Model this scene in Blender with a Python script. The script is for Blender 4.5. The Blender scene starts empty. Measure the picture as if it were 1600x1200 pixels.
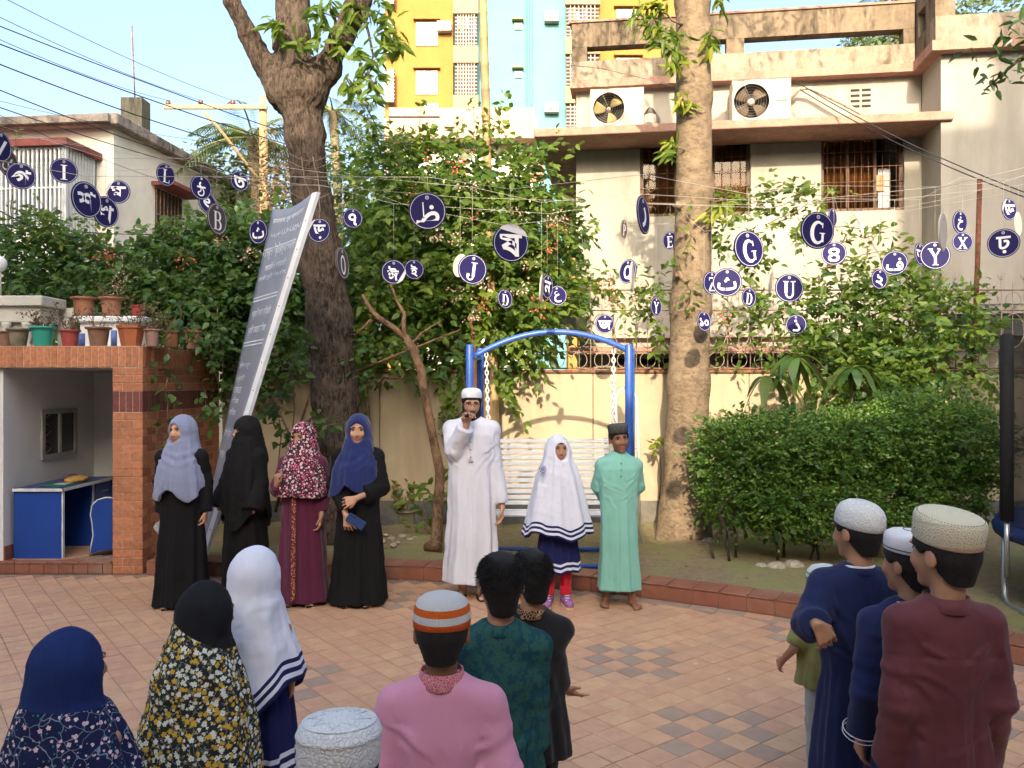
import bpy, bmesh, math, random
import numpy as np
from mathutils import Vector, Matrix, Euler
R = math.radians
PI = math.pi
scene = bpy.context.scene
COL = scene.collection
random.seed(7)
# ------------------------------------------------------------------ camera
CAMZ, F = 1.75, 1280.0
cam_d = bpy.data.cameras.new('camera'); cam_d.sensor_width = 36; cam_d.lens = F * 36 / 1600
cam_d.clip_start = 0.05; cam_d.clip_end = 600
cam = bpy.data.objects.new('camera', cam_d); COL.objects.link(cam)
cam.location = (0, 0, CAMZ); cam.rotation_euler = (R(90), 0, 0)
scene.camera = cam
# ------------------------------------------------------------------ light
SUN_DIR = Vector((0.10, 1.0, -0.445)).normalized()
w = bpy.data.worlds.new('World'); scene.world = w; w.use_nodes = True
nt = w.node_tree; bg = nt.nodes['Background']
sky = nt.nodes.new('ShaderNodeTexSky'); sky.sky_type = 'NISHITA'; sky.sun_disc = False
sky.sun_elevation = R(24); sky.sun_rotation = R(180 + 5.7); sky.air_density = 1.0; sky.dust_density = 9.0; sky.ozone_density = 1.8
nt.links.new(sky.outputs[0], bg.inputs[0]); bg.inputs[1].default_value = 0.15
sl = bpy.data.lights.new('sun', 'SUN'); sl.energy = 2.0; sl.angle = R(0.5); sl.color = (1.0, 0.81, 0.58)
sun = bpy.data.objects.new('sun', sl); COL.objects.link(sun)
sun.rotation_euler = SUN_DIR.to_track_quat('-Z', 'Y').to_euler()
scene.view_settings.view_transform = 'Standard'; scene.view_settings.look = 'None'
scene.view_settings.exposure = 2.08; scene.view_settings.gamma = 1.0
scene.view_settings.use_curve_mapping = False
scene.cycles.max_bounces = 8; scene.cycles.diffuse_bounces = 4; scene.cycles.transparent_max_bounces = 12

def P(px, py, d):
    """pixel of the 1600x1200 photograph + distance -> world point"""
    return Vector(((px - 800) * d / F, d, CAMZ + (600 - py) * d / F))
def pj(v):
    return (800 + v[0] / v[1] * F, 600 - (v[2] - CAMZ) / v[1] * F)
# ------------------------------------------------------------------ objects
def tag(o, label=None, cat=None, group=None, kind=None):
    if label: o['label'] = label
    if cat: o['category'] = cat
    if group: o['group'] = group
    if kind: o['kind'] = kind
    return o
def empty(name, loc=(0, 0, 0), rz=0.0, label=None, cat=None, group=None):
    o = bpy.data.objects.new(name, None); COL.objects.link(o)
    o.empty_display_size = 0.1
    o.location = loc; o.rotation_euler = (0, 0, rz)
    return tag(o, label, cat, group)
def mobj(name, me, mat=None, parent=None, world=True):
    o = bpy.data.objects.new(name, me); COL.objects.link(o)
    if mat is not None and len(me.materials) == 0: me.materials.append(mat)
    if parent is not None:
        o.parent = parent
        if world:
            top = parent; m = Matrix()
            chain = []
            while top is not None:
                chain.append(top); top = top.parent
            for t in reversed(chain):
                m = m @ t.matrix_parent_inverse @ Matrix.LocRotScale(t.location, t.rotation_euler, t.scale)
            o.matrix_parent_inverse = m.inverted()
    return o
def mesh_np(name, v, faces, smooth=False, mats=None):
    """faces: ndarray (n,3) or (n,4), or list of lists"""
    me = bpy.data.meshes.new(name)
    v = np.asarray(v, dtype=np.float32)
    if isinstance(faces, np.ndarray):
        n, k = faces.shape
        me.vertices.add(len(v)); me.vertices.foreach_set('co', v.ravel())
        me.loops.add(n * k); me.polygons.add(n)
        me.loops.foreach_set('vertex_index', faces.astype(np.int32).ravel())
        me.polygons.foreach_set('loop_start', np.arange(0, n * k, k, dtype=np.int32))
        me.polygons.foreach_set('loop_total', np.full(n, k, dtype=np.int32))
        me.polygons.foreach_set('use_smooth', np.full(n, bool(smooth)))
        me.update(calc_edges=True); me.validate()
    else:
        me.from_pydata([tuple(x) for x in v], [], faces)
        if smooth: me.polygons.foreach_set('use_smooth', [True] * len(me.polygons))
        me.update()
    return me
class MB:
    """collects shapes into one mesh"""
    def __init__(s): s.v = []; s.f = []; s.sm = []; s.mi = []; s.cm = 0
    def add(s, v, f, smooth=False):
        b = len(s.v); s.v += [tuple(x) for x in v]
        for q in f: s.f.append([i + b for i in q]); s.sm.append(smooth); s.mi.append(s.cm)
    def box(s, x0, x1, y0, y1, z0, z1, M=None, bev=0.0):
        if bev > 0:
            v = []; b = bev
            # chamfered box: 24 verts
            def q(ax, sg):
                o = []
                lo = [x0, y0, z0]; hi = [x1, y1, z1]
                a, c = [(1, 2), (2, 0), (0, 1)][ax]
                for (i, j) in ((0, 0), (1, 0), (1, 1), (0, 1)):
                    p = [0, 0, 0]; p[ax] = hi[ax] if sg else lo[ax]
                    p[a] = (hi[a] - b) if i else (lo[a] + b); p[c] = (hi[c] - b) if j else (lo[c] + b)
                    o.append(tuple(p))
                return o
            bm = bmesh.new()
            for ax in range(3):
                for sg in (0, 1):
                    for p in q(ax, sg): bm.verts.new(p)
            r = bmesh.ops.convex_hull(bm, input=bm.verts)
            bmesh.ops.recalc_face_normals(bm, faces=bm.faces)
            bm.verts.index_update()
            vv = [Vector(x.co) for x in bm.verts]; ff = [[x.index for x in f.verts] for f in bm.faces]; bm.free()
        else:
            vv = [Vector((x, y, z)) for z in (z0, z1) for (x, y) in ((x0, y0), (x1, y0), (x1, y1), (x0, y1))]
            ff = [[3, 2, 1, 0], [4, 5, 6, 7], [0, 1, 5, 4], [1, 2, 6, 5], [2, 3, 7, 6], [3, 0, 4, 7]]
        if M is not None: vv = [M @ x for x in vv]
        s.add(vv, ff); return s
    def tube(s, pts, r, n=8, cap=True, closed=False, smooth=True):
        pts = [Vector(p) for p in pts]; k = len(pts)
        rr = r if isinstance(r, (list, tuple)) else [r] * k
        up = None; v = []
        for i, p in enumerate(pts):
            if closed: t = (pts[(i + 1) % k] - pts[i - 1])
            else: t = pts[min(i + 1, k - 1)] - pts[max(i - 1, 0)]
            if t.length < 1e-9: t = Vector((0, 0, 1))
            t.normalize()
            if up is None:
                up = Vector((0, 0, 1)) if abs(t.z) < .9 else Vector((0, 1, 0))
            a = up - t * up.dot(t)
            if a.length < 1e-4: a = t.orthogonal()
            a.normalize(); up = a; b = t.cross(a)
            for j in range(n):
                an = 2 * PI * j / n
                v.append(p + (a * math.cos(an) + b * math.sin(an)) * rr[i])
        f = []
        for i in range(k if closed else k - 1):
            i2 = (i + 1) % k
            for j in range(n):
                f.append([i * n + j, i * n + (j + 1) % n, i2 * n + (j + 1) % n, i2 * n + j])
        if cap and not closed:
            f.append(list(range(n - 1, -1, -1))); f.append([(k - 1) * n + j for j in range(n)])
        s.add(v, f, smooth); return s
    def lathe(s, prof, n=24, M=None, smooth=True, sx=1, sy=1, ring=False):
        v = []; f = []
        if ring: prof = list(prof) + [prof[0]]
        for (r, z) in prof:
            for j in range(n):
                a = 2 * PI * j / n; v.append(Vector((r * math.cos(a) * sx, r * math.sin(a) * sy, z)))
        for i in range(len(prof) - 1):
            for j in range(n):
                f.append([i * n + j, i * n + (j + 1) % n, (i + 1) * n + (j + 1) % n, (i + 1) * n + j])
        if not ring and prof[0][0] > 1e-6: f.append(list(range(n - 1, -1, -1)))
        if not ring and prof[-1][0] > 1e-6: f.append([(len(prof) - 1) * n + j for j in range(n)])
        if M is not None: v = [M @ x for x in v]
        s.add(v, f, smooth); return s
    def prism(s, poly, y0, y1, M=None):
        """poly in (x,z), extruded along y"""
        n = len(poly); v = [Vector((x, y0, z)) for x, z in poly] + [Vector((x, y1, z)) for x, z in poly]
        f = [list(range(n)), list(range(2 * n - 1, n - 1, -1))]
        for i in range(n): f.append([i, i + n, (i + 1) % n + n, (i + 1) % n])
        if M is not None: v = [M @ x for x in v]
        s.add(v, f); return s
    def quad(s, a, b, c, d): s.add([a, b, c, d], [[0, 1, 2, 3]]); return s
    def ball(s, c, r, n=12, m=8, M=None):
        rx, ry, rz = r if isinstance(r, (tuple, list)) else (r, r, r)
        v = []; f = []
        for i in range(m + 1):
            t = PI * i / m
            for j in range(n):
                a = 2 * PI * j / n
                p = Vector((c[0] + rx * math.sin(t) * math.cos(a), c[1] + ry * math.sin(t) * math.sin(a), c[2] - rz * math.cos(t)))
                v.append(M @ p if M is not None else p)
        for i in range(m):
            for j in range(n): f.append([i * n + j, i * n + (j + 1) % n, (i + 1) * n + (j + 1) % n, (i + 1) * n + j])
        s.add(v, f, True); return s
    def mesh(s, name='m', mats=None):
        me = bpy.data.meshes.new(name); me.from_pydata(s.v, [], s.f)
        me.polygons.foreach_set('use_smooth', s.sm)
        if mats:
            for m in mats: me.materials.append(m)
            me.polygons.foreach_set('material_index', s.mi)
        me.update(); me.validate(); return me
    def build(s, name, mat, parent=None, world=True):
        return mobj(name, s.mesh(name), mat, parent, world)
# ------------------------------------------------------------------ materials
_mats = {}
def N(t, k, **kw):
    n = t.nodes.new(k)
    for a, b in kw.items(): setattr(n, a, b)
    return n
def mixc(t, fac, a, b, mode='MIX'):
    m = N(t, 'ShaderNodeMix', data_type='RGBA', blend_type=mode)
    for i, x in ((0, fac), (6, a), (7, b)):
        if isinstance(x, (int, float)): m.inputs[i].default_value = x
        elif isinstance(x, (tuple, list)): m.inputs[i].default_value = (*x[:3], 1)
        else: t.links.new(x, m.inputs[i])
    return m.outputs[2]
def ramp(t, src, stops, interp='LINEAR'):
    r = N(t, 'ShaderNodeValToRGB'); r.color_ramp.interpolation = interp
    e = r.color_ramp.elements
    while len(e) < len(stops): e.new(0.5)
    for x, (p, c) in zip(e, stops):
        x.position = p; x.color = (*(c if isinstance(c, (tuple, list)) else (c, c, c)), 1)
    t.links.new(src, r.inputs[0]); return r.outputs[0]
def noise(t, vec, scale, detail=4, rough=.55, dist=0.0):
    n = N(t, 'ShaderNodeTexNoise'); n.inputs['Scale'].default_value = scale
    n.inputs['Detail'].default_value = detail; n.inputs['Roughness'].default_value = rough; n.inputs['Distortion'].default_value = dist
    if vec is not None: t.links.new(vec, n.inputs['Vector'])
    return n.outputs[0]
def mapping(t, vec, scale=(1, 1, 1), rot=(0, 0, 0), loc=(0, 0, 0)):
    m = N(t, 'ShaderNodeMapping'); m.inputs['Scale'].default_value = scale; m.inputs['Rotation'].default_value = rot; m.inputs['Location'].default_value = loc
    t.links.new(vec, m.inputs[0]); return m.outputs[0]
def math_(t, op, a, b=None):
    m = N(t, 'ShaderNodeMath', operation=op)
    for i, x in ((0, a), (1, b)):
        if x is None: continue
        if isinstance(x, (int, float)): m.inputs[i].default_value = x
        else: t.links.new(x, m.inputs[i])
    return m.outputs[0]
def newmat(name):
    m = bpy.data.materials.new(name); m.use_nodes = True
    t = m.node_tree; b = t.nodes['Principled BSDF']
    tc = N(t, 'ShaderNodeTexCoord')
    return m, t, b, tc
def set_bump(t, b, h, strength, dist=.01):
    bp = N(t, 'ShaderNodeBump'); bp.inputs['Strength'].default_value = strength; bp.inputs['Distance'].default_value = dist
    t.links.new(h, bp.inputs['Height']); t.links.new(bp.outputs[0], b.inputs['Normal'])
def mat(name, col, rough=.75, var=.12, scale=6, bump=.0, bscale=40, metal=0.0, spec=.3, stain=None, stain_amt=.5, stain_scale=(1.5, 1.5, 1.5), per_obj=0.0, sheen=0.0):
    if name in _mats: return _mats[name]
    m, t, b, tc = newmat(name); o = tc.outputs['Object']
    n1 = noise(t, o, scale, 5)
    lo = tuple(max(0, c * (1 - var * 1.6)) for c in col); hi = tuple(min(1, c * (1 + var * 1.6)) for c in col)
    c = mixc(t, ramp(t, n1, [(.3, 0), (.7, 1)]), lo, hi)
    if stain:
        n2 = noise(t, mapping(t, o, stain_scale), 1.0, 8, .65)
        f = ramp(t, n2, [(.45, 0), (.68, stain_amt)])
        c = mixc(t, f, c, stain)
    if per_obj:
        oi = N(t, 'ShaderNodeObjectInfo')
        v = math_(t, 'ADD', math_(t, 'MULTIPLY', oi.outputs['Random'], 2 * per_obj), 1 - per_obj)
        hs = N(t, 'ShaderNodeHueSaturation'); t.links.new(v, hs.inputs['Value']); t.links.new(c, hs.inputs['Color']); c = hs.outputs[0]
    t.links.new(c, b.inputs['Base Color'])
    b.inputs['Roughness'].default_value = rough; b.inputs['Metallic'].default_value = metal
    b.inputs['Specular IOR Level'].default_value = spec
    if sheen: b.inputs['Sheen Weight'].default_value = sheen
    if bump: set_bump(t, b, noise(t, o, bscale, 4), bump, .01)
    _mats[name] = m; return m
def leafmat(name, cols, trans=.35, rough=.45):
    """cols: dark..light leaf colours, picked per leaf by the rnd attribute"""
    if name in _mats: return _mats[name]
    m, t, b, tc = newmat(name)
    at = N(t, 'ShaderNodeAttribute', attribute_name='rnd')
    c = ramp(t, at.outputs['Fac'], [(i / max(1, len(cols) - 1), k) for i, k in enumerate(cols)])
    t.links.new(c, b.inputs['Base Color']); b.inputs['Roughness'].default_value = rough; b.inputs['Specular IOR Level'].default_value = .35
    tr = N(t, 'ShaderNodeBsdfTranslucent'); c2 = mixc(t, .5, c, (.30, .42, .04)); t.links.new(c2, tr.inputs[0])
    mx = N(t, 'ShaderNodeMixShader'); mx.inputs[0].default_value = trans
    t.links.new(b.outputs[0], mx.inputs[1]); t.links.new(tr.outputs[0], mx.inputs[2])
    t.links.new(mx.outputs[0], t.nodes['Material Output'].inputs[0])
    _mats[name] = m; return m
def clothmat(name, col, rough=.85, weave=.25, var=.05, sheen=.15, fold=.35, fscale=7):
    if name in _mats: return _mats[name]
    m, t, b, tc = newmat(name); o = tc.outputs['Object']
    c = mixc(t, ramp(t, noise(t, o, 3, 3), [(.3, 0), (.7, 1)]), tuple(x * (1 - var) for x in col), tuple(min(1, x * (1 + var)) for x in col))
    t.links.new(c, b.inputs['Base Color']); b.inputs['Roughness'].default_value = rough
    b.inputs['Specular IOR Level'].default_value = .2; b.inputs['Sheen Weight'].default_value = sheen
    fine = noise(t, o, 420, 2); big = noise(t, mapping(t, o, (1.4, 1.4, .55)), fscale, 3, .5, 1.2)
    set_bump(t, b, math_(t, 'ADD', math_(t, 'MULTIPLY', fine, weave * .12), math_(t, 'MULTIPLY', big, fold * 1.5)), .55, .02)
    _mats[name] = m; return m
# ------------------------------------------------------------------ implicit surfaces
def smin(a, b, k):
    h = np.clip(.5 + .5 * (b - a) / k, 0, 1)
    return b * (1 - h) + a * h - k * h * (1 - h)
def smax(a, b, k): return -smin(-a, -b, k)
def rc(p, a, b, r1, r2):
    a = np.asarray(a, np.float32); b = np.asarray(b, np.float32)
    ab = b - a; pa = p - a; h = np.clip(pa @ ab / max(1e-9, float(ab @ ab)), 0, 1)
    return np.linalg.norm(pa - h[:, None] * ab, axis=1) - (r1 + (r2 - r1) * h)
def ell(p, c, r):
    q = p - np.asarray(c, np.float32); r = np.asarray(r, np.float32)
    k0 = np.linalg.norm(q / r, axis=1); k1 = np.linalg.norm(q / (r * r), axis=1)
    return k0 * (k0 - 1) / np.maximum(k1, 1e-6)
def wob(p, s, seed=0):
    """cheap smooth noise in -1..1"""
    r = np.random.RandomState(seed); o = np.zeros(len(p), np.float32)
    for i in range(6):
        k = r.normal(size=3) * s * (1 + .45 * i); o += np.sin(p @ k.astype(np.float32) + r.uniform(0, 6.28)) / (1 + .35 * i)
    return o / 3.0
def sdf_mesh(name, f, lo, hi, h, smooth=True):
    lo = np.asarray(lo, float); hi = np.asarray(hi, float); B = 6
    nb = np.ceil((hi - lo) / (h * B)).astype(int) + 1; n = nb * B
    ctr = [lo[i] + (np.arange(nb[i]) * B + (B - 1) / 2) * h for i in range(3)]
    C = np.stack(np.meshgrid(*ctr, indexing='ij'), -1).reshape(-1, 3).astype(np.float32)
    dc = f(C)
    D = np.repeat(np.repeat(np.repeat(dc.reshape(nb), B, 0), B, 1), B, 2).astype(np.float32)
    keep = np.where(np.abs(dc) < B * h * .87 * 1.6 + .02)[0]
    bi = np.stack(np.unravel_index(keep, nb), -1) * B
    loc = np.stack(np.meshgrid(*[np.arange(B)] * 3, indexing='ij'), -1).reshape(-1, 3)
    for s in range(0, len(bi), 1500):
        ii = (bi[s:s + 1500, None, :] + loc[None]).reshape(-1, 3)
        D[ii[:, 0], ii[:, 1], ii[:, 2]] = f((lo + ii * h).astype(np.float32))
    S = D < 0
    cs = np.zeros(n - 1, np.int8)
    offs = [(x, y, z) for x in (0, 1) for y in (0, 1) for z in (0, 1)]
    for (x, y, z) in offs: cs += S[x:n[0] - 1 + x, y:n[1] - 1 + y, z:n[2] - 1 + z]
    act = np.argwhere((cs > 0) & (cs < 8))
    idx = np.full(n - 1, -1, np.int32); idx[act[:, 0], act[:, 1], act[:, 2]] = np.arange(len(act))
    acc = np.zeros((len(act), 3)); cnt = np.zeros(len(act))
    for a in range(8):
        for ax in range(3):
            oa = np.array(offs[a])
            if oa[ax]: continue
            ob = oa.copy(); ob[ax] = 1
            da = D[tuple((act + oa).T)]; db = D[tuple((act + ob).T)]
            m = (da < 0) != (db < 0)
            t = np.where(m, da / np.where(m, da - db, 1), 0)
            p = oa[None] + t[:, None] * (ob - oa)[None]
            acc[m] += p[m]; cnt[m] += 1
    V = lo + (act + acc / np.maximum(cnt, 1)[:, None]) * h
    Q = []
    for ax in range(3):
        a1, a2 = [(1, 2), (2, 0), (0, 1)][ax]
        sl0 = [slice(1, -1)] * 3; sl1 = [slice(1, -1)] * 3
        sl0[ax] = slice(0, -1); sl1[ax] = slice(1, None)
        s0 = S[tuple(sl0)]; s1 = S[tuple(sl1)]
        e = np.argwhere(s0 != s1); off = np.ones(3, int); off[ax] = 0
        g = e + off; ins = s0[tuple(e.T)]
        d1 = np.zeros(3, int); d1[a1] = 1; d2 = np.zeros(3, int); d2[a2] = 1
        q = np.stack([idx[tuple((g - d1 - d2).T)], idx[tuple((g - d2).T)], idx[tuple(g.T)], idx[tuple((g - d1).T)]], -1)
        q[~ins] = q[~ins][:, ::-1]; Q.append(q)
    Q = np.concatenate(Q)
    Q = Q[(Q >= 0).all(1)]
    return mesh_np(name, V, Q, smooth)
# ------------------------------------------------------------------ foliage
def unit(a): return a / np.maximum(np.linalg.norm(a, axis=-1, keepdims=True), 1e-9)
def leaf_mesh(name, base, d, nrm, L, W, rng, fine=True, rnd=None, curl=.15):
    """one mesh of many leaves. base (n,3), d leaf direction, nrm leaf normal, L length, W width (arrays)"""
    n = len(base); d = unit(d); s = unit(np.cross(d, nrm)); u = np.cross(s, d)
    L = np.broadcast_to(L, (n,))[:, None]; W = np.broadcast_to(W, (n,))[:, None]
    if fine:
        T = [(0, 0, 0), (.3, .46, .04), (.3, -.46, .04), (.3, 0, -.04), (.68, .36, .0), (.68, -.36, .0), (.68, 0, -.07), (1, 0, -.16)]
        tri = np.array([[0, 3, 1], [0, 2, 3], [1, 3, 6], [1, 6, 4], [3, 2, 5], [3, 5, 6], [4, 6, 7], [6, 5, 7]])
    else:
        T = [(0, 0, 0), (.45, .5, .06), (.45, -.5, .06), (1, 0, -.1)]
        tri = np.array([[0, 2, 1], [1, 2, 3]])
    k = len(T)
    V = np.stack([base + d * L * a + s * W * b + u * L * c * (curl / .15) for a, b, c in T], 1).reshape(-1, 3)
    Fc = (tri[None] + (np.arange(n) * k)[:, None, None]).reshape(-1, 3)
    me = mesh_np(name, V, Fc, smooth=True)
    if rnd is None: rnd = rng.uniform(0, 1, n)
    at = me.attributes.new('rnd', 'FLOAT', 'POINT'); at.data.foreach_set('value', np.repeat(rnd, k).astype(np.float32))
    return me
def sprigs(rng, org, dr, nleaf, slen, L, W, droop=.25, updir=.6):
    """leafy shoots: returns base,d,n,L,W,rnd arrays"""
    n = len(org); dr = unit(dr); B = []; D = []; Nn = []; LL = []; WW = []; RR = []
    r0 = rng.uniform(0, 1, n)
    for i in range(nleaf):
        t = (i + .6) / nleaf
        pos = org + dr * (t * slen)[:, None]; pos[:, 2] -= droop * slen * t * t
        up = np.array([0, 0, 1.0]) + rng.normal(0, .35, (n, 3)); side = unit(np.cross(dr, up)) * (1 if i % 2 else -1)
        ld = unit(dr * rng.uniform(.3, .9, (n, 1)) + side * rng.uniform(.6, 1.1, (n, 1)) + rng.normal(0, .25, (n, 3)) + np.array([0, 0, -droop]))
        nm = unit(np.array([0, -.35, updir]) + rng.normal(0, .45, (n, 3)))
        B.append(pos + rng.normal(0, .012, (n, 3))); D.append(ld); Nn.append(nm)
        sc = rng.uniform(.65, 1.2, n); LL.append(L * sc); WW.append(W * sc)
        RR.append(np.clip(r0 * .6 + rng.uniform(0, .4, n), 0, 1))
    return [np.concatenate(x) for x in (B, D, Nn, LL, WW, RR)]
def in_blobs(rng, blobs, n, shell=.55):
    """points in a union of ellipsoids (cx,cy,cz,rx,ry,rz,weight), nearer the surface; also outward dirs"""
    w_ = np.array([b[6] if len(b) > 6 else b[3] * b[4] * b[5] for b in blobs]); w_ = w_ / w_.sum()
    k = rng.choice(len(blobs), n, p=w_); bl = np.array([b[:6] for b in blobs])[k]
    d = unit(rng.normal(size=(n, 3))); r = rng.uniform(shell ** 3, 1, n) ** (1 / 3)
    return bl[:, :3] + d * bl[:, 3:6] * r[:, None], unit(d / np.maximum(bl[:, 3:6], .05))
# ================================================================== setting
rng = np.random.RandomState(11)
# kerb line: inner edge of the paved court, from photo points on the ground
KX = [-9.0, -4.7, -3.68, -3.2, -1.03, .44, 1.10, 2.14, 3.18, 4.6, 6.5]
KY = [7.54, 7.54, 7.54, 7.5, 7.34, 7.02, 6.69, 6.09, 5.09, 3.4, 1.0]
def ker_y(x): return np.interp(x, KX, KY)
def tilemat(name, col, per=.055):
    m, t, b, tc = newmat(name); o = N(t, 'ShaderNodeNewGeometry').outputs['Position']
    c = mixc(t, ramp(t, noise(t, o, 11, 6, .65), [(.3, 0), (.72, 1)]), tuple(x * .86 for x in col), tuple(min(1, x * 1.12) for x in col))
    oi = N(t, 'ShaderNodeAttribute', attribute_name='rnd'); ri = N(t, 'ShaderNodeObjectInfo')
    rr = math_(t, 'FRACT', math_(t, 'ADD', oi.outputs['Fac'], ri.outputs['Random']))
    hs = N(t, 'ShaderNodeHueSaturation'); t.links.new(math_(t, 'ADD', math_(t, 'MULTIPLY', rr, 2 * per), 1 - per), hs.inputs['Value'])
    t.links.new(math_(t, 'ADD', math_(t, 'MULTIPLY', rr, .014), .493), hs.inputs['Hue'])
    t.links.new(c, hs.inputs['Color'])
    dirt = ramp(t, noise(t, mapping(t, o, (1, 1, 1)), 2.3, 6, .6), [(.5, 0), (.75, .5)])
    c = mixc(t, dirt, hs.outputs[0], (.36, .27, .20)); c = mixc(t, ramp(t, noise(t, o, .9, 7, .62, .5), [(.48, 0), (.66, .28)]), c, tuple(x * .62 for x in col)); t.links.new(c, b.inputs['Base Color'])
    t.links.new(ramp(t, noise(t, o, 5, 4), [(.3, .42), (.7, .62)]), b.inputs['Roughness']); b.inputs['Specular IOR Level'].default_value = .4
    set_bump(t, b, noise(t, o, 55, 5), .25, .004); return m
tile_a = tilemat('terracotta_tile', (.53, .31, .19), .05); tile_b = tilemat('slate_tile', (.33, .235, .18), .06)
grout = mat('grout', (.27, .185, .135), rough=.9, var=.2, scale=20, bump=.4)
fl = MB(); fl.quad((-30, -25, -.005), (30, -25, -.005), (30, 40, -.005), (-30, 40, -.005))
floor_o = tag(fl.build('courtyard', grout), kind='structure')
def tiles():
    TS = .1445; ta = np.array((.793, .609)); tb = np.array((-.609, .793)); g = .0045
    org = np.array((P(1052, 1127, 4.25).x, 4.25))
    groups = {(i, j) for (ci, cj) in ((0, 0), (3, 3), (6, -3)) for i in range(ci, ci + 1) for j in [cj]}
    def dark(i, j):
        # 3 x 3 chequers of slate laid on the diagonal, repeated over the court
        u, v = i - j, i + j
        if (u % 2) or (v % 2): return False
        u //= 2; v //= 2
        for (u0, v0) in ((0, -2), (-2, 3), (-7, 4), (4, 7), (-12, 0), (-4, -7), (8, 0), (-10, 9), (-16, 8)):
            if u0 <= u < u0 + 3 and v0 <= v < v0 + 3: return True
        return False
    L = []
    for i in range(-75, 60):
        for j in range(-60, 75):
            c = org + ta * TS * (i + .5) + tb * TS * (j + .5)
            if not (-7 < c[0] < 6.2 and .3 < c[1] < 7.8): continue
            cs = [c + (ta * a + tb * b) * (TS - g) / 2 for a, b in ((-1, -1), (1, -1), (1, 1), (-1, 1))]
            if any(q[1] > ker_y(q[0]) - .02 for q in cs): continue
            vis = c[1] > 3.0 and all(0 < pj((q[0], q[1], 0))[0] < 1600 and pj((q[0], q[1], 0))[1] < 1200 for q in cs)
            # tiles hidden behind the front row and foreground children rank last
            L.append((c[1] if vis else 99 + abs(c[1]), c, dark(i, j)))
    L.sort(key=lambda t: t[0])
    h = (TS - g) / 2; an = math.atan2(ta[1], ta[0])
    b = MB(); b.box(-h, h, -h, h, -.02, 0, None, .0016); mA = b.mesh('tile', [tile_a]); mB = b.mesh('tile', [tile_b])
    r = random.Random(3)
    for (_, c, dk) in L[:300]:
        o = mobj('floor_tile', mB if dk else mA, None, floor_o); o.location = (c[0], c[1], r.uniform(-.0012, .0012)); o.rotation_euler = (r.gauss(0, .003), r.gauss(0, .003), an)
    for dk in (False, True):
        V = []; Fq = []; rn = []; ca, sa = math.cos(an), math.sin(an); k = 0
        for (_, c, d_) in L[300:]:
            if d_ != dk: continue
            zz = r.uniform(-.0012, .0012); q = r.random()
            for (x, y, z) in ((-h, -h, -.012), (h, -h, -.012), (h, h, -.012), (-h, h, -.012)): V.append((c[0] + ca * x - sa * y, c[1] + sa * x + ca * y, zz + z)); rn.append(q)
            hh = h - .0016
            for (x, y, z) in ((-hh, -hh, 0), (hh, -hh, 0), (hh, hh, 0), (-hh, hh, 0)): V.append((c[0] + ca * x - sa * y, c[1] + sa * x + ca * y, zz + z)); rn.append(q)
            Fq += [[k + 4, k + 5, k + 6, k + 7]] + [[k + i, k + (i + 1) % 4, k + (i + 1) % 4 + 4, k + i + 4] for i in range(4)]; k += 8
        me = mesh_np('tiles', V, np.array(Fq)); at = me.attributes.new('rnd', 'FLOAT', 'POINT'); at.data.foreach_set('value', np.array(rn, np.float32))
        tag(mobj('floor_tiles', me, tile_b if dk else tile_a, floor_o), kind='stuff')
tiles()
# ---- kerb of brick-red blocks, following the curve
kerb_mat = tilemat('kerb_red', (.26, .10, .062), .14)
def kerb():
    base = MB()
    xs = np.linspace(-3.35, 5.6, 80); pts = np.stack([xs, ker_y(xs)], 1)
    # smooth the polyline
    for _ in range(6): pts[1:-1] = (pts[:-2] + 2 * pts[1:-1] + pts[2:]) / 4
    seg = np.linalg.norm(np.diff(pts, axis=0), axis=1); s = np.concatenate([[0], np.cumsum(seg)]); n = int(s[-1] / .215)
    at = lambda q: np.array([np.interp(q, s, pts[:, 0]), np.interp(q, s, pts[:, 1])])
    root = tag(empty('kerb', (0, 7, 0)), kind='structure')
    core = MB(); r = random.Random(5)
    for i in range(n):
        a, b = at(i * .215), at((i + 1) * .215); t = (b - a) / np.linalg.norm(b - a); nn = np.array([-t[1], t[0]])
        c = (a + b) / 2; M = Matrix.Translation((c[0], c[1], 0)) @ Matrix.Rotation(math.atan2(t[1], t[0]), 4, 'Z')
        core.box(-.112, .112, .008, .262, -.01, .118, M)
        # front face slab and top slab
        k = MB(); k.box(-.1045, .1045, 0, .012, .002, .112 + r.uniform(-.002, .002), M, .003); k.build('kerb_block', kerb_mat, root)
        k = MB(); k.box(-.1045, .1045, -.004, .27, .1165, .13 + r.uniform(-.002, .002), M, .004); k.build('kerb_cap', kerb_mat, root)
        if i > n * .38:
            k = MB(); k.box(-.1045, .1045, -.13, -.006, -.008, .003, M, .0015); k.build('edge_tile', tile_b if i % 5 else tile_a, root)
    core.build('kerb_core', grout, root)
    return pts
KP = kerb()
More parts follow.
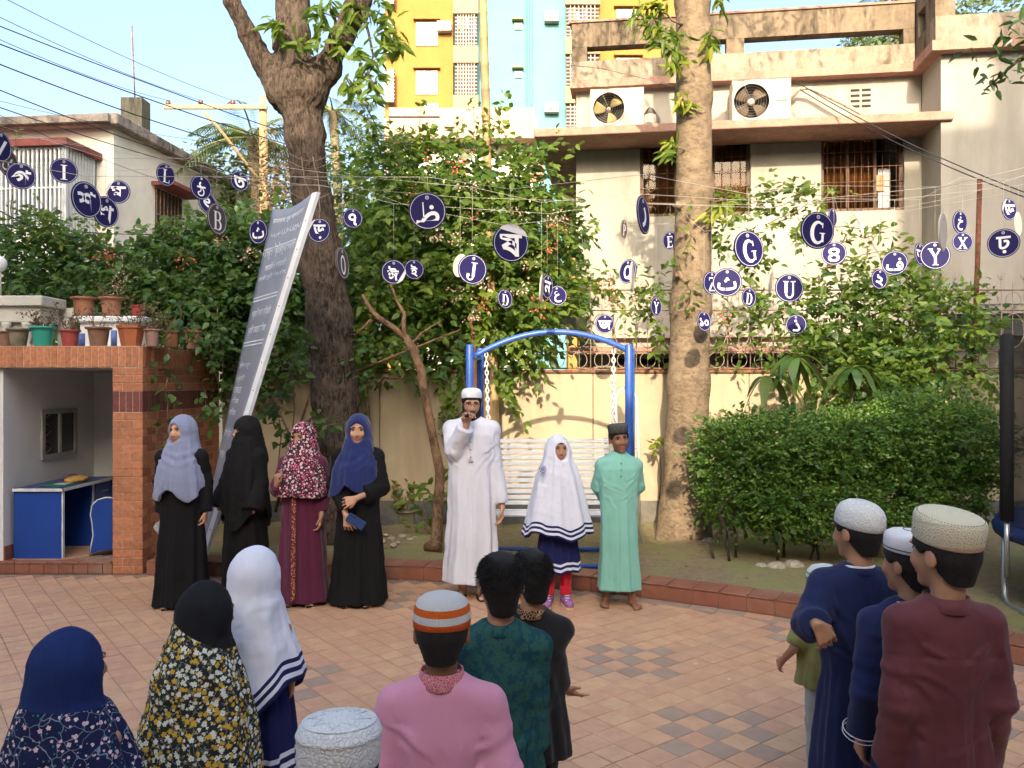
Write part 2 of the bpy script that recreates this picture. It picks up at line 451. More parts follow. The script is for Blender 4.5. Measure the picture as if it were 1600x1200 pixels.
# ---- planting bed
def soil_mat():
    m, t, b, tc = newmat('mossy_soil'); o = tc.outputs['Object']
    n1 = noise(t, o, 2.2, 7, .65); n2 = noise(t, o, 14, 6, .7)
    c = mixc(t, ramp(t, n2, [(.3, 0), (.7, 1)]), (.20, .15, .095), (.33, .26, .17))
    c = mixc(t, ramp(t, n1, [(.42, 0), (.6, .8)]), c, (.24, .25, .10))
    t.links.new(c, b.inputs['Base Color']); b.inputs['Roughness'].default_value = .95; b.inputs['Specular IOR Level'].default_value = .1
    set_bump(t, b, math_(t, 'ADD', n2, noise(t, o, 60, 5, .7)), .8, .02); return m
def soil_z(x, y): return .112 + .012 * np.sin(x * 3.1 + y) + .012 * np.sin(y * 4.3 - x * 1.7) + .01 * np.sin(x * 9 + 2 * y)
def bed():
    nx, ny = 150, 44; V = []; Fq = []
    for i in range(nx + 1):
        x = -3.5 + 10.5 * i / nx; y0 = float(np.interp(x, KP[:, 0], KP[:, 1])) + .24 if x < 5.6 else 2.6
        for j in range(ny + 1):
            y = y0 + (9.75 - y0) * j / ny; V.append((x, y, float(soil_z(x, y))))
    for i in range(nx):
        for j in range(ny): a = i * (ny + 1) + j; Fq.append([a, a + ny + 1, a + ny + 2, a + 1])
    tag(mobj('planting_bed', mesh_np('bed', V, np.array(Fq), True), soil_mat()), kind='structure')
    g = MB(); g.quad((-40, 9.7, .02), (40, 9.7, .02), (60, 400, .02), (-60, 400, .02))
    tag(g.build('ground', mat('far_ground', (.16, .14, .1), rough=.95)), kind='structure')
bed()
def stones():
    r = random.Random(9)
    def stone(c, s, sd, lab):
        def f(p): return ell(p, (0, 0, 0), (s, s * .8, s * .55)) - s * .18 * wob(p / s, 2.6, sd)
        me = sdf_mesh('stone', f, (-1.5 * s,) * 3, (1.5 * s,) * 3, s / 5)
        o = mobj('stone', me, mat('pale_stone', (.34, .30, .24), rough=.9, var=.2, scale=30, bump=.5, bscale=60)); o.location = c; o.rotation_euler = (0, 0, r.uniform(0, 6))
        tag(o, lab, 'stone', 'stones lying on the bed')
    for (px, py, s) in ((598, 846, .04), (612, 842, .055), (628, 838, .05), (615, 852, .045), (640, 843, .035), (648, 840, .03), (603, 836, .035), (622, 848, .03), (590, 842, .03)):
        d = (CAMZ - .12) * F / (py - 600); stone((P(px, py, d).x, d, .12), s, int(px), 'grey stone in the small heap beside the slim tree trunk')
    for (px, py, s) in ((1105, 846, .09),): 
        d = (CAMZ - .12) * F / (py - 600); stone((P(px, py, d).x, d, .11), s, int(px), 'flat stone at the foot of the smooth tan trunk')
    for (px, py, s) in ((1213, 887, .09), (1240, 885, .11), (1190, 886, .07)):
        d = (CAMZ - .12) * F / (py - 600); stone((P(px, py, d).x, d, .12), s, int(px), 'pale pointed stone at the foot of the clipped hedge')
stones()
# ---- boundary wall with grille fence
wall_m = mat('cream_wall', (.38, .315, .22), rough=.85, var=.06, scale=2.5, stain=(.27, .21, .14), stain_amt=.5, stain_scale=(6, 6, .8), bump=.15, bscale=30)
def bwall():
    root = empty('boundary_wall', (1.5, 9.7, 0), 0, 'cream rendered boundary wall with grey base band behind the swing', 'wall')
    xs = [-3.4, -1.55, .95, 2.78, 5.0, 8.5]
    for a, b in zip(xs[:-1], xs[1:]):
        MB().box(a + .004, b - .004, 9.6, 9.78, .38, 1.88, None, .004).build('wall_panel', wall_m, root)
    MB().box(-3.4, 8.5, 9.59, 9.79, -.1, .38).build('base_band', mat('dark_band', (.085, .09, .092), rough=.85, var=.2, stain=(.2, .17, .12), stain_amt=.6), root)
    MB().box(-3.4, 8.5, 9.57, 9.8, 1.88, 1.915, None, .006).build('coping', mat('rusty_coping', (.17, .085, .05), var=.3, scale=12), root)
bwall()
rust = mat('rusty_iron', (.17, .095, .06), rough=.8, var=.35, scale=18, bump=.3, bscale=90)
pale_iron = mat('painted_iron', (.34, .29, .24), rough=.7, var=.3, scale=9, stain=(.2, .1, .06), stain_amt=.7, stain_scale=(9, 9, 9))
def grille():
    root = empty('grille_fence', (2, 9.69, 1.9), 0, 'iron grille fence of rings and bars on top of the cream wall', 'fence')
    y = 9.69; z0, z1 = 1.915, 2.98
    for z, h in ((1.935, .02), (2.13, .012), (2.62, .012), (2.86, .016)):
        MB().box(-1.6, 8.4, y - .008, y + .008, z - h / 2, z + h / 2).build('rail', rust, root)
    bar = MB(); bar.tube([(0, 0, 0), (0, 0, z1 - z0)], .0075, 6); bme = bar.mesh('bar', [pale_iron])
    rg = MB(); rg.tube([(.092 * math.cos(a), 0, .092 * math.sin(a)) for a in np.linspace(0, 2 * PI, 22, endpoint=False)], .0052, 5, closed=True); rme = rg.mesh('ring', [pale_iron])
    bg_ = MB(); bg_.tube([(.125 * math.cos(a), 0, .20 * math.sin(a)) for a in np.linspace(0, 2 * PI, 26, endpoint=False)], .0055, 5, closed=True); ome = bg_.mesh('oval', [pale_iron])
    sp = MB(); sp.lathe([(.004, 0), (.014, .03), (.006, .07), (0, .1)], 6); 
    for s in (-1, 1): sp.tube([(0, 0, .0), (s * .03, 0, .03), (s * .045, 0, .07), (s * .03, 0, .085)], .004, 5)
    sme = sp.mesh('spear', [pale_iron])
    n = int(10 / .27)
    for i in range(n):
        x = -1.5 + .27 * i
        o = mobj('bar', bme, None, root); o.location = (x, y, z0)
        o = mobj('spear_tip', sme, None, root); o.location = (x, y, z1 - .01)
        o = mobj('ring', rme, None, root); o.location = (x + .135, y - .01, 2.033)
        o = mobj('oval', ome, None, root); o.location = (x + .135, y - .01, 2.38)
        o = mobj('thin_bar', bme, None, root); o.location = (x + .135, y + .006, z0); o.scale = (.6, .6, .97)
        o = mobj('ring', rme, None, root); o.location = (x + .135, y - .01, 2.74)
grille()
# ---- brick booth on the left
BX0, BX1, BY0, BY1, BZ = -3.68, -3.40, 7.54, 9.57, 2.10
white_w = mat('white_plaster', (.70, .71, .70), rough=.9, var=.05, scale=3, stain=(.4, .38, .34), stain_amt=.4, bump=.1)
def brickmat(name, col):
    return mat(name, col, rough=.62, var=.16, scale=30, bump=.25, bscale=120, per_obj=.14, spec=.35)
bk1 = brickmat('brick_orange', (.43, .175, .085)); bk2 = brickmat('brick_maroon', (.17, .055, .045)); bk3 = brickmat('brick_brown', (.33, .115, .06))
def booth():
    root = empty('brick_booth', (-3.9, 8, 0), 0, 'brick faced booth with open white interior and potted plants on its roof', 'booth')
    mort = mat('pale_mortar', (.5, .42, .34), rough=.95, var=.15, scale=30)
    c = MB(); c.box(BX0 + .006, BX1 - .006, BY0 + .006, BY0 + .3, 0, 1.9); c.box(BX0 + .03, BX1 - .026, BY0 + .3, BY1, 0, 1.9)
    c.box(-6.2, BX1 - .006, BY0 + .006, BY1, 1.9, BZ); c.build('brick_core', mort, root)
    MB().box(-6.2, BX0 + .03, BY0 + .03, BY1, 1.885, 1.9).build('ceiling', mat('booth_ceiling', (.30, .28, .26), rough=.9), root)
    MB().box(-4.85, -4.72, BY0 + .06, 9.25, 0, 1.89).build('left_wall', white_w, root)
    MB().box(-4.72, BX0 + .028, 9.25, 9.4, 0, 1.89).build('back_wall', white_w, root)
    MB().box(BX0 + .006, BX0 + .029, BY0 + .302, 9.25, 0, 1.885).build('right_wall', white_w, root)
    MB().box(-4.72, -4.708, BY0 + .062, 9.25, .11, .24).build('skirting', kerb_mat, root)
    # step
    MB().box(-6.2, BX0, BY0 + .012, 9.3, 0, .098).build('step_core', grout, root)
    x = -6.2
    while x < BX0 - .05:
        k = MB(); k.box(x + .003, min(x + .135, BX0) - .002, BY0, BY0 + .014, .003, .094, None, .002); k.build('step_tile', kerb_mat, root); x += .135
    k = .147
    for i in range(0, 11):
        for j in range(12):
            cx, cy = -4.95 + (i - j) * k * .7071 + .5, 7.56 + (i + j) * k * .7071
            if -4.68 < cx < BX0 - .09 and BY0 + .1 < cy < 9.15:
                MB().box(-k / 2 + .003, k / 2 - .003, -k / 2 + .003, k / 2 - .003, .09, .11, Matrix.Translation((cx, cy, 0)) @ Matrix.Rotation(R(45), 4, 'Z'), .002).build('floor_tile', tile_a, root)
    x = -5.9
    while x < BX0 - .01:
        MB().box(x + .003, min(x + .147, BX0) - .003, BY0 - .006, BY0 + .1, .0955, .112, None, .002).build('nosing_tile', kerb_mat, root); x += .147
    # bricks: (face, position) records
    rec = []
    cz = 0.0; row = 0; ch = .0745
    def course(z0, z1, run, x0, x1, plane, off, m):
        x = x0 - off
        while x < x1 - .01:
            a, b = max(x, x0), min(x + run, x1)
            if b - a > .015: rec.append((plane, a, b, z0, z1, m))
            x += run
    z = .0
    while z < 1.90 - .02:
        band = 1.50 <= z + .02 < 1.68
        if band: z1 = 1.685
        else: z1 = min(z + ch, 1.5 if z < 1.5 else 1.9)
        if not band and z1 - z < .03: z1 = z + .03
        if band:
            for pl, a, b in (('F', BX0, BX1), ('P', BY0, BY0 + .3), ('S', BY0 + .3, BY1)): course(z, z1, .0625, a, b, pl, 0, 'm')
        else:
            of = (0, .095)[row % 2]
            for pl, a, b in (('F', BX0, BX1), ('P', BY0, BY0 + .3), ('S', BY0 + .3, BY1)): course(z, z1, .19, a, b, pl, of, 'o')
        z = z1; row += 1
    course(1.902, BZ, .0625, -6.0, BX1, 'F', 0, 'o'); course(1.902, BZ, .0625, BY0, BY1, 'T', 0, 'o')
    j = .0035; r = random.Random(2); cache = {}
    def area(t):
        w_ = t[2] - t[1]; return w_ * (t[4] - t[3]) * (1 if t[0] == 'F' and t[1] > -4.75 else (.0 if t[0] == 'F' else .35 * (7.5 / (t[1])) ** 3))
    rec.sort(key=lambda t: -area(t)); rest = {'o': MB(), 'm': MB()}
    for i, (pl, a, b, z0, z1, m) in enumerate(rec):
        dp = r.uniform(-.0012, .0012)
        if pl == 'F': bx = (a + j, b - j, BY0 + dp, BY0 + .03, z0 + j, z1 - j)
        else:
            xo = BX1 if pl in 'PT' else BX1 - .02
            bx = (xo - .03, xo + dp, a + j, b - j, z0 + j, z1 - j)
        if i < 300:
            k = MB(); k.box(*bx, None, .002); k.build('brick', (bk1 if pl == 'F' or r.random() < .5 else bk3) if m == 'o' else bk2, root)
        else: rest[m].box(*bx)
    for m in 'om': tag(rest[m].build('bricks', bk1 if m == 'o' else bk2, root), kind='stuff')
    # window in the left wall
    fr = mat('grey_frame', (.30, .31, .29), rough=.7)
    y0, y1, z0, z1 = 8.2, 8.86, .99, 1.49; X = -4.72
    wn = MB()
    for (a, b, c_, d) in ((y0, y1, z1 - .045, z1), (y0, y1, z0, z0 + .045), (y0, y0 + .05, z0 + .045, z1 - .045), (y1 - .05, y1, z0 + .045, z1 - .045), ((y0 + y1) / 2 - .02, (y0 + y1) / 2 + .02, z0 + .045, z1 - .045)): wn.box(X - .01, X + .022, a, b, c_, d)
    wf = wn.build('window', fr, root)
    MB().box(X - .002, X + .004, y0 + .05, y1 - .05, z0 + .045, z1 - .045).build('pane', mat('dark_glass', (.025, .028, .028), rough=.12, var=.02, spec=.6), wf)
    gr = MB()
    for k in range(5): gr.tube([(X + .012, y0 + .06 + .1 * (k % 2), z0 + .05 + .09 * k), (X + .012, y0 + .16 - .1 * (k % 2), z0 + .14 + .09 * k - .04)], .006, 5)
    gr.build('lattice', mat('lattice_brown', (.2, .12, .07)), wf)
booth()
blue = mat('blue_laminate', (.010, .055, .29), rough=.42, var=.06, scale=4, spec=.45, bump=.03)
wtrim = mat('white_edge', (.62, .64, .64), rough=.6)
def furniture():
    d = empty('desk', (-4.45, 8.15, .11), 0, 'blue laminate desk with white edging inside the brick booth', 'desk')
    x0, x1, y0, y1, z0, z1 = -4.68, -4.22, 7.69, 8.68, .11, .77
    MB().box(x0, x1, y0, y0 + .025, z0, z1 - .028, None, .002).build('end_panel', blue, d)
    MB().box(x0, x1, y1 - .025, y1, z0, z1 - .028, None, .002).build('end_panel', blue, d)
    MB().box(x0, x0 + .02, y0 + .025, y1 - .025, z0 + .05, z1 - .028).build('back_panel', blue, d)
    MB().box(x0, x1 - .03, y1 - .38, y1 - .36, z0, z1 - .028).build('partition', blue, d)
    MB().box(x0, x1 + .012, y0 - .015, y1 + .015, z1 - .026, z1, None, .003).build('desk_top', mat('desk_top_blue', (.022, .05, .17), rough=.35, spec=.5), d)
    e = MB(); e.box(x1 + .0125, x1 + .02, y0 - .022, y1 + .015, z1 - .027, z1 + .001); e.box(x0, x1 + .02, y0 - .022, y0 - .0155, z1 - .027, z1 + .001); e.box(x1 - .006, x1 + .006, y0 - .003, y0 + .027, z0, z1 - .029)
    e.box(x1 - .034, x1 - .022, y1 - .382, y1 - .358, z0, z1 - .03)
    e.build('white_edging', wtrim, d)
    for k in range(3):
        dr = MB().box(x1 - .03, x1 - .012, y1 - .355, y1 - .03, z1 - .22 - .2 * k, z1 - .035 - .2 * k, None, .003).build('drawer', blue, d)
        MB().tube([(x1 - .012, y1 - .24, z1 - .12 - .2 * k), (x1 + .01, y1 - .24, z1 - .12 - .2 * k), (x1 + .01, y1 - .15, z1 - .12 - .2 * k), (x1 - .012, y1 - .15, z1 - .12 - .2 * k)], .006, 6).build('handle', mat('steel', (.5, .5, .5), rough=.3, metal=1), dr)
    # chair with curved side panels
    c = empty('chair', (-3.86, 8.0, .11), 0, 'blue panel chair with curved white edged side beside the desk', 'chair')
    poly = [(-4.05, .11), (-4.02, .13), (-3.93, .16), (-3.84, .165), (-3.75, .14), (-3.70, .11), (-3.66, .11), (-3.66, .63), (-3.72, .64), (-3.80, .66), (-3.90, .665), (-3.98, .64), (-4.03, .59), (-4.045, .5), (-4.03, .42), (-4.02, .3), (-4.04, .2)]
    for y in (7.84, 8.22):
        s = MB().prism(poly, y, y + .022).build('side_panel', blue, c)
        pts = [(x + .012, y - .003, z) for x, z in poly[9:] + [poly[0]]]
        MB().tube(pts, .006, 6).build('edge_trim', wtrim, s)
    MB().box(-4.0, -3.7, 7.862, 8.22, .40, .42, None, .003).build('seat', blue, c)
    MB().box(-3.72, -3.70, 7.862, 8.22, .42, .64).build('backrest', blue, c)
    MB().tube([(-3.73, 7.838, .56), (-3.73, 7.825, .56), (-3.69, 7.825, .58)], .006, 6).build('handle', wtrim, c)
    # things on the desk
    def bundle(c_, s, sd):
        def f(p): return np.maximum(ell(p, (0, 0, 0), s) - .006 * wob(p, 60, sd), -s[2] * .55 - p[:, 2])
        return sdf_mesh('bundle', f, [-1.4 * x for x in s], [1.4 * x for x in s], .006)
    o = mobj('envelope', bundle(0, (.09, .16, .04), 3), mat('manila', (.42, .26, .07), var=.15, scale=12)); o.location = (-4.36, 8.2, .792); tag(o, 'crumpled yellow brown packet on the blue desk', 'packet')
    o = mobj('cloth_bundle', bundle(0, (.06, .1, .045), 5), mat('purple_cloth', (.10, .05, .10), var=.3)); o.location = (-4.5, 8.36, .79); tag(o, 'dark purple cloth bundle behind the packet on the desk', 'cloth')
    fo = empty('folder', (-4.42, 7.95, .77), 0, 'flat green folder lying on the blue desk', 'folder')
    MB().box(-4.52, -4.27, 7.82, 8.1, .7705, .777, None, .002).build('cover', mat('green_folder', (.02, .13, .09)), fo); MB().box(-4.44, -4.32, 7.93, 8.06, .7775, .7795).build('paper', mat('sheet', (.5, .45, .4)), fo)
furniture()
# ================================================================== buildings
TH = R(8)
UX, VX = Vector((math.cos(TH), -math.sin(TH), 0)), Vector((math.sin(TH), math.cos(TH), 0))
C0 = Vector((.94, 12.0, 0))
MH = Matrix(((UX.x, VX.x, 0, C0.x), (UX.y, VX.y, 0, C0.y), (0, 0, 1, 0), (0, 0, 0, 1)))   # local (s, t depth, z) -> world
def s_at(px, t):
    k = (px - 800) / F; a = C0 + VX * t
    return (k * a.y - a.x) / (UX.x - k * UX.y)
def z_at(py, s, t): return CAMZ + (600 - py) * (C0 + UX * s + VX * t).y / F
house_m = mat('pale_house_wall', (.34, .32, .28), rough=.9, var=.06, scale=1.5, stain=(.20, .185, .16), stain_amt=.5, stain_scale=(3, 3, .5), bump=.1, bscale=25)
conc = None
def streaks(name, col, dark, amt=.9, sc=(9, 9, 1.1)):
    m, t, b, tc = newmat(name); o = tc.outputs['Object']
    n1 = noise(t, mapping(t, o, sc), 1.0, 7, .7); n2 = noise(t, o, 1.7, 5, .6); n3 = noise(t, o, 14, 6, .7)
    c = mixc(t, ramp(t, n3, [(.3, 0), (.7, 1)]), tuple(x * .8 for x in col), tuple(min(1, x * 1.2) for x in col))
    f = math_(t, 'MULTIPLY', ramp(t, n1, [(.38, 0), (.62, 1)]), ramp(t, n2, [(.35, .25), (.62, 1)]))
    c = mixc(t, math_(t, 'MULTIPLY', f, amt), c, dark); t.links.new(c, b.inputs['Base Color']); b.inputs['Roughness'].default_value = .95; b.inputs['Specular IOR Level'].default_value = .1
    set_bump(t, b, n3, .3, .01); _mats[name] = m; return m
weath = streaks('weathered_concrete', (.22, .172, .122), (.055, .045, .03), .95)
weath2 = streaks('peeling_concrete', (.33, .27, .21), (.075, .06, .04), .9, (6, 6, 2.2))
pinkc = streaks('pink_cornice', (.37, .225, .175), (.16, .10, .075), .6, (3, 3, 2))
curtain = mat('brown_curtain', (.26, .165, .10), rough=.9, var=.2, scale=5)
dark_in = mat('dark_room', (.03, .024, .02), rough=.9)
def neighbour():
    root = empty('neighbour_house', (4, 12, 0), 0, 'two storey cream house with stained concrete parapet and air conditioners on its ledge', 'house')
    hb = lambda name, m, *a, bev=0, par=root: MB().box(*a, MH, bev).build(name, m, par)
    sB = 4.776; tB = -.70; ZL, ZC = 5.28, 6.03
    w1 = (s_at(1000, 0), s_at(1173, 0)); w2 = (s_at(1283, 0), s_at(1413, 0)); wz = (4.17, 5.42)
    # front wall built round the window openings
    segs = [(0, w1[0]), (w1[1], w2[0]), (w2[1], sB)]
    wl = MB()
    for a, b in segs: wl.box(a, b, 0, .25, 2.55, ZL - .12, MH)
    for a, b in (w1, w2): wl.box(a, b, 0, .25, 2.55, wz[0], MH)
    wl.build('front_wall', house_m, root)
    hb('upper_wall', house_m, .0, sB, .02, .25, ZL, ZC + .06)
    hb('side_wall', house_m, 0, .25, .25, 9, .0, ZC + .06); hb('back_mass', house_m, .25, 12, 8.7, 9, 0, ZC + .06)
    hb('ground_floor_wall', house_m, .25, 12, .15, .4, 0, 2.42); hb('ground_ledge', pinkc, -.1, 5.2, -.22, .25, 2.18, 2.28)
    for k in range(3): hb('ground_opening', dark_in, .6 + 1.6 * k, 1.8 + 1.6 * k, .13, .149, 1.2, 2.12)
    hb('floor_band', house_m, .0, sB, .0, .26, 2.42, 2.549)
    # ledge that runs round the corner
    hb('sun_ledge', pinkc, -.54, sB + .14, -.76, .02, ZL - .115, ZL, bev=.01); hb('side_ledge', pinkc, -.54, -.004, .021, 9, ZL - .115, ZL)
    hb('side_overhang', mat('grey_soffit', (.26, .245, .22), var=.08), -.5, -.004, .1, 8.8, 2.9, 3.02)
    # windows
    for (a, b), op in ((w1, 0), (w2, 1)):
        fr = MB()
        for q in ((a, a + .05, wz[0], wz[1]), (b - .05, b, wz[0], wz[1]), (a + .05, b - .05, wz[0], wz[0] + .05), (a + .05, b - .05, wz[1] - .05, wz[1])): fr.box(q[0], q[1], .06, .12, q[2], q[3], MH)
        n_m = 3; 
        for k in range(1, n_m): x = a + (b - a) * k / n_m; fr.box(x - .02, x + .02, .062, .118, wz[0] + .05, wz[1] - .05, MH)
        wo = fr.build('window', mat('brown_frame', (.11, .065, .045), rough=.6), root)
        hb('room', dark_in, a, b, .9, .92, wz[0], wz[1], par=wo)
        # pleated curtain
        ce = b - .05 - (.32 if op else 0); n = 60; v = []
        for k in range(n + 1):
            s = a + .05 + (ce - a - .05) * k / n; t = .19 + .018 * math.sin(k * 1.35) + .008 * math.sin(k * .5)
            v += [MH @ Vector((s, t, wz[0] + .05)), MH @ Vector((s, t, wz[1] - .05))]
        cu = MB(); cu.add(v, [[2 * k, 2 * k + 2, 2 * k + 3, 2 * k + 1] for k in range(n)], True); o = cu.build('curtain', curtain, wo); sm = o.modifiers.new('s', 'SOLIDIFY'); sm.thickness = .006
        for k in range(1, 12):
            x = a + (b - a) * k / 12; MB().tube([MH @ Vector((x, .045, wz[0])), MH @ Vector((x, .045, wz[1]))], .0045, 5).build('grille_bar', rust, wo)
        for k in range(1, 6):
            z = wz[0] + (wz[1] - wz[0]) * k / 6; MB().tube([MH @ Vector((a, .04, z)), MH @ Vector((b, .04, z))], .005, 5).build('grille_rail', rust, wo)
        for k in range(n_m):
            x0_, x1_ = a + (b - a) * k / n_m + .03, a + (b - a) * (k + 1) / n_m - .03
            if op and k == 2: continue
            hb('pane', GLASS, x0_, x1_, .088, .093, wz[0] + .05, wz[1] - .05, par=wo)
        if op:
            hb('hanging_cloth', mat('striped_cloth', (.45, .42, .45), var=.3, scale=20), b - .30, b - .14, .16, .175, wz[0] + .05, wz[0] + .62, par=wo)
            hb('hanging_towel', mat('peach_cloth', (.6, .25, .15)), b - .33, b - .22, .13, .145, wz[0] + .3, wz[0] + .52, par=wo)
    # vent grating in the upper wall
    sv = s_at(1346, .0)
    for i in range(2):
        for k in range(4): hb('vent_slot', dark_in, sv - .14 + .15 * i, sv - .02 + .15 * i, -.002 + .02, .0198, 5.62 + .075 * k, 5.655 + .075 * k)
    # cornice and parapet with long openings
    hb('cornice', pinkc, -.08, sB - .16, -.16, .3, ZC, ZC + .11)
    t0, t1 = -.10, .10
    oz = (ZC + .40, ZC + .61); ztop = ZC + .96
    ops = [(s_at(917, t0), s_at(1035, t0)), (s_at(1108, t0), s_at(1135, t0)), (s_at(1163, t0), s_at(1412, t0))]
    hb('parapet_base', weath2, -.06, sB - .12, t0, t1, ZC + .11, oz[0]); hb('parapet_beam', weath, -.06, sB - .12, t0 + .004, t1 - .004, oz[1], ztop)
    xs = [-.06] + [x for o_ in ops for x in o_] + [sB - .12]
    for k in range(0, len(xs), 2): hb('parapet_pier', weath, xs[k], xs[k + 1], t0 + .008, t1 - .008, oz[0], oz[1])
    hb('parapet_coping', pinkc, -.09, sB - .12, t0 - .02, t1 + .02, ztop, ztop + .03)
    hb('roof_slab', weath, .1, 12, .12, 9, ZC - .1, ZC + .1)
    hb('side_parapet', weath, -.06, .12, .12, 9, ZC + .11, ztop - .02); 
    # projecting block on the right
    hb('block_front', house_m, sB, 11, tB, tB + .25, 2.78, ZC); hb('block_side', house_m, sB + .001, sB + .25, tB + .25, .0, 2.78, ZC); hb('block_soffit', mat('grey_soffit', None), sB, 11, tB + .02, .14, 2.66, 2.78)
    hb('block_cornice', pinkc, sB - .16, 11, tB - .16, tB + .3, ZC, ZC + .13); hb('block_cornice_return', pinkc, sB - .16, sB + .2, tB + .3, .28, ZC + .002, ZC + .128)
    q0, q1 = s_at(1493, tB - .1), s_at(1640, tB - .1)
    bz = (ZC + .46, ZC + .78); bt = ZC + 1.35
    hb('block_parapet_base', weath2, sB - .1, 11, tB - .1, tB + .1, ZC + .13, bz[0]); hb('block_parapet_beam', weath, sB - .1, 11, tB - .096, tB + .096, bz[1], bt)
    hb('block_pier', weath, sB - .1, q0, tB - .092, tB + .092, bz[0], bz[1]); hb('block_pier', weath, q1, 11, tB - .092, tB + .092, bz[0], bz[1])
    hb('return_base', weath, sB - .1, sB + .1, tB + .1, .1, ZC + .13, bz[0] - .02); hb('return_beam', weath, sB - .096, sB + .096, tB + .1, .1, bz[1], bt)
    hb('return_pier', weath, sB - .092, sB + .092, tB + .1, tB + .28, bz[0] - .02, bz[1]); hb('return_pier', weath, sB - .092, sB + .092, -.14, .1, bz[0] - .02, bz[1])
    # air conditioners on the ledge
    for (pxa, pxb, fx, fr_, lab, t) in ((922, 1006, 951, .225, 'cream air conditioner with open pale fan on the ledge left of the smooth trunk', -.46), (1144, 1236, 1174, .245, 'cream air conditioner with dark fan on the ledge right of the smooth trunk', -.42)):
        a, b = s_at(pxa, t), s_at(pxb, t); h = .56 if pxa < 1000 else .60
        ac = empty('air_conditioner', MH @ Vector(((a + b) / 2, t + .15, ZL)), 0, lab, 'air conditioner', 'air conditioners on the ledge')
        fc = s_at(fx, t); zc = ZL + .05 + h / 2
        shell = mat('ac_cream', (.58, .52, .42), rough=.55, var=.06)
        n = 32; v = []; f = []
        # front panel with a round hole
        sq = []
        for k in range(n):
            an = 2 * PI * k / n; cx, sx_ = math.cos(an), math.sin(an)
            m_ = 1 / max(abs(cx) / 1, abs(sx_) / 1); v.append(MH @ Vector((fc + fr_ * cx, t, zc + fr_ * sx_)))
            xx = min(max(fc + cx * m_ * 2, a), b); xl = (fc - a) if cx < 0 else (b - fc)
            v.append(MH @ Vector((fc + cx * m_ * xl if abs(cx) > .001 else fc, t, zc + sx_ * m_ * h / 2)))
        for k in range(n): k2 = (k + 1) % n; f.append([2 * k, 2 * k + 1, 2 * k2 + 1, 2 * k2])
        pn = MB(); pn.add(v, f); 
        pn.box(a, b, t + .3, t + .32, ZL + .05, ZL + .05 + h, MH); pn.box(a, a + .015, t, t + .3, ZL + .05, ZL + .05 + h, MH); pn.box(b - .015, b, t, t + .3, ZL + .05, ZL + .05 + h, MH)
        pn.box(a + .015, b - .015, t, t + .3, ZL + .05, ZL + .065, MH); pn.box(a + .015, b - .015, t, t + .3, ZL + .035 + h, ZL + .05 + h, MH)
        pn.build('housing', shell, ac)
        MB().box(a + .02, b - .02, t + .16, t + .18, ZL + .07, ZL + .03 + h, MH).build('coil', mat('dark_coil', (.03, .028, .025)), ac)
        MB().lathe([(fr_ + .012, 0), (fr_ + .012, .03), (fr_ - .006, .03), (fr_ - .006, 0)], 32, MH @ Matrix.Translation((fc, t + .01, zc)) @ Matrix.Rotation(R(90), 4, 'X'), False, ring=True).build('fan_ring', shell, ac)
        nb = 3 if pxa < 1000 else 4
        for k in range(nb):
            bl = MB(); a0 = 2 * PI * k / nb + .5; V = []
            for i in range(8):
                for (r_, w0, w1) in ((.05, 0, .75), (fr_ * .62, -.08, .85), (fr_ * .95, -.1, .7)):
                    an = a0 + w0 + (w1 - w0) * i / 7; V.append(MH @ Vector((fc + r_ * math.cos(an), t + .04 + .05 * i / 7, zc + r_ * math.sin(an))))
            bl.add(V, [[3 * i + j, 3 * i + j + 1, 3 * i + j + 4, 3 * i + j + 3] for i in range(7) for j in (0, 1)], True)
            o = bl.build('fan_blade', mat('fan_pale', (.42, .31, .14), rough=.5) if nb == 3 else mat('fan_dark', (.12, .09, .065), rough=.5), ac); sm = o.modifiers.new('s', 'SOLIDIFY'); sm.thickness = .006
        MB().ball(MH @ Vector((fc, t + .03, zc)), .05 if nb == 4 else .03, 12, 8).build('fan_hub', shell, ac)
        gd = MB()
        for rr in np.linspace(.06, fr_ * .97, 6): gd.tube([MH @ Vector((fc + rr * math.cos(q), t - .012, zc + rr * math.sin(q))) for q in np.linspace(0, 2 * PI, 28, endpoint=False)], .0018, 4, closed=True)
        for k in range(4): gd.tube([MH @ Vector((fc, t - .012, zc)), MH @ Vector((fc + fr_ * math.cos(k * PI / 2 + .4), t - .012, zc + fr_ * math.sin(k * PI / 2 + .4)))], .003, 4)
        gd.build('fan_guard', mat('guard_grey', (.2, .18, .15)), ac)
        for x in (a + .1, b - .12): MB().box(x, x + .05, t + .02, t + .3, ZL, ZL + .05, MH).build('foot', rust, ac)
        if pxa > 1000: MB().box(b - .19, b - .05, t - .004, t - .001, zc - .02, zc + .012, MH).build('green_mark', mat('green_paint', (.1, .35, .12)), ac)
    # pipes and loose cables
    s0 = s_at(1250, -.1)
    pp = MB().tube([MH @ Vector(v) for v in ((s0 - .15, -.1, 5.72), (s0 - .02, -.16, 5.86), (s0 + .12, -.2, 5.85), (s0 + .5, -.25, 5.62), (s0 + .85, -.3, 5.38), (s0 + .95, -.3, 5.3))], .028, 8)
    tag(pp.build('insulated_pipe', mat('pipe_wrap', (.36, .30, .22), var=.3, scale=30)), 'wrapped coolant pipe arching from the air conditioner down to the ledge', 'pipe')
    s1 = s_at(1016, -.2); cl = MB()
    for k in range(7): cl.tube([MH @ Vector((s1 + (.09 + .008 * k) * math.cos(q), -.25 + .01 * k, 5.5 + (.17 - .01 * k) * math.sin(q))) for q in np.linspace(0, 2 * PI, 20, endpoint=False)], .006, 4, closed=True)
    tag(cl.build('cable_coil', mat('grey_cable', (.2, .18, .16))), 'coil of grey cable hanging beside the left air conditioner', 'cable')
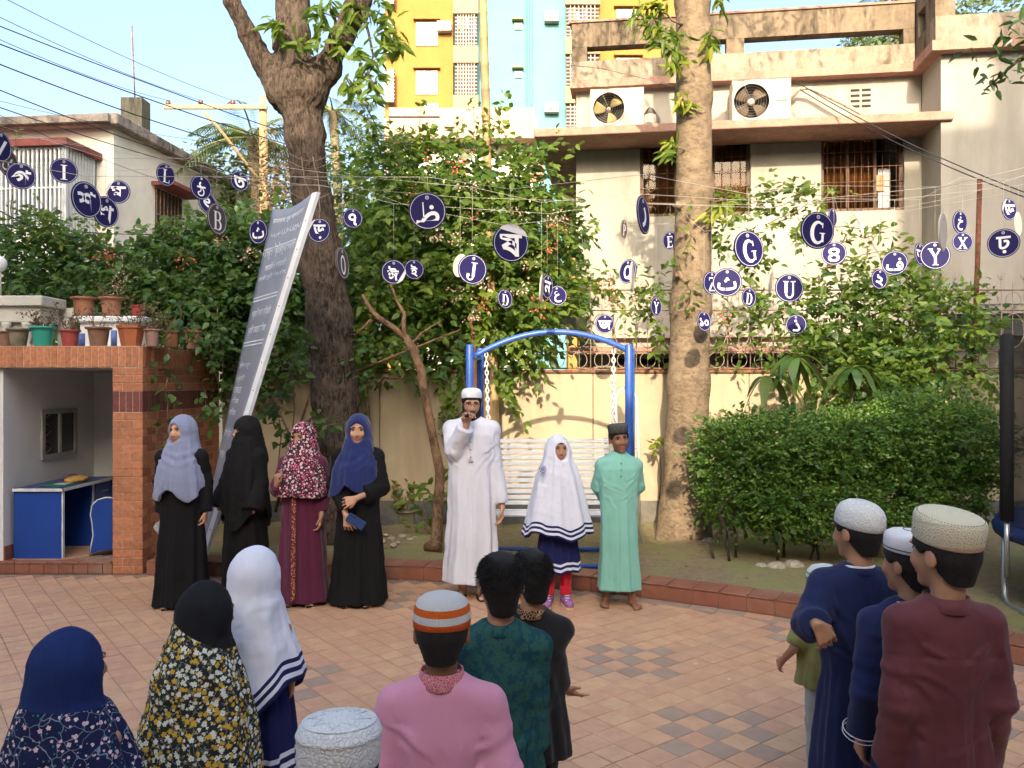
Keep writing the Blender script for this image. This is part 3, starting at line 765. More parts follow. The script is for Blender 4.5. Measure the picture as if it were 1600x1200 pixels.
    tag(MB().tube([P(890, 102, 11.7), P(935, 106, 11.3), P(990, 118, 11.0), P(1050, 135, 10.7)], .007, 5).build('roof_cable', mat('grey_cable', None)), 'dark cable sagging across the parapet above the left air conditioner', 'cable')
GLASS = None
def glass():
    m, t, b, tc = newmat('tinted_glass'); g = N(t, 'ShaderNodeBsdfGlossy'); g.inputs['Roughness'].default_value = .04; tr = N(t, 'ShaderNodeBsdfTransparent'); tr.inputs[0].default_value = (.72, .64, .54, 1)
    mx = N(t, 'ShaderNodeMixShader'); mx.inputs[0].default_value = .012; t.links.new(tr.outputs[0], mx.inputs[1]); t.links.new(g.outputs[0], mx.inputs[2]); t.links.new(mx.outputs[0], t.nodes['Material Output'].inputs[0]); return m
GLASS = glass()
neighbour()
# ---- cream house on the left with a barred verandah
def left_house():
    cw = mat('left_cream', (.72, .69, .60), rough=.9, var=.05, scale=1.2, stain=(.45, .42, .35), stain_amt=.35)
    red = mat('red_band', (.20, .06, .05), rough=.8, var=.2); st = streaks('mouldy_roof', (.36, .31, .26), (.05, .045, .04), .95, (4, 4, 2))
    a = Vector((-7.78, 16.0, 0)); b = Vector((-7.25, 21, 0)); root = empty('verandah_house', a, 0, 'cream two storey house with white barred verandah behind the creepers', 'house')
    u = (b - a).normalized(); n = Vector((u.y, -u.x, 0))
    ML = Matrix(((n.x, u.x, 0, a.x), (n.y, u.y, 0, a.y), (0, 0, 1, 0), (0, 0, 0, 1)))    # local x out to the right, y back
    hb = lambda name, m, *q, bev=0, par=root: MB().box(*q, ML, bev).build(name, m, par)
    Z = 6.75
    hb('wall', cw, -8, 0, 0, 6, 0, Z); hb('roof', st, -8.1, .22, -.25, 6.3, Z, Z + .22, bev=.02)
    MB().box(-8.2, .1, -.35, -.25, Z + .03, Z + .17, ML).build('roof_edge', st, root)
    # verandah
    x1 = -.35; hb('verandah_floor', cw, -8, x1 + .05, -1.0, 0, 3.6, 4.6); hb('verandah_hood', red, -8, x1 + .12, -1.1, 0, 6.12, 6.25)
    bar = MB(); bar.box(-.02, .02, -.02, .02, 0, 1.52); bm_ = bar.mesh('bar', [mat('white_bar', (.58, .6, .6), rough=.6)])
    M3 = ML.to_3x3().to_4x4()
    def put(x, y):
        o = mobj('bar', bm_, None, root); o.location = ML @ Vector((x, y, 4.6)); o.rotation_euler = M3.to_euler()
    x = x1
    while x > -3.2: put(x, -.98); x -= .088
    y = -.9
    while y < -.05: put(x1, y); y += .088
    hb('corner_post', mat('white_bar', None), x1 - .04, x1 + .04, -1.0, -.93, 4.6, 6.12)
    for z in (4.62, 5.35, 6.08): hb('rail', mat('white_bar', None), -3.3, x1 + .02, -1.005, -.965, z, z + .03)
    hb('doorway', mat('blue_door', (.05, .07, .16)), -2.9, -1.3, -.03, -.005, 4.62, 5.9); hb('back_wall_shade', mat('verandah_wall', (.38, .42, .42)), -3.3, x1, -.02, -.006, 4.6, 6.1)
    # side window
    w0, w1, z0, z1 = 1.5, 2.6, 5.0, 5.95
    hb('window', dark_in, .002, .02, w0, w1, z0, z1); 
    for k in range(7): hb('window_bar', rust, .02, .04, w0 + .15 * k, w0 + .15 * k + .02, z0, z1)
    hb('window_hood', red, 0, .5, w0 - .15, w1 + .2, z1 + .02, z1 + .1); hb('window_sill', red, 0, .2, w0 - .1, w1 + .1, z0 - .1, z0)
    p = P(212, 200, 17.2); MB().box(p.x - .22, p.x + .22, p.y - .2, p.y + .2, Z + .2, CAMZ + (600 - 157) * 17.2 / F).build('roof_post', streaks('mossy_post', (.16, .15, .11), (.05, .05, .04)), root)
    tag(MB().tube([P(211, 160, 17.2), P(206, 40, 17.2)], .014, 5).build('antenna_rod', rust), 'thin tall rod rising from the roof post of the verandah house', 'antenna')
left_house()
# ---- apartment block, yellow and turquoise
def apartments():
    D = 50.0; X = lambda px: (px - 800) * D / F; Zz = lambda py: CAMZ + (600 - py) * D / F
    yel = streaks('yellow_paint', (.30, .155, .045), (.22, .11, .035), .5, (1.2, 1.2, .12)); cy = mat('turquoise_paint', (.10, .235, .255), rough=.85, var=.04, scale=.5, stain=(.085, .21, .24), stain_amt=.5, stain_scale=(.4, .4, 1.5)); cre = mat('apartment_cream', (.30, .22, .125), rough=.85, var=.03)
    root = empty('apartment_block', (X(800), D, 0), 0, 'tall yellow and turquoise apartment block rising behind the trees', 'building')
    wb = lambda n, m, *a, par=root: MB().box(*a).build(n, m, par)
    T = 33
    wb('yellow_wall', yel, X(601), X(708), D, D + 10, 0, T); wb('turquoise_wall', cy, X(708), X(886), D + .6, D + 10, 0, T); wb('yellow_wall', yel, X(886), X(1088), D, D + 10, 0, T)
    fr = mat('white_window_frame', (.36, .35, .33)); gl = mat('pale_pane', (.15, .165, .17), rough=.15, var=.05, spec=.6); bars = mat('balcony_bars', (.30, .27, .24)); inner = mat('balcony_dark', (.10, .065, .05))
    st = 76 * D / F; laundry = [mat('laundry_pink', (.6, .15, .2)), mat('laundry_orange', (.65, .2, .05)), mat('laundry_white', (.6, .55, .5)), mat('laundry_navy', (.05, .05, .12))]
    r = random.Random(4)
    def window(px0, px1, zt, h, y=D):
        o = wb('window', fr, X(px0), X(px1), y - .06, y - .002, zt - h, zt)
        for a, b in ((px0 + 2, (px0 + px1) / 2 - 1), ((px0 + px1) / 2 + 1, px1 - 2)): wb('pane', gl, X(a), X(b), y - .07, y - .061, zt - h + .08, zt - .08, par=o)
        wb('window_hood', yel, X(px0 - 4), X(px1 + 4), y - .3, y - .002, zt + .1, zt + .2)
    def balcony(px0, px1, zt, wash=False, y=D):
        # recessed barred balcony between solid parapets
        o = wb('balcony', inner, X(px0), X(px1), y - .45, y - .40, zt - 2.0, zt)
        for k in range(1, 8): x = X(px0) + (X(px1) - X(px0)) * k / 8; wb('bar', bars, x - .03, x + .03, y - .62, y - .58, zt - 2.0, zt, par=o)
        for k in range(1, 9): z = zt - 2.0 * k / 9; wb('rail', bars, X(px0), X(px1), y - .625, y - .585, z - .025, z + .025, par=o)
        if wash:
            for k in range(5):
                x = X(px0) + .12 + k * .24; h = r.uniform(.6, 1.3); zz = zt - r.uniform(.1, .4)
                wb('hanging_clothes', laundry[k % 4], x, x + .2, y - .56, y - .54, zz - h, zz, par=o)
    for k in range(-2, 5):
        zt = Zz(111) + st * k
        window(650, 684, zt, 37 * D / F); balcony(601, 619, zt - .1, y=D + .01); balcony(712, 746, zt + .25, wash=(k == 1))
        wb('balcony_parapet', cre, X(709), X(748), D - .7, D - .4, zt + .25, zt + .25 + 26 * D / F)
        zr = Zz(15) + st * (k - 1); window(963, 1000, zr, 37 * D / F); balcony(884, 934, zr, y=D - .01, wash=(k == 1)); wb('balcony_parapet', cre, X(882), X(936), D - .72, D - .41, zr, zr + 26 * D / F)
        zc = Zz(30) + st * (k - 1)
        o = wb('vent_window', fr, X(804), X(816), D + .5, D + .598, zc - .4, zc); wb('vent_hood', mat('lime_ledge', (.2, .26, .1)), X(800), X(818), D + .2, D + .598, zc + .12, zc + .2)
    for k, (px, py) in enumerate(((695, 45), (862, 23), (862, 166), (675, 173))):
        z = Zz(py); y = D if px < 700 else D + .6
        a = wb('air_conditioner_unit', fr, X(px - 11), X(px + 11), y - .5, y - .05, z - .3, z + .28)
        MB().lathe([(0, 0), (.2, 0), (.2, .01), (0, .01)], 16, Matrix.Translation((X(px - 3), y - .5, z)) @ Matrix.Rotation(R(90), 4, 'X')).build('fan', mat('fan_grey', (.3, .28, .25)), a)
    for px in (822, 826, 831): MB().tube([(X(px), D + .5, 5), (X(px), D + .5, T)], .05, 5).build('drain_pipe', cy, root)
apartments()
# ---- low pink building in front of the apartments
def pink_low():
    D = 22.0; root = empty('pink_roofed_building', (-1.5, D, 0), 0, 'low pale pink building with overhanging roof edge under the apartments', 'building')
    X = lambda px: (px - 800) * D / F; Zz = lambda py: CAMZ + (600 - py) * D / F; pk = streaks('pale_pink', (.46, .30, .23), (.3, .19, .15), .5, (2, 2, 1))
    cw = mat('left_cream', None)
    MB().box(X(606), X(840), D - .6, D + 6, Zz(226), Zz(196)).build('roof_band', pk, root); MB().box(X(612), X(834), D - .5, D + 6, Zz(195.8), Zz(178)).build('parapet', pk, root); MB().box(X(630), X(832), D, D + 6, 0, Zz(226.2)).build('wall', cw, root)
    w_ = MB().box(X(806), X(850), D - .05, D - .004, Zz(285), Zz(240)).build('window', mat('rusty_shutter', (.3, .14, .09), var=.3), root); MB().box(X(812), X(830), D - .07, D - .052, Zz(280), Zz(246)).build('pane', mat('pale_pane', None), w_)
    MB().box(X(612), X(690), D - .56, D - .51, Zz(196), Zz(192)).build('slot', mat('dark_room', None), root)
    MB().box(X(697), X(712), D - .7, D - .62, Zz(210), Zz(192)).build('outdoor_unit', mat('ac_cream', None), root)
pink_low()
# ---- unseen building added behind the camera, roofline stepped to shape the court's shade
def shade_caster():
    root = empty('shade_building', (0, -8, 0), 0, 'unseen stepped building added behind the viewer to shade the court', 'building')
    cw = mat('shade_building_wall', (.42, .38, .30), rough=.9); y = -8.0; k = .445
    zt = lambda zw, yw=9.6: zw + (yw - y) * k
    sh = .10 * 17.6       # the sun comes slightly from the left
    steps = [(-40, -5.6 - sh, 19.0), (-5.6 - sh, -.75 - sh, 11.4), (-.75 - sh, 1.4 - sh, zt(.38)), (1.4 - sh, 2.0 - sh, zt(-.55)), (2.0 - sh, 2.35 - sh, zt(.38)), (2.35 - sh, 2.95 - sh, zt(1.15)), (2.95 - sh, 3.65 - sh, zt(.3)), (3.65 - sh, 5.2 - sh, zt(1.2)), (5.2 - sh, 6.1 - sh, 13.2), (6.1 - sh, 40, 15.8)]
    for i, (a, b, h) in enumerate(steps):
        MB().box(a + .002, b - .002, y - 6, y, 0, h).build('wall', cw, root)
        MB().box(a, b, y - 6.1, y + .1, h, h + .12).build('roof_slab', weath, root)
    for i in range(-6, 7):
        for z in (1.2, 4.4): 
            w_ = MB().box(i * 2.6 - .7, i * 2.6 + .7, y, y + .05, z, z + 1.4).build('window', dark_in, root)
shade_caster()
# ---- utility pole with cross arm, and wires
def pole():
    D = 18.0; root = empty('utility_pole', (P(411, 300, D).x, D, 0), 0, 'tan utility pole with cross arm and three insulators beside the big tree', 'utility pole')
    wd = mat('tan_pole', (.50, .34, .17), rough=.85, var=.12, scale=6, bump=.2)
    MB().tube([(P(413, 300, D).x, D, 0), P(413, 400, D), P(411, 150, D)], [.13, .1, .085], 12).build('pole', wd, root)
    a, b = P(260, 170, D), P(420, 170, D); MB().box(a.x, b.x, D - .16, D - .09, a.z - .045, a.z + .045).build('cross_arm', wd, root)
    MB().tube([P(318, 175, D - .12), P(340, 198, D - .1), P(408, 285, D - .08)], .035, 8).build('brace', wd, root)
    for px in (263, 314, 364):
        q = P(px, 165, D - .12); 
        MB().lathe([(.015, -.05), (.02, 0), (.055, .02), (.06, .05), (.035, .07), (.05, .09), (.03, .12), (0, .125)], 12, Matrix.Translation(q)).build('insulator', mat('brown_porcelain', (.12, .045, .035), rough=.3, spec=.6), root)
    wm = mat('wire_black', (.03, .03, .035), rough=.6)
    def wire(p0, p1, sag, r, lab):
        p0, p1 = Vector(p0), Vector(p1); pts = [p0.lerp(p1, t) - Vector((0, 0, sag * 4 * t * (1 - t))) for t in np.linspace(0, 1, 22)]
        tag(MB().tube(pts, r, 5).build('overhead_wire', wm), lab, 'wire', 'overhead wires')
    for px, (ex, ey) in ((263, (0, 53)), (314, (0, 18)), (364, (30, 0))):
        e = P(ex, ey, 11.0); s = P(px, 157, D - .12); wire(s, s + (e - s) * 1.25, .12, .005, 'thin overhead wire tied to an insulator of the utility pole')
    for (y0, x1, y1, r, sag) in ((33, 560, 245, .014, .1), (61, 470, 232, .016, .1), (91, 400, 237, .016, .12), (129, 420, 285, .014, .15), (160, 380, 282, .013, .1), (150, 330, 222, .006, .1), (168, 330, 305, .007, .15)):
        e = P(0, y0, 11.5); s = P(x1, y1, 16.5); wire(s, s + (e - s) * 1.3, sag, r * .6, 'dark overhead cable passing in front of the verandah house')
    for (a, b, r) in (((0, 330, 9), (170, 395, 9.4), .008), ((0, 350, 9), (320, 365, 9.6), .006), ((300, 380, 9.6), (460, 330, 8.6), .005)): wire(P(*a), P(*b), .05, r, 'thin cable drooping over the creepers on the left')
    for (a, b, sag) in (((1240, 125, 11.2), (1640, 315, 8.5), .1), ((1250, 140, 11.2), (1640, 322, 8.5), .1)): wire(P(*a), P(*b), sag, .007, 'thin cable running from the ledge to the rusty pipe')
    tag(MB().tube([P(1531, 280, 9.3), P(1527, 420, 9.3), P(1520, 600, 9.3)], .028, 8).build('rusty_pipe', mat('rust_red', (.17, .065, .04), rough=.85, var=.3, scale=20)), 'rusty red upright pipe behind the grille fence on the right', 'pipe')
pole()
# ================================================================== people
SK = lambda n, c: mat('skin_' + n, c, rough=.5, var=.06, scale=14, bump=.05, bscale=160, spec=.35)
skin_mid = SK('mid', (.37, .195, .115)); skin_lt = SK('light', (.48, .27, .17)); skin_dk = SK('dark', (.24, .115, .065))
hair_m = mat('black_hair', (.010, .009, .009), rough=.6, var=.3, scale=60, bump=.5, bscale=240, spec=.25)
eye_w = mat('eye_white', (.62, .58, .54), rough=.25, var=.03); iris_m = mat('iris', (.012, .008, .006), rough=.15, var=0)
lip_m = mat('lips', (.36, .13, .105), rough=.45, var=.05)
sole_m = mat('sandal', (.03, .025, .022), rough=.7)
def rotm(yaw=0, pitch=0, roll=0):
    return np.array((Matrix.Rotation(R(yaw), 3, 'Z') @ Matrix.Rotation(R(pitch), 3, 'X') @ Matrix.Rotation(R(roll), 3, 'Y')), np.float32)
def head_sdf(p, hc, Rm, s):
    q = ((p - np.asarray(hc, np.float32)) @ Rm) / s
    d = ell(q, (0, .012, .02), (.074, .095, .09))
    d = smin(d, ell(q, (0, -.02, -.035), (.06, .073, .08)), .02)
    d = smin(d, ell(q, (0, -.062, -.098), (.026, .026, .02)), .025)
    for sx in (-1, 1):
        d = smin(d, ell(q, (sx * .036, -.066, -.03), (.022, .02, .02)), .02)
        d = smin(d, ell(q, (sx * .03, -.078, .026), (.026, .012, .008)), .012)
        d = smax(d, -ell(q, (sx * .031, -.098, .006), (.019, .019, .012)), .01)
        e = ell(q, (sx * .079, .014, -.012), (.011, .021, .032)); e = smax(e, -ell(q, (sx * .092, .006, -.008), (.008, .012, .02)), .006)
        d = smin(d, e, .008)
    d = smin(d, rc(q, (0, -.088, .012), (0, -.106, -.03), .007, .0125), .01)
    d = smin(d, ell(q, (0, -.1, -.034), (.017, .011, .009)), .008)
    return d * s
def hand_sdf(p, w_, d, n, side, hs, curl=(25, 35), spread=1.0, thumb=25):
    """w_ wrist, d finger direction, n palm normal, side +1/-1: which lateral side the thumb is on"""
    w_ = Vector(w_); d = Vector(d).normalized(); n = Vector(n); n = (n - d * n.dot(d)).normalized(); t = d.cross(n) * side
    r = .050 * hs; out = None
    fl = (.92, 1.0, .95, .78)
    for i in range(4):
        off = (.26 - i * .17) * hs * .85
        k = w_ + d * (.50 - .02 * abs(i - 1)) * hs + t * off
        m = rc(p, w_ + t * off * .45 + d * .06 * hs, k, r * 1.35, r * 1.2)
        out = m if out is None else smin(out, m, .012)
    for i in range(4):
        off = (.26 - i * .17) * hs * .85
        k = w_ + d * (.50 - .02 * abs(i - 1)) * hs + t * off
        a = R(curl[0] + 4 * i); b = a + R(curl[1])
        lat = t * ((.10 - i * .07) * spread)
        d1 = (d * math.cos(a) + n * math.sin(a) + lat).normalized(); d2 = (d * math.cos(b) + n * math.sin(b) + lat).normalized()
        k2 = k + d1 * .25 * hs * fl[i]; k3 = k2 + d2 * .22 * hs * fl[i]
        f = smin(rc(p, k, k2, r * 1.05, r * .95), rc(p, k2, k3, r * .95, r * .8), .004)
        out = smin(out, f, .005)
    b0 = w_ + d * .12 * hs + t * .16 * hs; ta = R(thumb)
    b1 = b0 + (d * .75 + t * .62 + n * .35).normalized() * .24 * hs; b2 = b1 + (d * math.cos(ta) + t * .12 + n * math.sin(ta)).normalized() * .21 * hs
    out = smin(out, smin(rc(p, b0, b1, r * 1.4, r * 1.1), rc(p, b1, b2, r * 1.1, r * .85), .004), .01)
    return out
def loft(p, prof, fn=None, fa=None, ph=0.0, zb=None, hollow=.15, e=2.2, cap=True):
    """elliptic column: prof rows (z, rx, ry, cx, cy); fn folds round the column, fa fold amplitude over z"""
    pr = sorted(prof); z = p[:, 2]; zs = [r[0] for r in pr]
    g = lambda i: np.interp(z, zs, [r[i] if len(r) > i else 0.0 for r in pr]).astype(np.float32)
    rx, ry, cx, cy = g(1), g(2), g(3), g(4)
    x = p[:, 0] - cx; y = p[:, 1] - cy
    k = (np.abs(x / rx) ** e + np.abs(y / ry) ** e) ** (1 / e)
    d = (k - 1) * np.minimum(rx, ry)
    if fn:
        a = np.arctan2(y, x); am = np.interp(z, [q[0] for q in fa], [q[1] for q in fa])
        f = np.cos(fn * a + 1.1 * np.sin(2 * a + ph) + .6 * np.sin(z * 4 + ph * 2) + ph)
        f2 = np.cos((fn * 2 + 1) * a + 1.7 * np.sin(3 * a - ph) + .8 * np.sin(z * 6 + ph))
        d = d - am * (.75 * np.sign(f) * np.abs(f) ** .8 + .35 * f2)
    z0 = zs[0] if zb is None else zb(p)
    if hollow:
        d = np.maximum(d, -np.maximum(d + .026, z - (z0 + .05)))
    d = np.maximum(d, z0 - z)
    if cap: d = smax(d, z - zs[-1], .02)
    return d * .85
def creases(p, seed, zs, ws, n=13, amp=.0048):
    """pulled folds that run from the armpits across the cloth"""
    rs = np.random.RandomState(seed); o = np.zeros(len(p), np.float32)
    for sd in (-1, 1):
        for k in range(n):
            a = math.radians(rs.uniform(-100, -15)); L = rs.uniform(.03, .09); w_ = rs.uniform(.007, .012); ox, oz = sd * ws * rs.uniform(.55, .95), zs - rs.uniform(.07, .34)
            tx, tz = -sd * math.cos(a), math.sin(a); x = p[:, 0] - ox; z = p[:, 2] - oz; al = x * tx + z * tz - L * .8; pe = -x * tz + z * tx + .25 * al * al / L * rs.uniform(-1, 1)
            m = (p[:, 1] > 0) if k % 2 else (p[:, 1] < 0)
            o += np.where(m, np.exp(-(al / L) ** 2) * (np.exp(-(pe / w_) ** 2) - .55 * np.exp(-((pe - 1.6 * w_) / w_) ** 2)), 0)
    return o * amp
def swags(p, z0, x0=0.0, amp=.008, span=.085, tilt=0.0, k=60):
    """hanging curved folds under the chin"""
    x = p[:, 0] - x0; u = p[:, 2] - 3.2 * x * x + tilt * x
    return amp * np.sin(u * k) * np.exp(-((p[:, 2] - z0) / span) ** 2) * (p[:, 1] < .02)
class Person:
    def __init__(s, label, px, d, H, yaw=0, hs=1.0, skin=None, hyaw=0, hpitch=0, hroll=0, sw=None, lean=(0, 0), group=None, x=None):
        s.x0 = (px - 800) * d / F if x is None else x; s.d = d; s.H = H; s.yaw = yaw; s.s = hs; s.skin = skin or skin_mid
        s.root = empty('person', (s.x0, d, 0), R(yaw), label, 'person', group)
        s.hz = H - .11 * hs; s.hc = np.array((lean[0], lean[1], s.hz), np.float32); s.Rm = rotm(hyaw, hpitch, hroll)
        s.sw = (sw or .118 * H) * .82; s.zs = s.hz - .155 * hs - .014; s.arms = []; s.bottom = 'column'; s.feet = None; s.h = .0083
    def L(s, px, py, y=0.0):
        """photo pixel -> local point at local depth y (for yaw 0 or 180 people)"""
        dd = s.d + (y if abs(s.yaw) < 90 else -y)
        X = (px - 800) * dd / F - s.x0; Z = CAMZ + (600 - py) * dd / F
        c, sn = math.cos(R(-s.yaw)), math.sin(R(-s.yaw)); Y = dd - s.d
        return (c * X - sn * Y, sn * X + c * Y, Z)
    def arm(s, side, el, wr, raw=False, hd=None, hn=None, curl=(25, 35), hand=True, thumbside=None, spread=1.0, thumb=25):
        sh = (side * s.sw, 0.005, s.zs - .05)
        if abs(el[0]) > .12 and not raw: el = (el[0] * .80, el[1], el[2])
        s.arms.append(dict(side=side, sh=sh, el=el, wr=wr, hd=hd or tuple(np.array(wr) - np.array(el)), hn=hn or (-side, 0, 0), curl=curl, hand=hand, ts=thumbside, spread=spread, thumb=thumb))
    def make_body(s, legz=None):
        H = s.H; hs = .105 * H; k = H / 1.6
        def f(p):
            d = head_sdf(p, s.hc, s.Rm, s.s)
            nb = (0, .012, s.zs - .02); nt_ = s.hc + s.Rm @ np.array((0, .022, -.07), np.float32) * s.s
            d = smin(d, rc(p, nb, nt_, .05 * s.s, .047 * s.s), .02)
            t = ell(p, (0, 0, s.zs - .13 * k), (s.sw * .7, .07 * k, .15 * k))
            t = smin(t, ell(p, (0, .005, s.zs - .36 * k), (s.sw * .6, .066 * k, .2 * k)), .05)
            t = smin(t, rc(p, (-s.sw * .8, .01, s.zs - .06), (s.sw * .8, .01, s.zs - .06), .03 * k, .03 * k), .05)
            d = smin(d, t, .03)
            for a in s.arms:
                t = smin(rc(p, a['sh'], a['el'], .043 * k, .034 * k), rc(p, a['el'], a['wr'], .035 * k, .023 * k), .015)
                if a['hand']:
                    ts = a['ts'] if a['ts'] is not None else 1
                    t = smin(t, hand_sdf(p, a['wr'], a['hd'], a['hn'], ts, hs, a['curl'], a['spread'], a['thumb']), .012)
                d = smin(d, t, .015)
            hip = s.zs - .5 * k
            if s.bottom == 'column':
                d = smin(d, rc(p, (0, .01, hip), (0, .01, .25 * H), .1 * k, .06 * k), .05)
            for i, sx in enumerate((-1, 1)):
                fx = s.feet[i] if s.feet else (sx * .07 * k, -.01, 0)
                an = (fx[0], fx[1] + .03 * k, .075 * k); kn = (sx * .075 * k * .9 + fx[0] * .1, .0, .28 * H)
                if s.bottom != 'column':
                    d = smin(d, rc(p, (sx * .06 * k, .01, hip), kn, .075 * k, .052 * k), .03)
                    d = smin(d, rc(p, kn, an, .05 * k, .032 * k), .03)
                else:
                    d = smin(d, rc(p, (sx * .04, .01, .25 * H), an, .05 * k, .032 * k), .03)
                dirx = .18 * sx
                heel = np.array((fx[0], fx[1] + .05 * k, .03 * k)); toe = heel + np.array((dirx * .17 * k, -.17 * k, -.012 * k))
                ft = smin(rc(p, an, heel + np.array((0, -.02, .005)), .032 * k, .032 * k), rc(p, heel, toe, .03 * k, .022 * k), .02)
                for j in range(5):
                    tp = toe + np.array(((j - 2) * .016 * k * sx + .002, .004 * abs(j - 1) * k, -.003 * k)); ft = smin(ft, rc(p, tp + np.array((0, .05 * k, .008 * k)), tp + np.array((0, -.03 * k + .006 * j * k, -.004 * k)), .011 * k, .0085 * k), .006)
                d = smin(d, np.maximum(ft, .004 - p[:, 2]), .015)
            return d
        pts = [np.array(q) for a in s.arms for q in (a['sh'], a['el'], a['wr'])] + [np.array((s.sw + .05, .2, 0)), np.array((-s.sw - .05, -.25, 0))]
        lo = np.min(pts, 0) - .2; hi = np.max(pts, 0) + .2; lo[2] = -.02; hi[2] = H + .03
        s.body = mobj('body', sdf_mesh('body', f, lo, hi, s.h), s.skin, s.root, False)
        return s
    def hp(s, q):  # head frame point -> local
        return tuple(s.hc + s.Rm @ (np.array(q, np.float32) * s.s))
    def hM(s):
        M = Matrix([list(s.Rm[i]) for i in range(3)]).to_4x4(); M.translation = Vector([float(x) for x in s.hc])
        return M @ Matrix.Scale(s.s, 4)
    def face(s, brow=True, lips=True, look=(0, 0), lid=.45, mouth=True):
        M = s.hM()
        for sx in (-1, 1):
            e = MB().ball((sx * .031, -.0675, .006), (.0142, .0125, .0082), 12, 8, M).build('eye', eye_w, s.root, False)
            MB().ball((sx * .031 + look[0], -.0778, .0055 + look[1]), (.0068, .0036, .0068), 10, 6, M).build('iris', iris_m, e, False)
            pts = [M @ Vector((sx * .031 + t * .0155, -.0800 + abs(t) * .006, .0125 - .006 * t * t)) for t in (-1, -.5, 0, .5, 1)]
            MB().tube(pts, [.0014, .0022, .0024, .0022, .0012], 5).build('eyelash', hair_m, e, False)
            if brow:
                pts = [M @ Vector((sx * (.013 + t * .04), -.0915 + t * t * .017, .0275 + .007 * t - .011 * t * t)) for t in (0, .3, .6, .85, 1)]
                MB().tube(pts, [.0028, .0038, .0036, .0026, .001], 5).build('eyebrow', hair_m, s.root, False)
            if mouth: MB().ball((sx * .0085, -.1005, -.0395), (.0035, .003, .0022), 6, 4, M).build('nostril', iris_m, s.root, False)
        if lips:
            l = MB().ball((-.008, -.0895, -.0605), (.015, .0068, .0048), 12, 6, M); l.ball((.008, -.0895, -.0605), (.015, .0068, .0048), 12, 6, M)
            l.build('upper_lip', lip_m, s.root, False)
            MB().ball((0, -.0885, -.0705), (.0195, .0078, .0062), 12, 6, M).build('lower_lip', lip_m, s.root, False)
        return s
    def cloth(s, name, f, lo, hi, m, h=.009):
        return mobj(name, sdf_mesh(name, f, lo, hi, h), m, s.root, False)
    def robe(s, prof, m, folds=(9, .012), sl=None, name='robe', ph=0.0, fz=None, cuff=.0, h=.0095, zb=None, wr=.006, slk=.03, extra=None, cr=0):
        """prof rows from hem to neck; sl: dict side -> (r_shoulder, r_elbow, r_cuff, length fraction)"""
        zt = max(r[0] for r in prof); z0 = min(r[0] for r in prof)
        fa = fz or [(z0, folds[1]), (z0 + .5 * (zt - z0), folds[1] * .6), (zt - .25 * (zt - z0), folds[1] * .1), (zt, 0)]
        arms = {a['side']: a for a in s.arms}; mx = max(max(r[1], r[2]) for r in prof) + .06
        def f(p):
            d = loft(p, prof, folds[0], fa, ph, zb)
            for sd, q in (sl or {}).items():
                q = (q[0] * .80, q[1] * .82, q[2] * .88, *q[3:]); a = arms[sd]; sh, el, wr_ = (np.array(a[k], np.float32) for k in ('sh', 'el', 'wr'))
                frac = q[3] if len(q) > 3 else .97
                if frac <= .5:
                    en = sh + (el - sh) * frac * 2; t = rc(p, sh, en, q[0], q[1]); ax = unit(en - sh)
                    cut = (p - en) @ ax
                else:
                    en = el + (wr_ - el) * ((frac - .5) * 2)
                    t = smin(rc(p, sh, el, q[0], q[1]), rc(p, el, en, q[1], q[2]), .02); ax = unit(en - el)
                    cut = (p - en) @ ax
                near = np.linalg.norm(p - en, axis=1) < .16
                te = np.linalg.norm(p - el, axis=1); t = t - .0045 * np.sin((p - el) @ (unit(el - sh) * 105) + 2 * wob(p, 12, 6)) * np.exp(-(te / .075) ** 2)
                t = t - wr * (wob(p, 26, 3 + int(sd)) * .8 + .5 * wob(p * np.array([1, 1, 2.2], np.float32), 30, 9))
                t = np.where(near, np.maximum(t, cut - .01), t)
                t = np.where(near, np.maximum(t, -np.maximum(t + .016, -(cut + .02))), t)
                d = smin(d, t, slk)
                d = smin(d, rc(p, (float(sd) * .035, .012, zt - .05), sh * np.array([.97, 1, 1], np.float32), .05, q[0] * .97), .03)
            d = d - wr * .6 * wob(p, 13, 21) - wr * .7 * (np.abs(wob(p * np.array([1.3, 1.3, .55], np.float32), 17, 77)) - .3)
            if cr: d = d - creases(p, cr, zt - .03, mx - .08)
            if extra is not None: d = extra(p, d)
            return d
        pts = [np.array(a[k]) for a in s.arms for k in ('sh', 'el', 'wr')]
        lo = np.array((-mx, -mx, z0 - .05)); hi = np.array((mx, mx, zt + .04))
        if pts: lo = np.minimum(lo, np.min(pts, 0) - .12); hi = np.maximum(hi, np.max(pts, 0) + .12)
        lo[2] = max(lo[2], z0 - .06)
        return s.cloth(name, f, lo, hi, m, h)
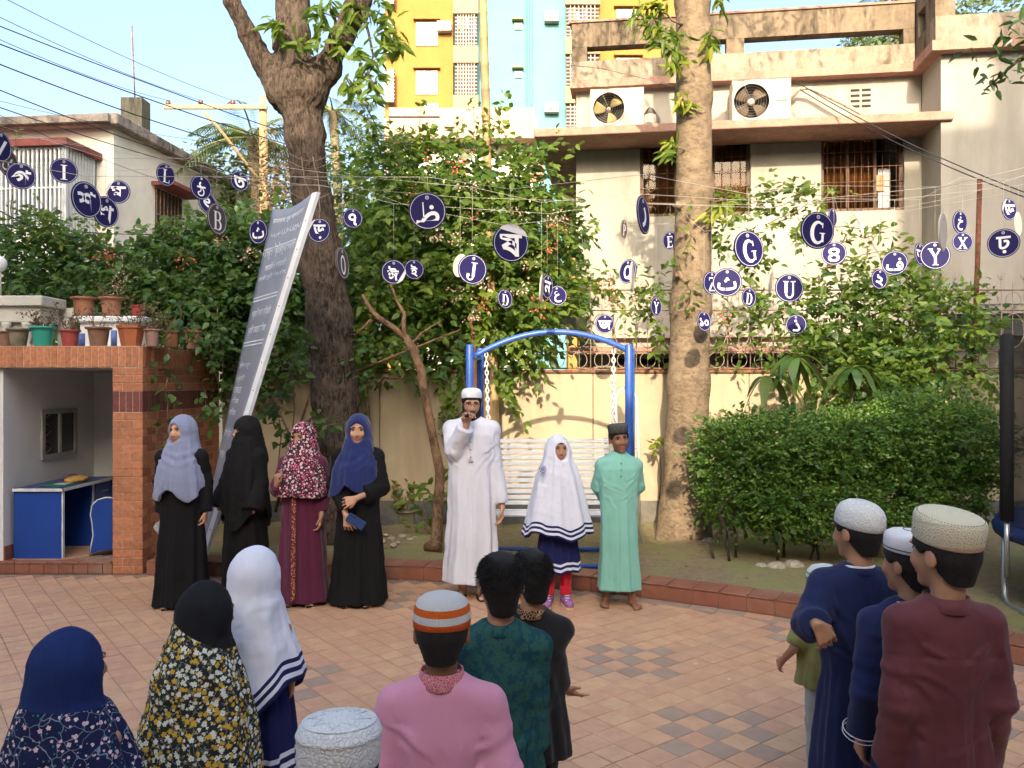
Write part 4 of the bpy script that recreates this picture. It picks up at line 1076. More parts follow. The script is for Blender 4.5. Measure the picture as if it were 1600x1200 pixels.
    def scarf(s, prof, m, hole=(0, -.012, .053, .074), folds=(11, .008), zb=None, hood=(.093, .112, .117), ph=0.0, hole_fn=None, name='headscarf', hollow=.12, h=.0085, fz=None, wr=.005, extra=None, hoodc=(0, .012, .012)):
        zt = max(r[0] for r in prof); z0 = min(r[0] for r in prof)
        fa = fz or [(z0, folds[1]), (z0 + .6 * (zt - z0), folds[1] * .6), (zt, folds[1] * .35)]
        hc_, Rm, S = s.hc, s.Rm, s.s
        def f(p):
            q = ((p - hc_) @ Rm) / S
            d = ell(q, hoodc, hood) * S
            d = smin(d, rc(q, (0, .0, -.02), (0, -.018, -.09), .085, .072) * S, .03)
            d = smin(d, rc(q, (0, .014, -.02), (0, .012, -.17), .088, .098) * S, .04); d = smin(d, rc(q, (0, .035, .0), (0, .07, -.25), .078, .105) * S, .05)
            d = smin(d, loft(p, prof, folds[0], fa, ph, zb, hollow), .05)
            d = d - wr * (wob(p * np.array([1, 1, .6], np.float32), 20, 31) + .5 * np.abs(wob(p, 34, 5)))
            if hole is not None:
                k = np.sqrt(((q[:, 0] - hole[0]) / hole[2]) ** 2 + ((q[:, 2] - hole[1]) / hole[3]) ** 2)
                hd = np.maximum((k - 1) * min(hole[2], hole[3]), q[:, 1] + .03) * S
                if hole_fn is not None: hd = hole_fn(q, hd)
                d = smax(d, -hd, .012)
            if extra is not None: d = extra(p, q, d)
            return d
        mx = max(max(r[1] + abs(r[3] if len(r) > 3 else 0), r[2] + abs(r[4] if len(r) > 4 else 0)) for r in prof) + .05
        o = float(max(abs(hc_[0]), abs(hc_[1])))
        lo = np.array((-mx - o, -mx - o, z0 - .1)); hi = np.array((mx + o, mx + o, s.H + .04))
        return s.cloth(name, f, lo, hi, m, h)
    def hair(s, low=(-.06, -.045), th=.011, strands=0, front=.06, seed=1, top=None):
        if not strands: top = .072
        else: th = .006
        hc_, Rm, S = s.hc, s.Rm, s.s
        def f(p):
            q = ((p - hc_) @ Rm) / S
            d = ell(q, (0, .012, .02), (.074 + th, .095 + th, .09 + th)); d = smin(d, rc(q, (0, .045, -.02), (0, .038, -.10), .06 + th * .5, .05), .02)
            hl = np.interp(q[:, 1], [-.11, -.055, -.03, .0, .022, .055, .1], [front, front - .015, -.005, .012, low[1], low[0] * .92, low[0]])
            if top: d = smax(d, q[:, 2] - top, .006)
            d = smax(d, hl - q[:, 2], .006) - .0008 * wob(q * np.array([1, 1, .35], np.float32), 150, seed)
            return d * S
        lo = hc_ - .16 * S; hi = hc_ + .16 * S
        o = s.cloth('hair', f, lo, hi, hair_m, .0065)
        if strands:
            rng = np.random.RandomState(seed); dv = unit(rng.normal(size=(strands, 3)) * np.array([1, 1, .8]) + np.array([0, .15, .75]))
            b = np.array([0, .012, .02]) + dv * np.array([.074 + th, .095 + th, .09 + th]) * .97
            ok = b[:, 2] > -.02 - .3 * b[:, 1]; b = b[ok]; dv = dv[ok]
            wd = hc_ + (b * S) @ Rm.T; dd = (dv * .22 + unit(dv * np.array([1, 1, .3]) - np.array([0, .25, .75])) * .8 + rng.normal(0, .16, dv.shape)) @ Rm.T
            me = leaf_mesh('hair_tuft', wd, dd, rng.normal(size=dd.shape), rng.uniform(.012, .024, len(wd)) * S, np.full(len(wd), .0017), rng, fine=False)
            tag(mobj('hair_tuft', me, hair_m, s.root, False), kind='stuff')
        return s
    def cap(s, prof, m, tilt=(0, 0), sx=1.0, sy=1.22, c=(0, .012, .0), n=48, name='cap'):
        M = s.hM() @ Matrix.Translation(c) @ Matrix.Rotation(R(tilt[0]), 4, 'X') @ Matrix.Rotation(R(tilt[1]), 4, 'Y')
        return MB().lathe(prof, n, M, True, sx, sy).build(name, m, s.root, False)
def bandmat(name, stops, rough=.8, axis=2, bump=.6, bscale=150, kind='noise', interp='CONSTANT', z0=0.0, z1=1.0):
    """cloth whose colour changes along the object's own height (woven bands)"""
    if name in _mats: return _mats[name]
    m, t, b, tc = newmat(name); o = tc.outputs['Object']
    sp = N(t, 'ShaderNodeSeparateXYZ'); t.links.new(o, sp.inputs[0])
    mr = N(t, 'ShaderNodeMapRange'); mr.inputs[1].default_value = z0; mr.inputs[2].default_value = z1
    t.links.new(sp.outputs[axis], mr.inputs[0])
    c = ramp(t, mr.outputs[0], stops, interp); t.links.new(c, b.inputs['Base Color']); b.inputs['Roughness'].default_value = rough
    b.inputs['Specular IOR Level'].default_value = .2
    if kind == 'mesh':
        v = N(t, 'ShaderNodeTexVoronoi', feature='DISTANCE_TO_EDGE'); v.inputs['Scale'].default_value = bscale; t.links.new(o, v.inputs['Vector']); hgt = math_(t, 'MINIMUM', v.outputs['Distance'], .25)
        set_bump(t, b, hgt, bump, .01)
    else: set_bump(t, b, noise(t, o, bscale, 3), bump, .004)
    _mats[name] = m; return m
def floralmat(name, ground, petals, leafc=None, scale=34, size=.33, center=(.7, .45, .08), dens=.75, vine=None, zcut=None, plain=None, scale2=None, fac2=.8):
    """printed flowers: round five-lobed blossoms scattered on a ground colour"""
    if name in _mats: return _mats[name]
    m, t, b, tc = newmat(name); o = tc.outputs['Object']
    col = N(t, 'ShaderNodeRGB'); col.outputs[0].default_value = (*ground, 1); c = col.outputs[0]
    if vine:
        wv = N(t, 'ShaderNodeTexVoronoi', feature='DISTANCE_TO_EDGE'); wv.inputs['Scale'].default_value = scale * .45
        t.links.new(mixv(t, o, noise_col(t, o, scale * .3), .07), wv.inputs['Vector'])
        c = mixc(t, ramp(t, wv.outputs['Distance'], [(0, .8), (.012, .8), (.022, 0)]), c, vine)
    def layer(c, sc, pc, sz, seed, dn):
        v = N(t, 'ShaderNodeTexVoronoi', feature='F1'); v.inputs['Scale'].default_value = sc; v.inputs['Randomness'].default_value = .85
        mp = mapping(t, o, (1, 1, 1), (seed * .7, seed, seed * .4), (seed, seed * 2.1, seed * .3)); t.links.new(mp, v.inputs['Vector'])
        sb = N(t, 'ShaderNodeVectorMath', operation='SUBTRACT'); t.links.new(mapping(t, mp, (1, 1, 1)), sb.inputs[0]); t.links.new(v.outputs['Position'], sb.inputs[1])
        sp = N(t, 'ShaderNodeSeparateXYZ'); t.links.new(sb.outputs[0], sp.inputs[0])
        an = math_(t, 'ARCTAN2', sp.outputs[0], sp.outputs[2]); lob = math_(t, 'MULTIPLY', math_(t, 'ABSOLUTE', math_(t, 'SINE', math_(t, 'MULTIPLY', an, 2.5))), sz * .42)
        rad = math_(t, 'ADD', lob, sz * .68)
        f = math_(t, 'LESS_THAN', v.outputs['Distance'], rad)
        cs = N(t, 'ShaderNodeSeparateColor'); t.links.new(v.outputs['Color'], cs.inputs[0])
        f = math_(t, 'MULTIPLY', f, math_(t, 'LESS_THAN', cs.outputs[0], dn))
        pcx = mixc(t, math_(t, 'GREATER_THAN', cs.outputs[1], .55), pc[0], pc[1 % len(pc)])
        c = mixc(t, f, c, pcx)
        f2 = math_(t, 'MULTIPLY', math_(t, 'LESS_THAN', v.outputs['Distance'], sz * .27), math_(t, 'LESS_THAN', cs.outputs[0], dn))
        return mixc(t, f2, c, center)
    if leafc: c = layer(c, scale * 1.5, [leafc, leafc], size * .8, 3.3, dens * .7)
    c = layer(c, scale2 or scale * 1.35, petals, size * .8, 1.7, dens * fac2)
    c = layer(c, scale, petals[::-1], size, 0.4, dens)
    if zcut is not None:
        sp = N(t, 'ShaderNodeSeparateXYZ'); t.links.new(o, sp.inputs[0])
        lim = math_(t, 'ADD', math_(t, 'MULTIPLY', sp.outputs[1], zcut[1]), math_(t, 'MULTIPLY', sp.outputs[0], zcut[2] if len(zcut) > 2 else 0.0))
        c = mixc(t, math_(t, 'GREATER_THAN', math_(t, 'ADD', sp.outputs[2], lim), zcut[0]), c, plain)
    t.links.new(c, b.inputs['Base Color']); b.inputs['Roughness'].default_value = .85; b.inputs['Specular IOR Level'].default_value = .15
    big = noise(t, mapping(t, o, (1.4, 1.4, .5)), 7, 3, .5, 1.0); set_bump(t, b, big, .5, .03)
    _mats[name] = m; return m
def noise_col(t, vec, scale):
    n = N(t, 'ShaderNodeTexNoise'); n.inputs['Scale'].default_value = scale; t.links.new(vec, n.inputs['Vector']); return n.outputs[1]
def mixv(t, a, b, f):
    m = N(t, 'ShaderNodeVectorMath', operation='MULTIPLY_ADD'); t.links.new(b, m.inputs[0]); m.inputs[1].default_value = (f, f, f); t.links.new(a, m.inputs[2]); return m.outputs[0]
def sandals(s, m=sole_m):
    k = s.H / 1.6
    for i, sx in enumerate((-1, 1)):
        fx = s.feet[i] if s.feet else (sx * .07 * k, -.01, 0)
        b = MB(); pts = []
        for a in range(14):
            t = 2 * PI * a / 14; pts.append((fx[0] + sx * .018 * (-math.sin(t) * .5 + .5) + .043 * k * math.cos(t), fx[1] - .04 * k + .13 * k * math.sin(t)))
        n = len(pts); v = [Vector((x, y, .002)) for x, y in pts] + [Vector((x, y, .014)) for x, y in pts]
        b.add(v, [list(range(n - 1, -1, -1)), list(range(n, 2 * n))] + [[j, (j + 1) % n, (j + 1) % n + n, j + n] for j in range(n)])
        b.build('sandal', m, s.root, False)
black = clothmat('black_crepe', (.007, .007, .008), sheen=.0, fold=.25)
# ---- woman in grey-blue scarf
def woman_grey():
    p = Person('woman in black robe with grey blue headscarf standing by the brick pillar', 284, 6.47, 1.49, hs=.96, skin=skin_lt, hyaw=-24, hpitch=3)
    p.arm(-1, (-.215, .03, .98), p.L(254, 801), hd=(-.05, -.1, -1), hn=(1, 0, 0), curl=(35, 50), thumbside=1)
    p.arm(1, (.215, .03, .98), p.L(321, 800), hd=(.0, -.12, -1), hn=(-1, 0, 0), curl=(50, 60), thumbside=-1)
    p.make_body().face()
    p.robe([(.02, .215, .17), (.3, .19, .155), (.75, .165, .135), (.95, .155, .125), (1.12, .165, .12), (1.2, .16, .105), (1.25, .09, .08), (1.28, .06, .06)], black, (8, .014), {-1: (.075, .072, .06), 1: (.075, .072, .06)}, ph=.6)
    p.scarf([(.9, .19, .165, .0, -.02), (1.0, .185, .16, 0, -.02), (1.12, .165, .145, 0, -.01), (1.22, .14, .125), (1.3, .09, .1)], clothmat('grey_blue_chiffon', (.22, .25, .37), sheen=.2, fold=.45, fscale=9), (0, -.02, .055, .078), (9, .011),
            zb=lambda q: .885 + .05 * np.cos(4 * np.arctan2(q[:, 1], q[:, 0]) + .8) + .02 * q[:, 0], ph=.4, extra=lambda a, q, d: d - swags(a, 1.17, -.02, .0038, .07, .3, 85))
    w0 = p.root.matrix_basis; h = Vector((p.x0, p.d, 0)) + Vector(p.L(250, 812))
    b = MB(); b.add([h + Vector(v) for v in ((-.02, -.03, -.02), (.03, -.02, 0), (.025, .0, -.17), (-.045, -.02, -.06), (-.02, -.022, -.02), (.03, -.012, 0), (.025, .008, -.17), (-.045, -.012, -.06))], [[0, 1, 2, 3], [7, 6, 5, 4], [0, 4, 5, 1], [1, 5, 6, 2], [2, 6, 7, 3], [3, 7, 4, 0]])
    tag(b.build('paper_bag', mat('pale_paper', (.42, .47, .48), var=.25, scale=50)), 'small pale grey pouch held by the woman in the grey blue headscarf', 'pouch')
    sandals(p)
# ---- woman fully in black
def woman_black():
    p = Person('woman covered in black with only her eyes showing', 384, 6.8, 1.47, yaw=-32, hs=.96, hyaw=-22, hpitch=5)
    p.arm(-1, (-.2, -.03, .95), (-.17, -.13, .72), hand=False); p.arm(1, (.2, .0, .95), (.2, -.1, .72), hand=False)
    p.make_body().face(lips=False, mouth=False)
    p.robe([(.02, .2, .17), (.4, .185, .155), (.75, .17, .14), (1.0, .165, .13), (1.16, .16, .11), (1.23, .09, .08), (1.26, .06, .06)], black, (8, .013), {-1: (.085, .09, .1), 1: (.085, .09, .1)}, ph=1.9)
    p.scarf([(.64, .235, .17, .0, -.02), (.85, .215, .165, 0, -.02), (1.05, .185, .15, 0, -.01), (1.2, .14, .12), (1.28, .1, .1)], black, (0, .008, .052, .0135), (7, .014), zb=lambda q: .66 + .1 * np.sin(3.0 * np.arctan2(q[:, 1], q[:, 0]) + 2.0), ph=2.2, wr=.006)
    sandals(p)
# ---- woman in floral scarf and maroon
def woman_floral():
    p = Person('woman in speckled pink headscarf and plum dress with gold front trim', 473, 6.55, 1.43, hs=.96, skin=skin_mid, hyaw=-20, hpitch=6)
    p.arm(-1, (-.235, -.05, .92), p.L(432, 758, -.16), hd=(.05, -.2, 1), hn=(.6, .5, 0), curl=(55, 65), thumbside=-1)
    p.arm(1, (.205, .02, .9), p.L(502, 806, -.08), hd=(-.02, -.15, -1), hn=(-1, 0, 0), curl=(30, 40), thumbside=-1)
    p.make_body().face(lips=False, mouth=False)
    plum = clothmat('plum_cloth', (.085, .012, .038), sheen=.2)
    p.robe([(.03, .215, .17), (.3, .19, .155), (.72, .165, .135), (.95, .155, .125), (1.1, .165, .12), (1.16, .16, .105), (1.2, .09, .08), (1.23, .06, .06)], plum, (8, .012), {-1: (.07, .075, .05, .9), 1: (.07, .075, .05, .9)}, ph=3.1)
    b = MB(); b.box(-.016, .016, -.012, .0, 0, .82)
    # front trim: ribbon of gold embroidery following the skirt
    v = []; n = 30
    for i in range(n + 1):
        z = .06 + .80 * i / n; y = -np.interp(z, [.03, .3, .72, .95], [.17, .155, .135, .125]) - .016
        v += [(-.016 - .03, y, z), (.016 - .03, y, z)]
    f = [[2 * i, 2 * i + 1, 2 * i + 3, 2 * i + 2] for i in range(n)]
    tr = MB(); tr.add(v, f, True); o = tr.build('gold_trim', floralmat('gold_trim', (.10, .02, .035), [(.42, .2, .06), (.5, .26, .1)], scale=70, size=.4, dens=.95), p.root, False)
    sm = o.modifiers.new('s', 'SOLIDIFY'); sm.thickness = .012; sm.offset = 0
    fl = floralmat('speckled_scarf', (.045, .018, .03), [(.62, .5, .5), (.45, .09, .15)], scale=42, size=.42, dens=.95, center=(.5, .1, .16), scale2=60, fac2=1.0)
    def hf(q, hd): return np.maximum(hd, -.006 - q[:, 2])
    p.scarf([(.74, .19, .16, .02, -.03), (.9, .205, .17, .0, -.03), (1.0, .2, .165, -.01, -.02), (1.12, .165, .14), (1.22, .11, .11), (1.27, .09, .1)], fl, (0, -.0, .05, .052), (9, .008),
            zb=lambda q: .86 - .34 * np.clip(q[:, 0], -.05, .14) - .1 * np.clip(-q[:, 0] - .1, -1, 0) + .02 * np.sin(9 * q[:, 0]), ph=.9, hole_fn=hf)
    sandals(p)
# ---- woman in navy scarf with phone
def woman_navy():
    p = Person('woman in black robe and long navy blue headscarf with folded arms', 560, 6.53, 1.495, hs=.98, skin=skin_lt, hyaw=3, hpitch=4)
    p.arm(-1, (-.215, -.04, .95), p.L(541, 806, -.21), hd=(.25, -.05, -1), hn=(0, 1, .0), curl=(25, 40), thumbside=1)
    p.arm(1, (.225, -.03, .93), p.L(556, 779, -.235), hd=(-1, -.15, -.35), hn=(0, 1, -.2), curl=(30, 45), thumbside=1)
    p.make_body().face(look=(0, -.002))
    p.robe([(.02, .225, .18), (.3, .2, .16), (.75, .165, .14), (.95, .16, .125), (1.12, .165, .12), (1.2, .16, .105), (1.25, .09, .08), (1.28, .06, .06)], black, (8, .016), {-1: (.078, .08, .05, .9), 1: (.078, .085, .085, .82)}, ph=4.3)
    nav = clothmat('navy_chiffon', (.012, .022, .105), sheen=.25, fold=.5, fscale=9)
    def zb(q):
        x = q[:, 0]; return np.where(q[:, 1] > .03, 1.0, np.interp(x, [-.25, -.2, -.12, -.07, .0, .08, .16, .24], [.86, .86, .89, .97, .92, .90, 1.02, 1.18]))
    def ex(p_, q, d):
        # diagonal wrap folds across the chest
        f = np.sin((p_[:, 2] * 55 + p_[:, 0] * 38)) * .5 + .5 * np.sin(p_[:, 2] * 31 - p_[:, 0] * 60 + 1)
        wgt = np.exp(-((p_[:, 2] - 1.16) / .09) ** 2) * (p_[:, 1] < 0)
        return d - .006 * f * wgt - swags(p_, 1.14, 0, .004, .07, -.5, 85)
    p.scarf([(.85, .2, .165, -.03, -.03), (.95, .19, .165, -.02, -.03), (1.1, .175, .155, -.01, -.02), (1.2, .14, .135), (1.3, .095, .105)], nav, (0, -.018, .054, .078), (8, .010), zb=zb, ph=2.0, extra=ex)
    w_ = Vector((p.x0, p.d, 0))
    c = w_ + Vector(p.L(556, 815, -.245)); M = Matrix.Translation(c) @ Euler((R(-8), R(-58), R(8))).to_matrix().to_4x4()
    ph = empty('phone', c, 0, 'dark blue phone in the hand of the woman in navy headscarf', 'phone')
    MB().box(-.036, .036, -.0045, .0045, -.075, .075, M, .003).build('phone_body', mat('phone_blue', (.02, .045, .14), rough=.25, var=.02, spec=.6), ph)
    cm = MB()
    for k in range(3): cm.lathe([(0, 0), (.006, 0), (.006, .002), (0, .002)], 12, M @ Matrix.Translation((.024, -.0045, .058 - .018 * k)) @ Matrix.Rotation(R(90), 4, 'X'))
    cm.build('camera_lens', iris_m, ph); sandals(p)
white_c = clothmat('white_cotton', (.62, .64, .73), sheen=.05, fold=.45, fscale=6)
def man():
    p = Person('bearded man in long white robe and white cap speaking into microphone', 737, 6.75, 1.705, hs=1.0, skin=skin_lt, hyaw=6, hpitch=12)
    p.h = .007
    hz = p.hz
    p.arm(-1, p.L(703, 704, -.1), p.L(729, 664, -.22), hd=(.12, -.12, 1), hn=(.55, -.85, 0), curl=(62, 75), thumbside=-1, thumb=60)
    p.arm(1, p.L(779, 712, .02), p.L(785, 792, -.03), hd=(0, -.1, -1), hn=(-1, 0, 0), curl=(28, 38), thumbside=-1)
    p.make_body().face(look=(0, -.003))
    z = p.zs
    p.robe([(.13, .235, .18), (.4, .21, .165), (.8, .19, .15), (1.0, .185, .14), (1.2, .195, .135), (1.34, .2, .125), (z - .01, .165, .1), (z + .035, .085, .075), (z + .06, .062, .062)], white_c, (9, .012), {-1: (.088, .09, .074, .93), 1: (.085, .078, .064, .95)}, ph=1.0, wr=.006, cr=5)
    # placket and buttons
    yb = lambda zz: -np.interp(zz, [.8, 1.0, 1.2, 1.34, z], [.15, .14, .135, .125, .1]) - .006
    v = []
    for i in range(9):
        zz = 1.12 + (z - 1.16) * i / 8; v += [(-.018, yb(zz), zz), (.018, yb(zz), zz)]
    k = MB(); k.add(v, [[2 * i, 2 * i + 1, 2 * i + 3, 2 * i + 2] for i in range(8)], True); o = k.build('placket', white_c, p.root, False)
    m = o.modifiers.new('s', 'SOLIDIFY'); m.thickness = .009; m.offset = 0
    for zz in (1.16, 1.22, 1.28):
        MB().lathe([(0, -.002), (.006, -.002), (.006, .002), (0, .003)], 10, Matrix.Translation((0, yb(zz) - .008, zz)) @ Matrix.Rotation(R(90), 4, 'X')).build('button', mat('button', (.2, .2, .25)), p.root, False)
    p.hair(low=(-.05, -.035), front=.05)
    p.cap([(.0825, .03), (.084, .033), (.085, .06), (.082, .088), (.07, .108), (.045, .118), (.0, .122)], clothmat('white_cap', (.74, .74, .8), fold=.3, weave=.6), tilt=(-6, 0), sy=1.2)
    hc_, Rm, S = p.hc, p.Rm, p.s
    def bf(q_):
        q = ((q_ - hc_) @ Rm) / S
        d = ell(q, (0, -.045, -.1), (.062, .052, .05)); d = smin(d, rc(q, (0, -.072, -.12), (0, -.07, -.19), .042, .016), .03)
        for sx in (-1, 1): d = smin(d, rc(q, (sx * .068, -.005, -.015), (sx * .05, -.05, -.09), .012, .022), .02)
        d = smax(d, -ell(q, (0, -.085, -.03), (.046, .06, .05)), .012)
        d = smin(d, rc(q, (-.022, -.0905, -.054), (.022, -.0905, -.054), .0055, .0055), .006)
        return (d - .003 * wob(q, 120, 4)) * S
    p.cloth('beard', bf, hc_ - np.array((.12, .16, .24)), hc_ + np.array((.12, .1, .04)), hair_m, .006)
    g = MB(); M = p.hM()
    for sx in (-1, 1):
        pts = [M @ Vector((sx * .032 + .021 * math.cos(a), -.099 + .012 * abs(math.cos(a)) * (1 if sx * math.cos(a) > 0 else .2), .004 + .015 * math.sin(a))) for a in np.linspace(0, 2 * PI, 20, endpoint=False)]
        g.tube(pts, .0016, 5, closed=True)
        g.tube([M @ Vector((sx * .053, -.088, .008)), M @ Vector((sx * .078, -.05, .009)), M @ Vector((sx * .082, .01, .004))], .0015, 5)
    g.tube([M @ Vector((-.011, -.1, .006)), M @ Vector((0, -.104, .009)), M @ Vector((.011, -.1, .006))], .0015, 5)
    g.build('glasses', mat('dark_frame', (.03, .02, .02), rough=.3), p.root, False)
    sandals(p)
    w_ = Vector((p.x0, p.d, 0)); a = w_ + Vector(p.L(729, 652, -.265)); b = a + Vector((.06, .1, -.035))
    d0 = (a - (a + Vector((.012, .12, .03)))).normalized()
    h0 = w_ + Vector(p.hp((.0, -.125, -.06)))       # head of the microphone at the mouth
    t0 = w_ + Vector(p.L(728, 650, -.36))
    mic = empty('microphone', t0, 0, 'black microphone held to the mouth of the bearded man', 'microphone')
    MB().tube([t0, t0 + (h0 - t0) * .5, h0], [.012, .014, .017], 12).build('handle', mat('mic_black', (.012, .012, .013), rough=.4), mic)
    MB().ball(h0, .024, 14, 10).build('grille', mat('mic_grille', (.06, .06, .065), rough=.35, metal=.8, bump=.8, bscale=900), mic)
# ---- girl in white cape
def stripe_stops(base, navy): return [(0, navy), (.16, base), (.34, navy), (.52, base), (.68, navy), (.84, base)]
def girl_white():
    p = Person('girl in white cape with navy striped hem and red leggings', 872, 6.49, 1.335, hs=.9, skin=skin_mid, hyaw=16, hpitch=2)
    p.feet = [(-.075, -.02, 0), (.06, -.02, 0)]; p.bottom = 'legs'
    p.arm(-1, (-.16, .03, .85), (-.17, -.06, .7), hand=False); p.arm(1, (.16, .03, .85), (.17, -.06, .7), hand=False)
    p.make_body().face(look=(.004, 0))
    nav = (.012, .016, .08); wh = (.61, .64, .75)
    def mk(name, z0, z1, base):
        m, t, b, tc = newmat(name); o = tc.outputs['Object']; sp = N(t, 'ShaderNodeSeparateXYZ'); t.links.new(o, sp.inputs[0])
        at = N(t, 'ShaderNodeAttribute', attribute_name='hem'); mr = N(t, 'ShaderNodeMapRange'); mr.inputs[1].default_value = z0; mr.inputs[2].default_value = z1; t.links.new(at.outputs['Fac'], mr.inputs[0])
        c = ramp(t, mr.outputs[0], [(0, nav), (.18, wh), (.36, nav), (.54, wh), (.70, nav), (.86, base)], 'CONSTANT'); t.links.new(c, b.inputs['Base Color']); b.inputs['Roughness'].default_value = .85; b.inputs['Specular IOR Level'].default_value = .15
        set_bump(t, b, math_(t, 'ADD', math_(t, 'MULTIPLY', noise(t, o, 400, 2), .04), noise(t, mapping(t, o, (1.4, 1.4, .5)), 7, 3, .5, 1)), .5, .025); return m
    global cape_m, skirt_m
    cape_m = mk('white_striped_cape', 0, .105, wh); skirt_m = mk('navy_striped_skirt', 0, .115, nav)
    hem = lambda q: .565 + .022 * np.cos(3 * np.arctan2(q[:, 1], q[:, 0]) + .5) + .012 * np.sin(7 * np.arctan2(q[:, 1], q[:, 0]))
    o = p.scarf([(.53, .285, .22), (.7, .245, .195), (.9, .2, .16), (1.02, .172, .14), (1.1, .14, .12), (1.16, .105, .11), (1.2, .088, .1)], cape_m, (0, -.016, .051, .075), (8, .014), zb=hem, ph=1.2, name='cape', hollow=.2)
    add_hem(o, hem)
    hem2 = lambda q: .275 + .008 * np.sin(5 * np.arctan2(q[:, 1], q[:, 0]))
    o = p.robe([(.26, .175, .145), (.5, .15, .12), (.75, .12, .1), (.8, .1, .09)], skirt_m, (13, .012), name='skirt', ph=.3, zb=hem2, fz=[(.26, .013), (.8, .006)])
    add_hem(o, hem2)
    M = p.hM()
    # navy underscarf on the forehead
    hc_, Rm, S = p.hc, p.Rm, p.s
    def uf(q_):
        q = ((q_ - hc_) @ Rm) / S; d = ell(q, (0, .012, .02), (.0785, .1, .0945)); return smax(d, .047 + q[:, 0] ** 2 * 6 - q[:, 2], .004) * S
    p.cloth('underscarf', uf, hc_ - .14, hc_ + .14, clothmat('navy_underscarf', nav), .006)
    red = clothmat('red_leggings', (.5, .012, .03), fold=.5, fscale=14)
    for i, sx in enumerate((-1, 1)):
        fx = p.feet[i]
        def lf(q, fx=fx, sx=sx):
            d = smin(rc(q, (sx * .06, .0, .45), (fx[0], fx[1] + .02, .12), .062, .04), rc(q, (fx[0], fx[1] + .02, .13), (fx[0], fx[1] + .02, .085), .04, .052), .02)
            return np.maximum(d - .005 * wob(q * np.array([1, 1, 2], np.float32), 45, 8 + i), .085 - q[:, 2])
        p.cloth('legging', lf, (fx[0] - .13, -.13, .06), (fx[0] + .13, .13, .5), red, .008)
        def sf(q, fx=fx, sx=sx):
            a = np.array((fx[0], fx[1] + .045, .045)); b = a + np.array((sx * .022, -.15, -.012)); d = smin(rc(q, a, b, .042, .036), rc(q, a, a + np.array((0, -.01, .04)), .036, .034), .02)
            return np.maximum(d, .012 - q[:, 2])
        sh = p.cloth('shoe', sf, (fx[0] - .1, -.25, -.01), (fx[0] + .1, .13, .15), mat('purple_shoe', (.28, .12, .3), rough=.6, var=.25, scale=40, bump=.3, bscale=90), .007)
        so = MB(); a = Vector((fx[0], fx[1] + .045, 0)); bb = a + Vector((sx * .022, -.15, 0)); pts = []
        for k in range(20):
            t = 2 * PI * k / 20; c = a if math.sin(t) > 0 else bb; r = .046 if math.sin(t) > 0 else .041
            pts.append((c.x + r * math.cos(t), c.y + r * math.sin(t)))
        n = 20; so.add([(x, y, .001) for x, y in pts] + [(x, y, .018) for x, y in pts], [list(range(n - 1, -1, -1)), list(range(n, 2 * n))] + [[j, (j + 1) % n, (j + 1) % n + n, j + n] for j in range(n)])
        so.build('shoe_sole', mat('shoe_sole', (.6, .42, .22), rough=.7), sh, False)
        lc = MB()
        for k in range(3): lc.tube([(fx[0] + sx * .008 - .02, -.085 - .03 * k + fx[1] + .05, .088 - .012 * k), (fx[0] + sx * .008 + .02, -.085 - .03 * k + fx[1] + .05, .088 - .012 * k)], .004, 5)
        lc.build('shoe_lace', mat('lace', (.7, .6, .7)), sh, False)
    # round badge on the chest
    c = Vector(p.L(848, 733, -.15)); M2 = Matrix.Translation(c) @ Matrix.Rotation(R(72), 4, 'X')
    bd = MB().lathe([(0, 0), (.027, 0), (.027, .006), (0, .006)], 24, M2).build('badge', mat('badge_navy', (.03, .04, .2), var=.02), p.root, False)
    MB().lathe([(.016, .0), (.016, .0085), (.022, .0085), (.022, 0)], 24, M2, False, ring=True).build('badge_ring', mat('badge_white', (.6, .6, .7), var=.02), bd, False)
    MB().tube([M2 @ Vector(v) for v in ((-.008, .008, .008), (0, -.006, .009), (.009, .006, .008))], .003, 5).build('badge_emblem', mat('badge_white', (.6, .6, .7)), bd, False)
def add_hem(o, zb):
    me = o.data; n = len(me.vertices); co = np.empty(n * 3, np.float32); me.vertices.foreach_get('co', co); co = co.reshape(-1, 3)
    at = me.attributes.new('hem', 'FLOAT', 'POINT'); at.data.foreach_set('value', (co[:, 2] - zb(co)).astype(np.float32))
def knitmat(name, c1, c2, scale=60, amt=.5, bump=.8):
    if name in _mats: return _mats[name]
    m, t, b, tc = newmat(name); o = tc.outputs['Object']
    v = N(t, 'ShaderNodeTexVoronoi', feature='DISTANCE_TO_EDGE'); v.inputs['Scale'].default_value = scale; t.links.new(o, v.inputs['Vector'])
    c = mixc(t, ramp(t, v.outputs['Distance'], [(0, amt), (.12, 0)]), c1, c2); t.links.new(c, b.inputs['Base Color']); b.inputs['Roughness'].default_value = .85; b.inputs['Specular IOR Level'].default_value = .15
    set_bump(t, b, math_(t, 'ADD', math_(t, 'MINIMUM', v.outputs['Distance'], .2), math_(t, 'MULTIPLY', noise(t, o, 300, 2), .1)), bump, .01)
    _mats[name] = m; return m
PILL = [(.083, 0), (.086, .002), (.0875, .03), (.0875, .058), (.085, .066), (.079, .07), (.04, .072), (0, .0725)]
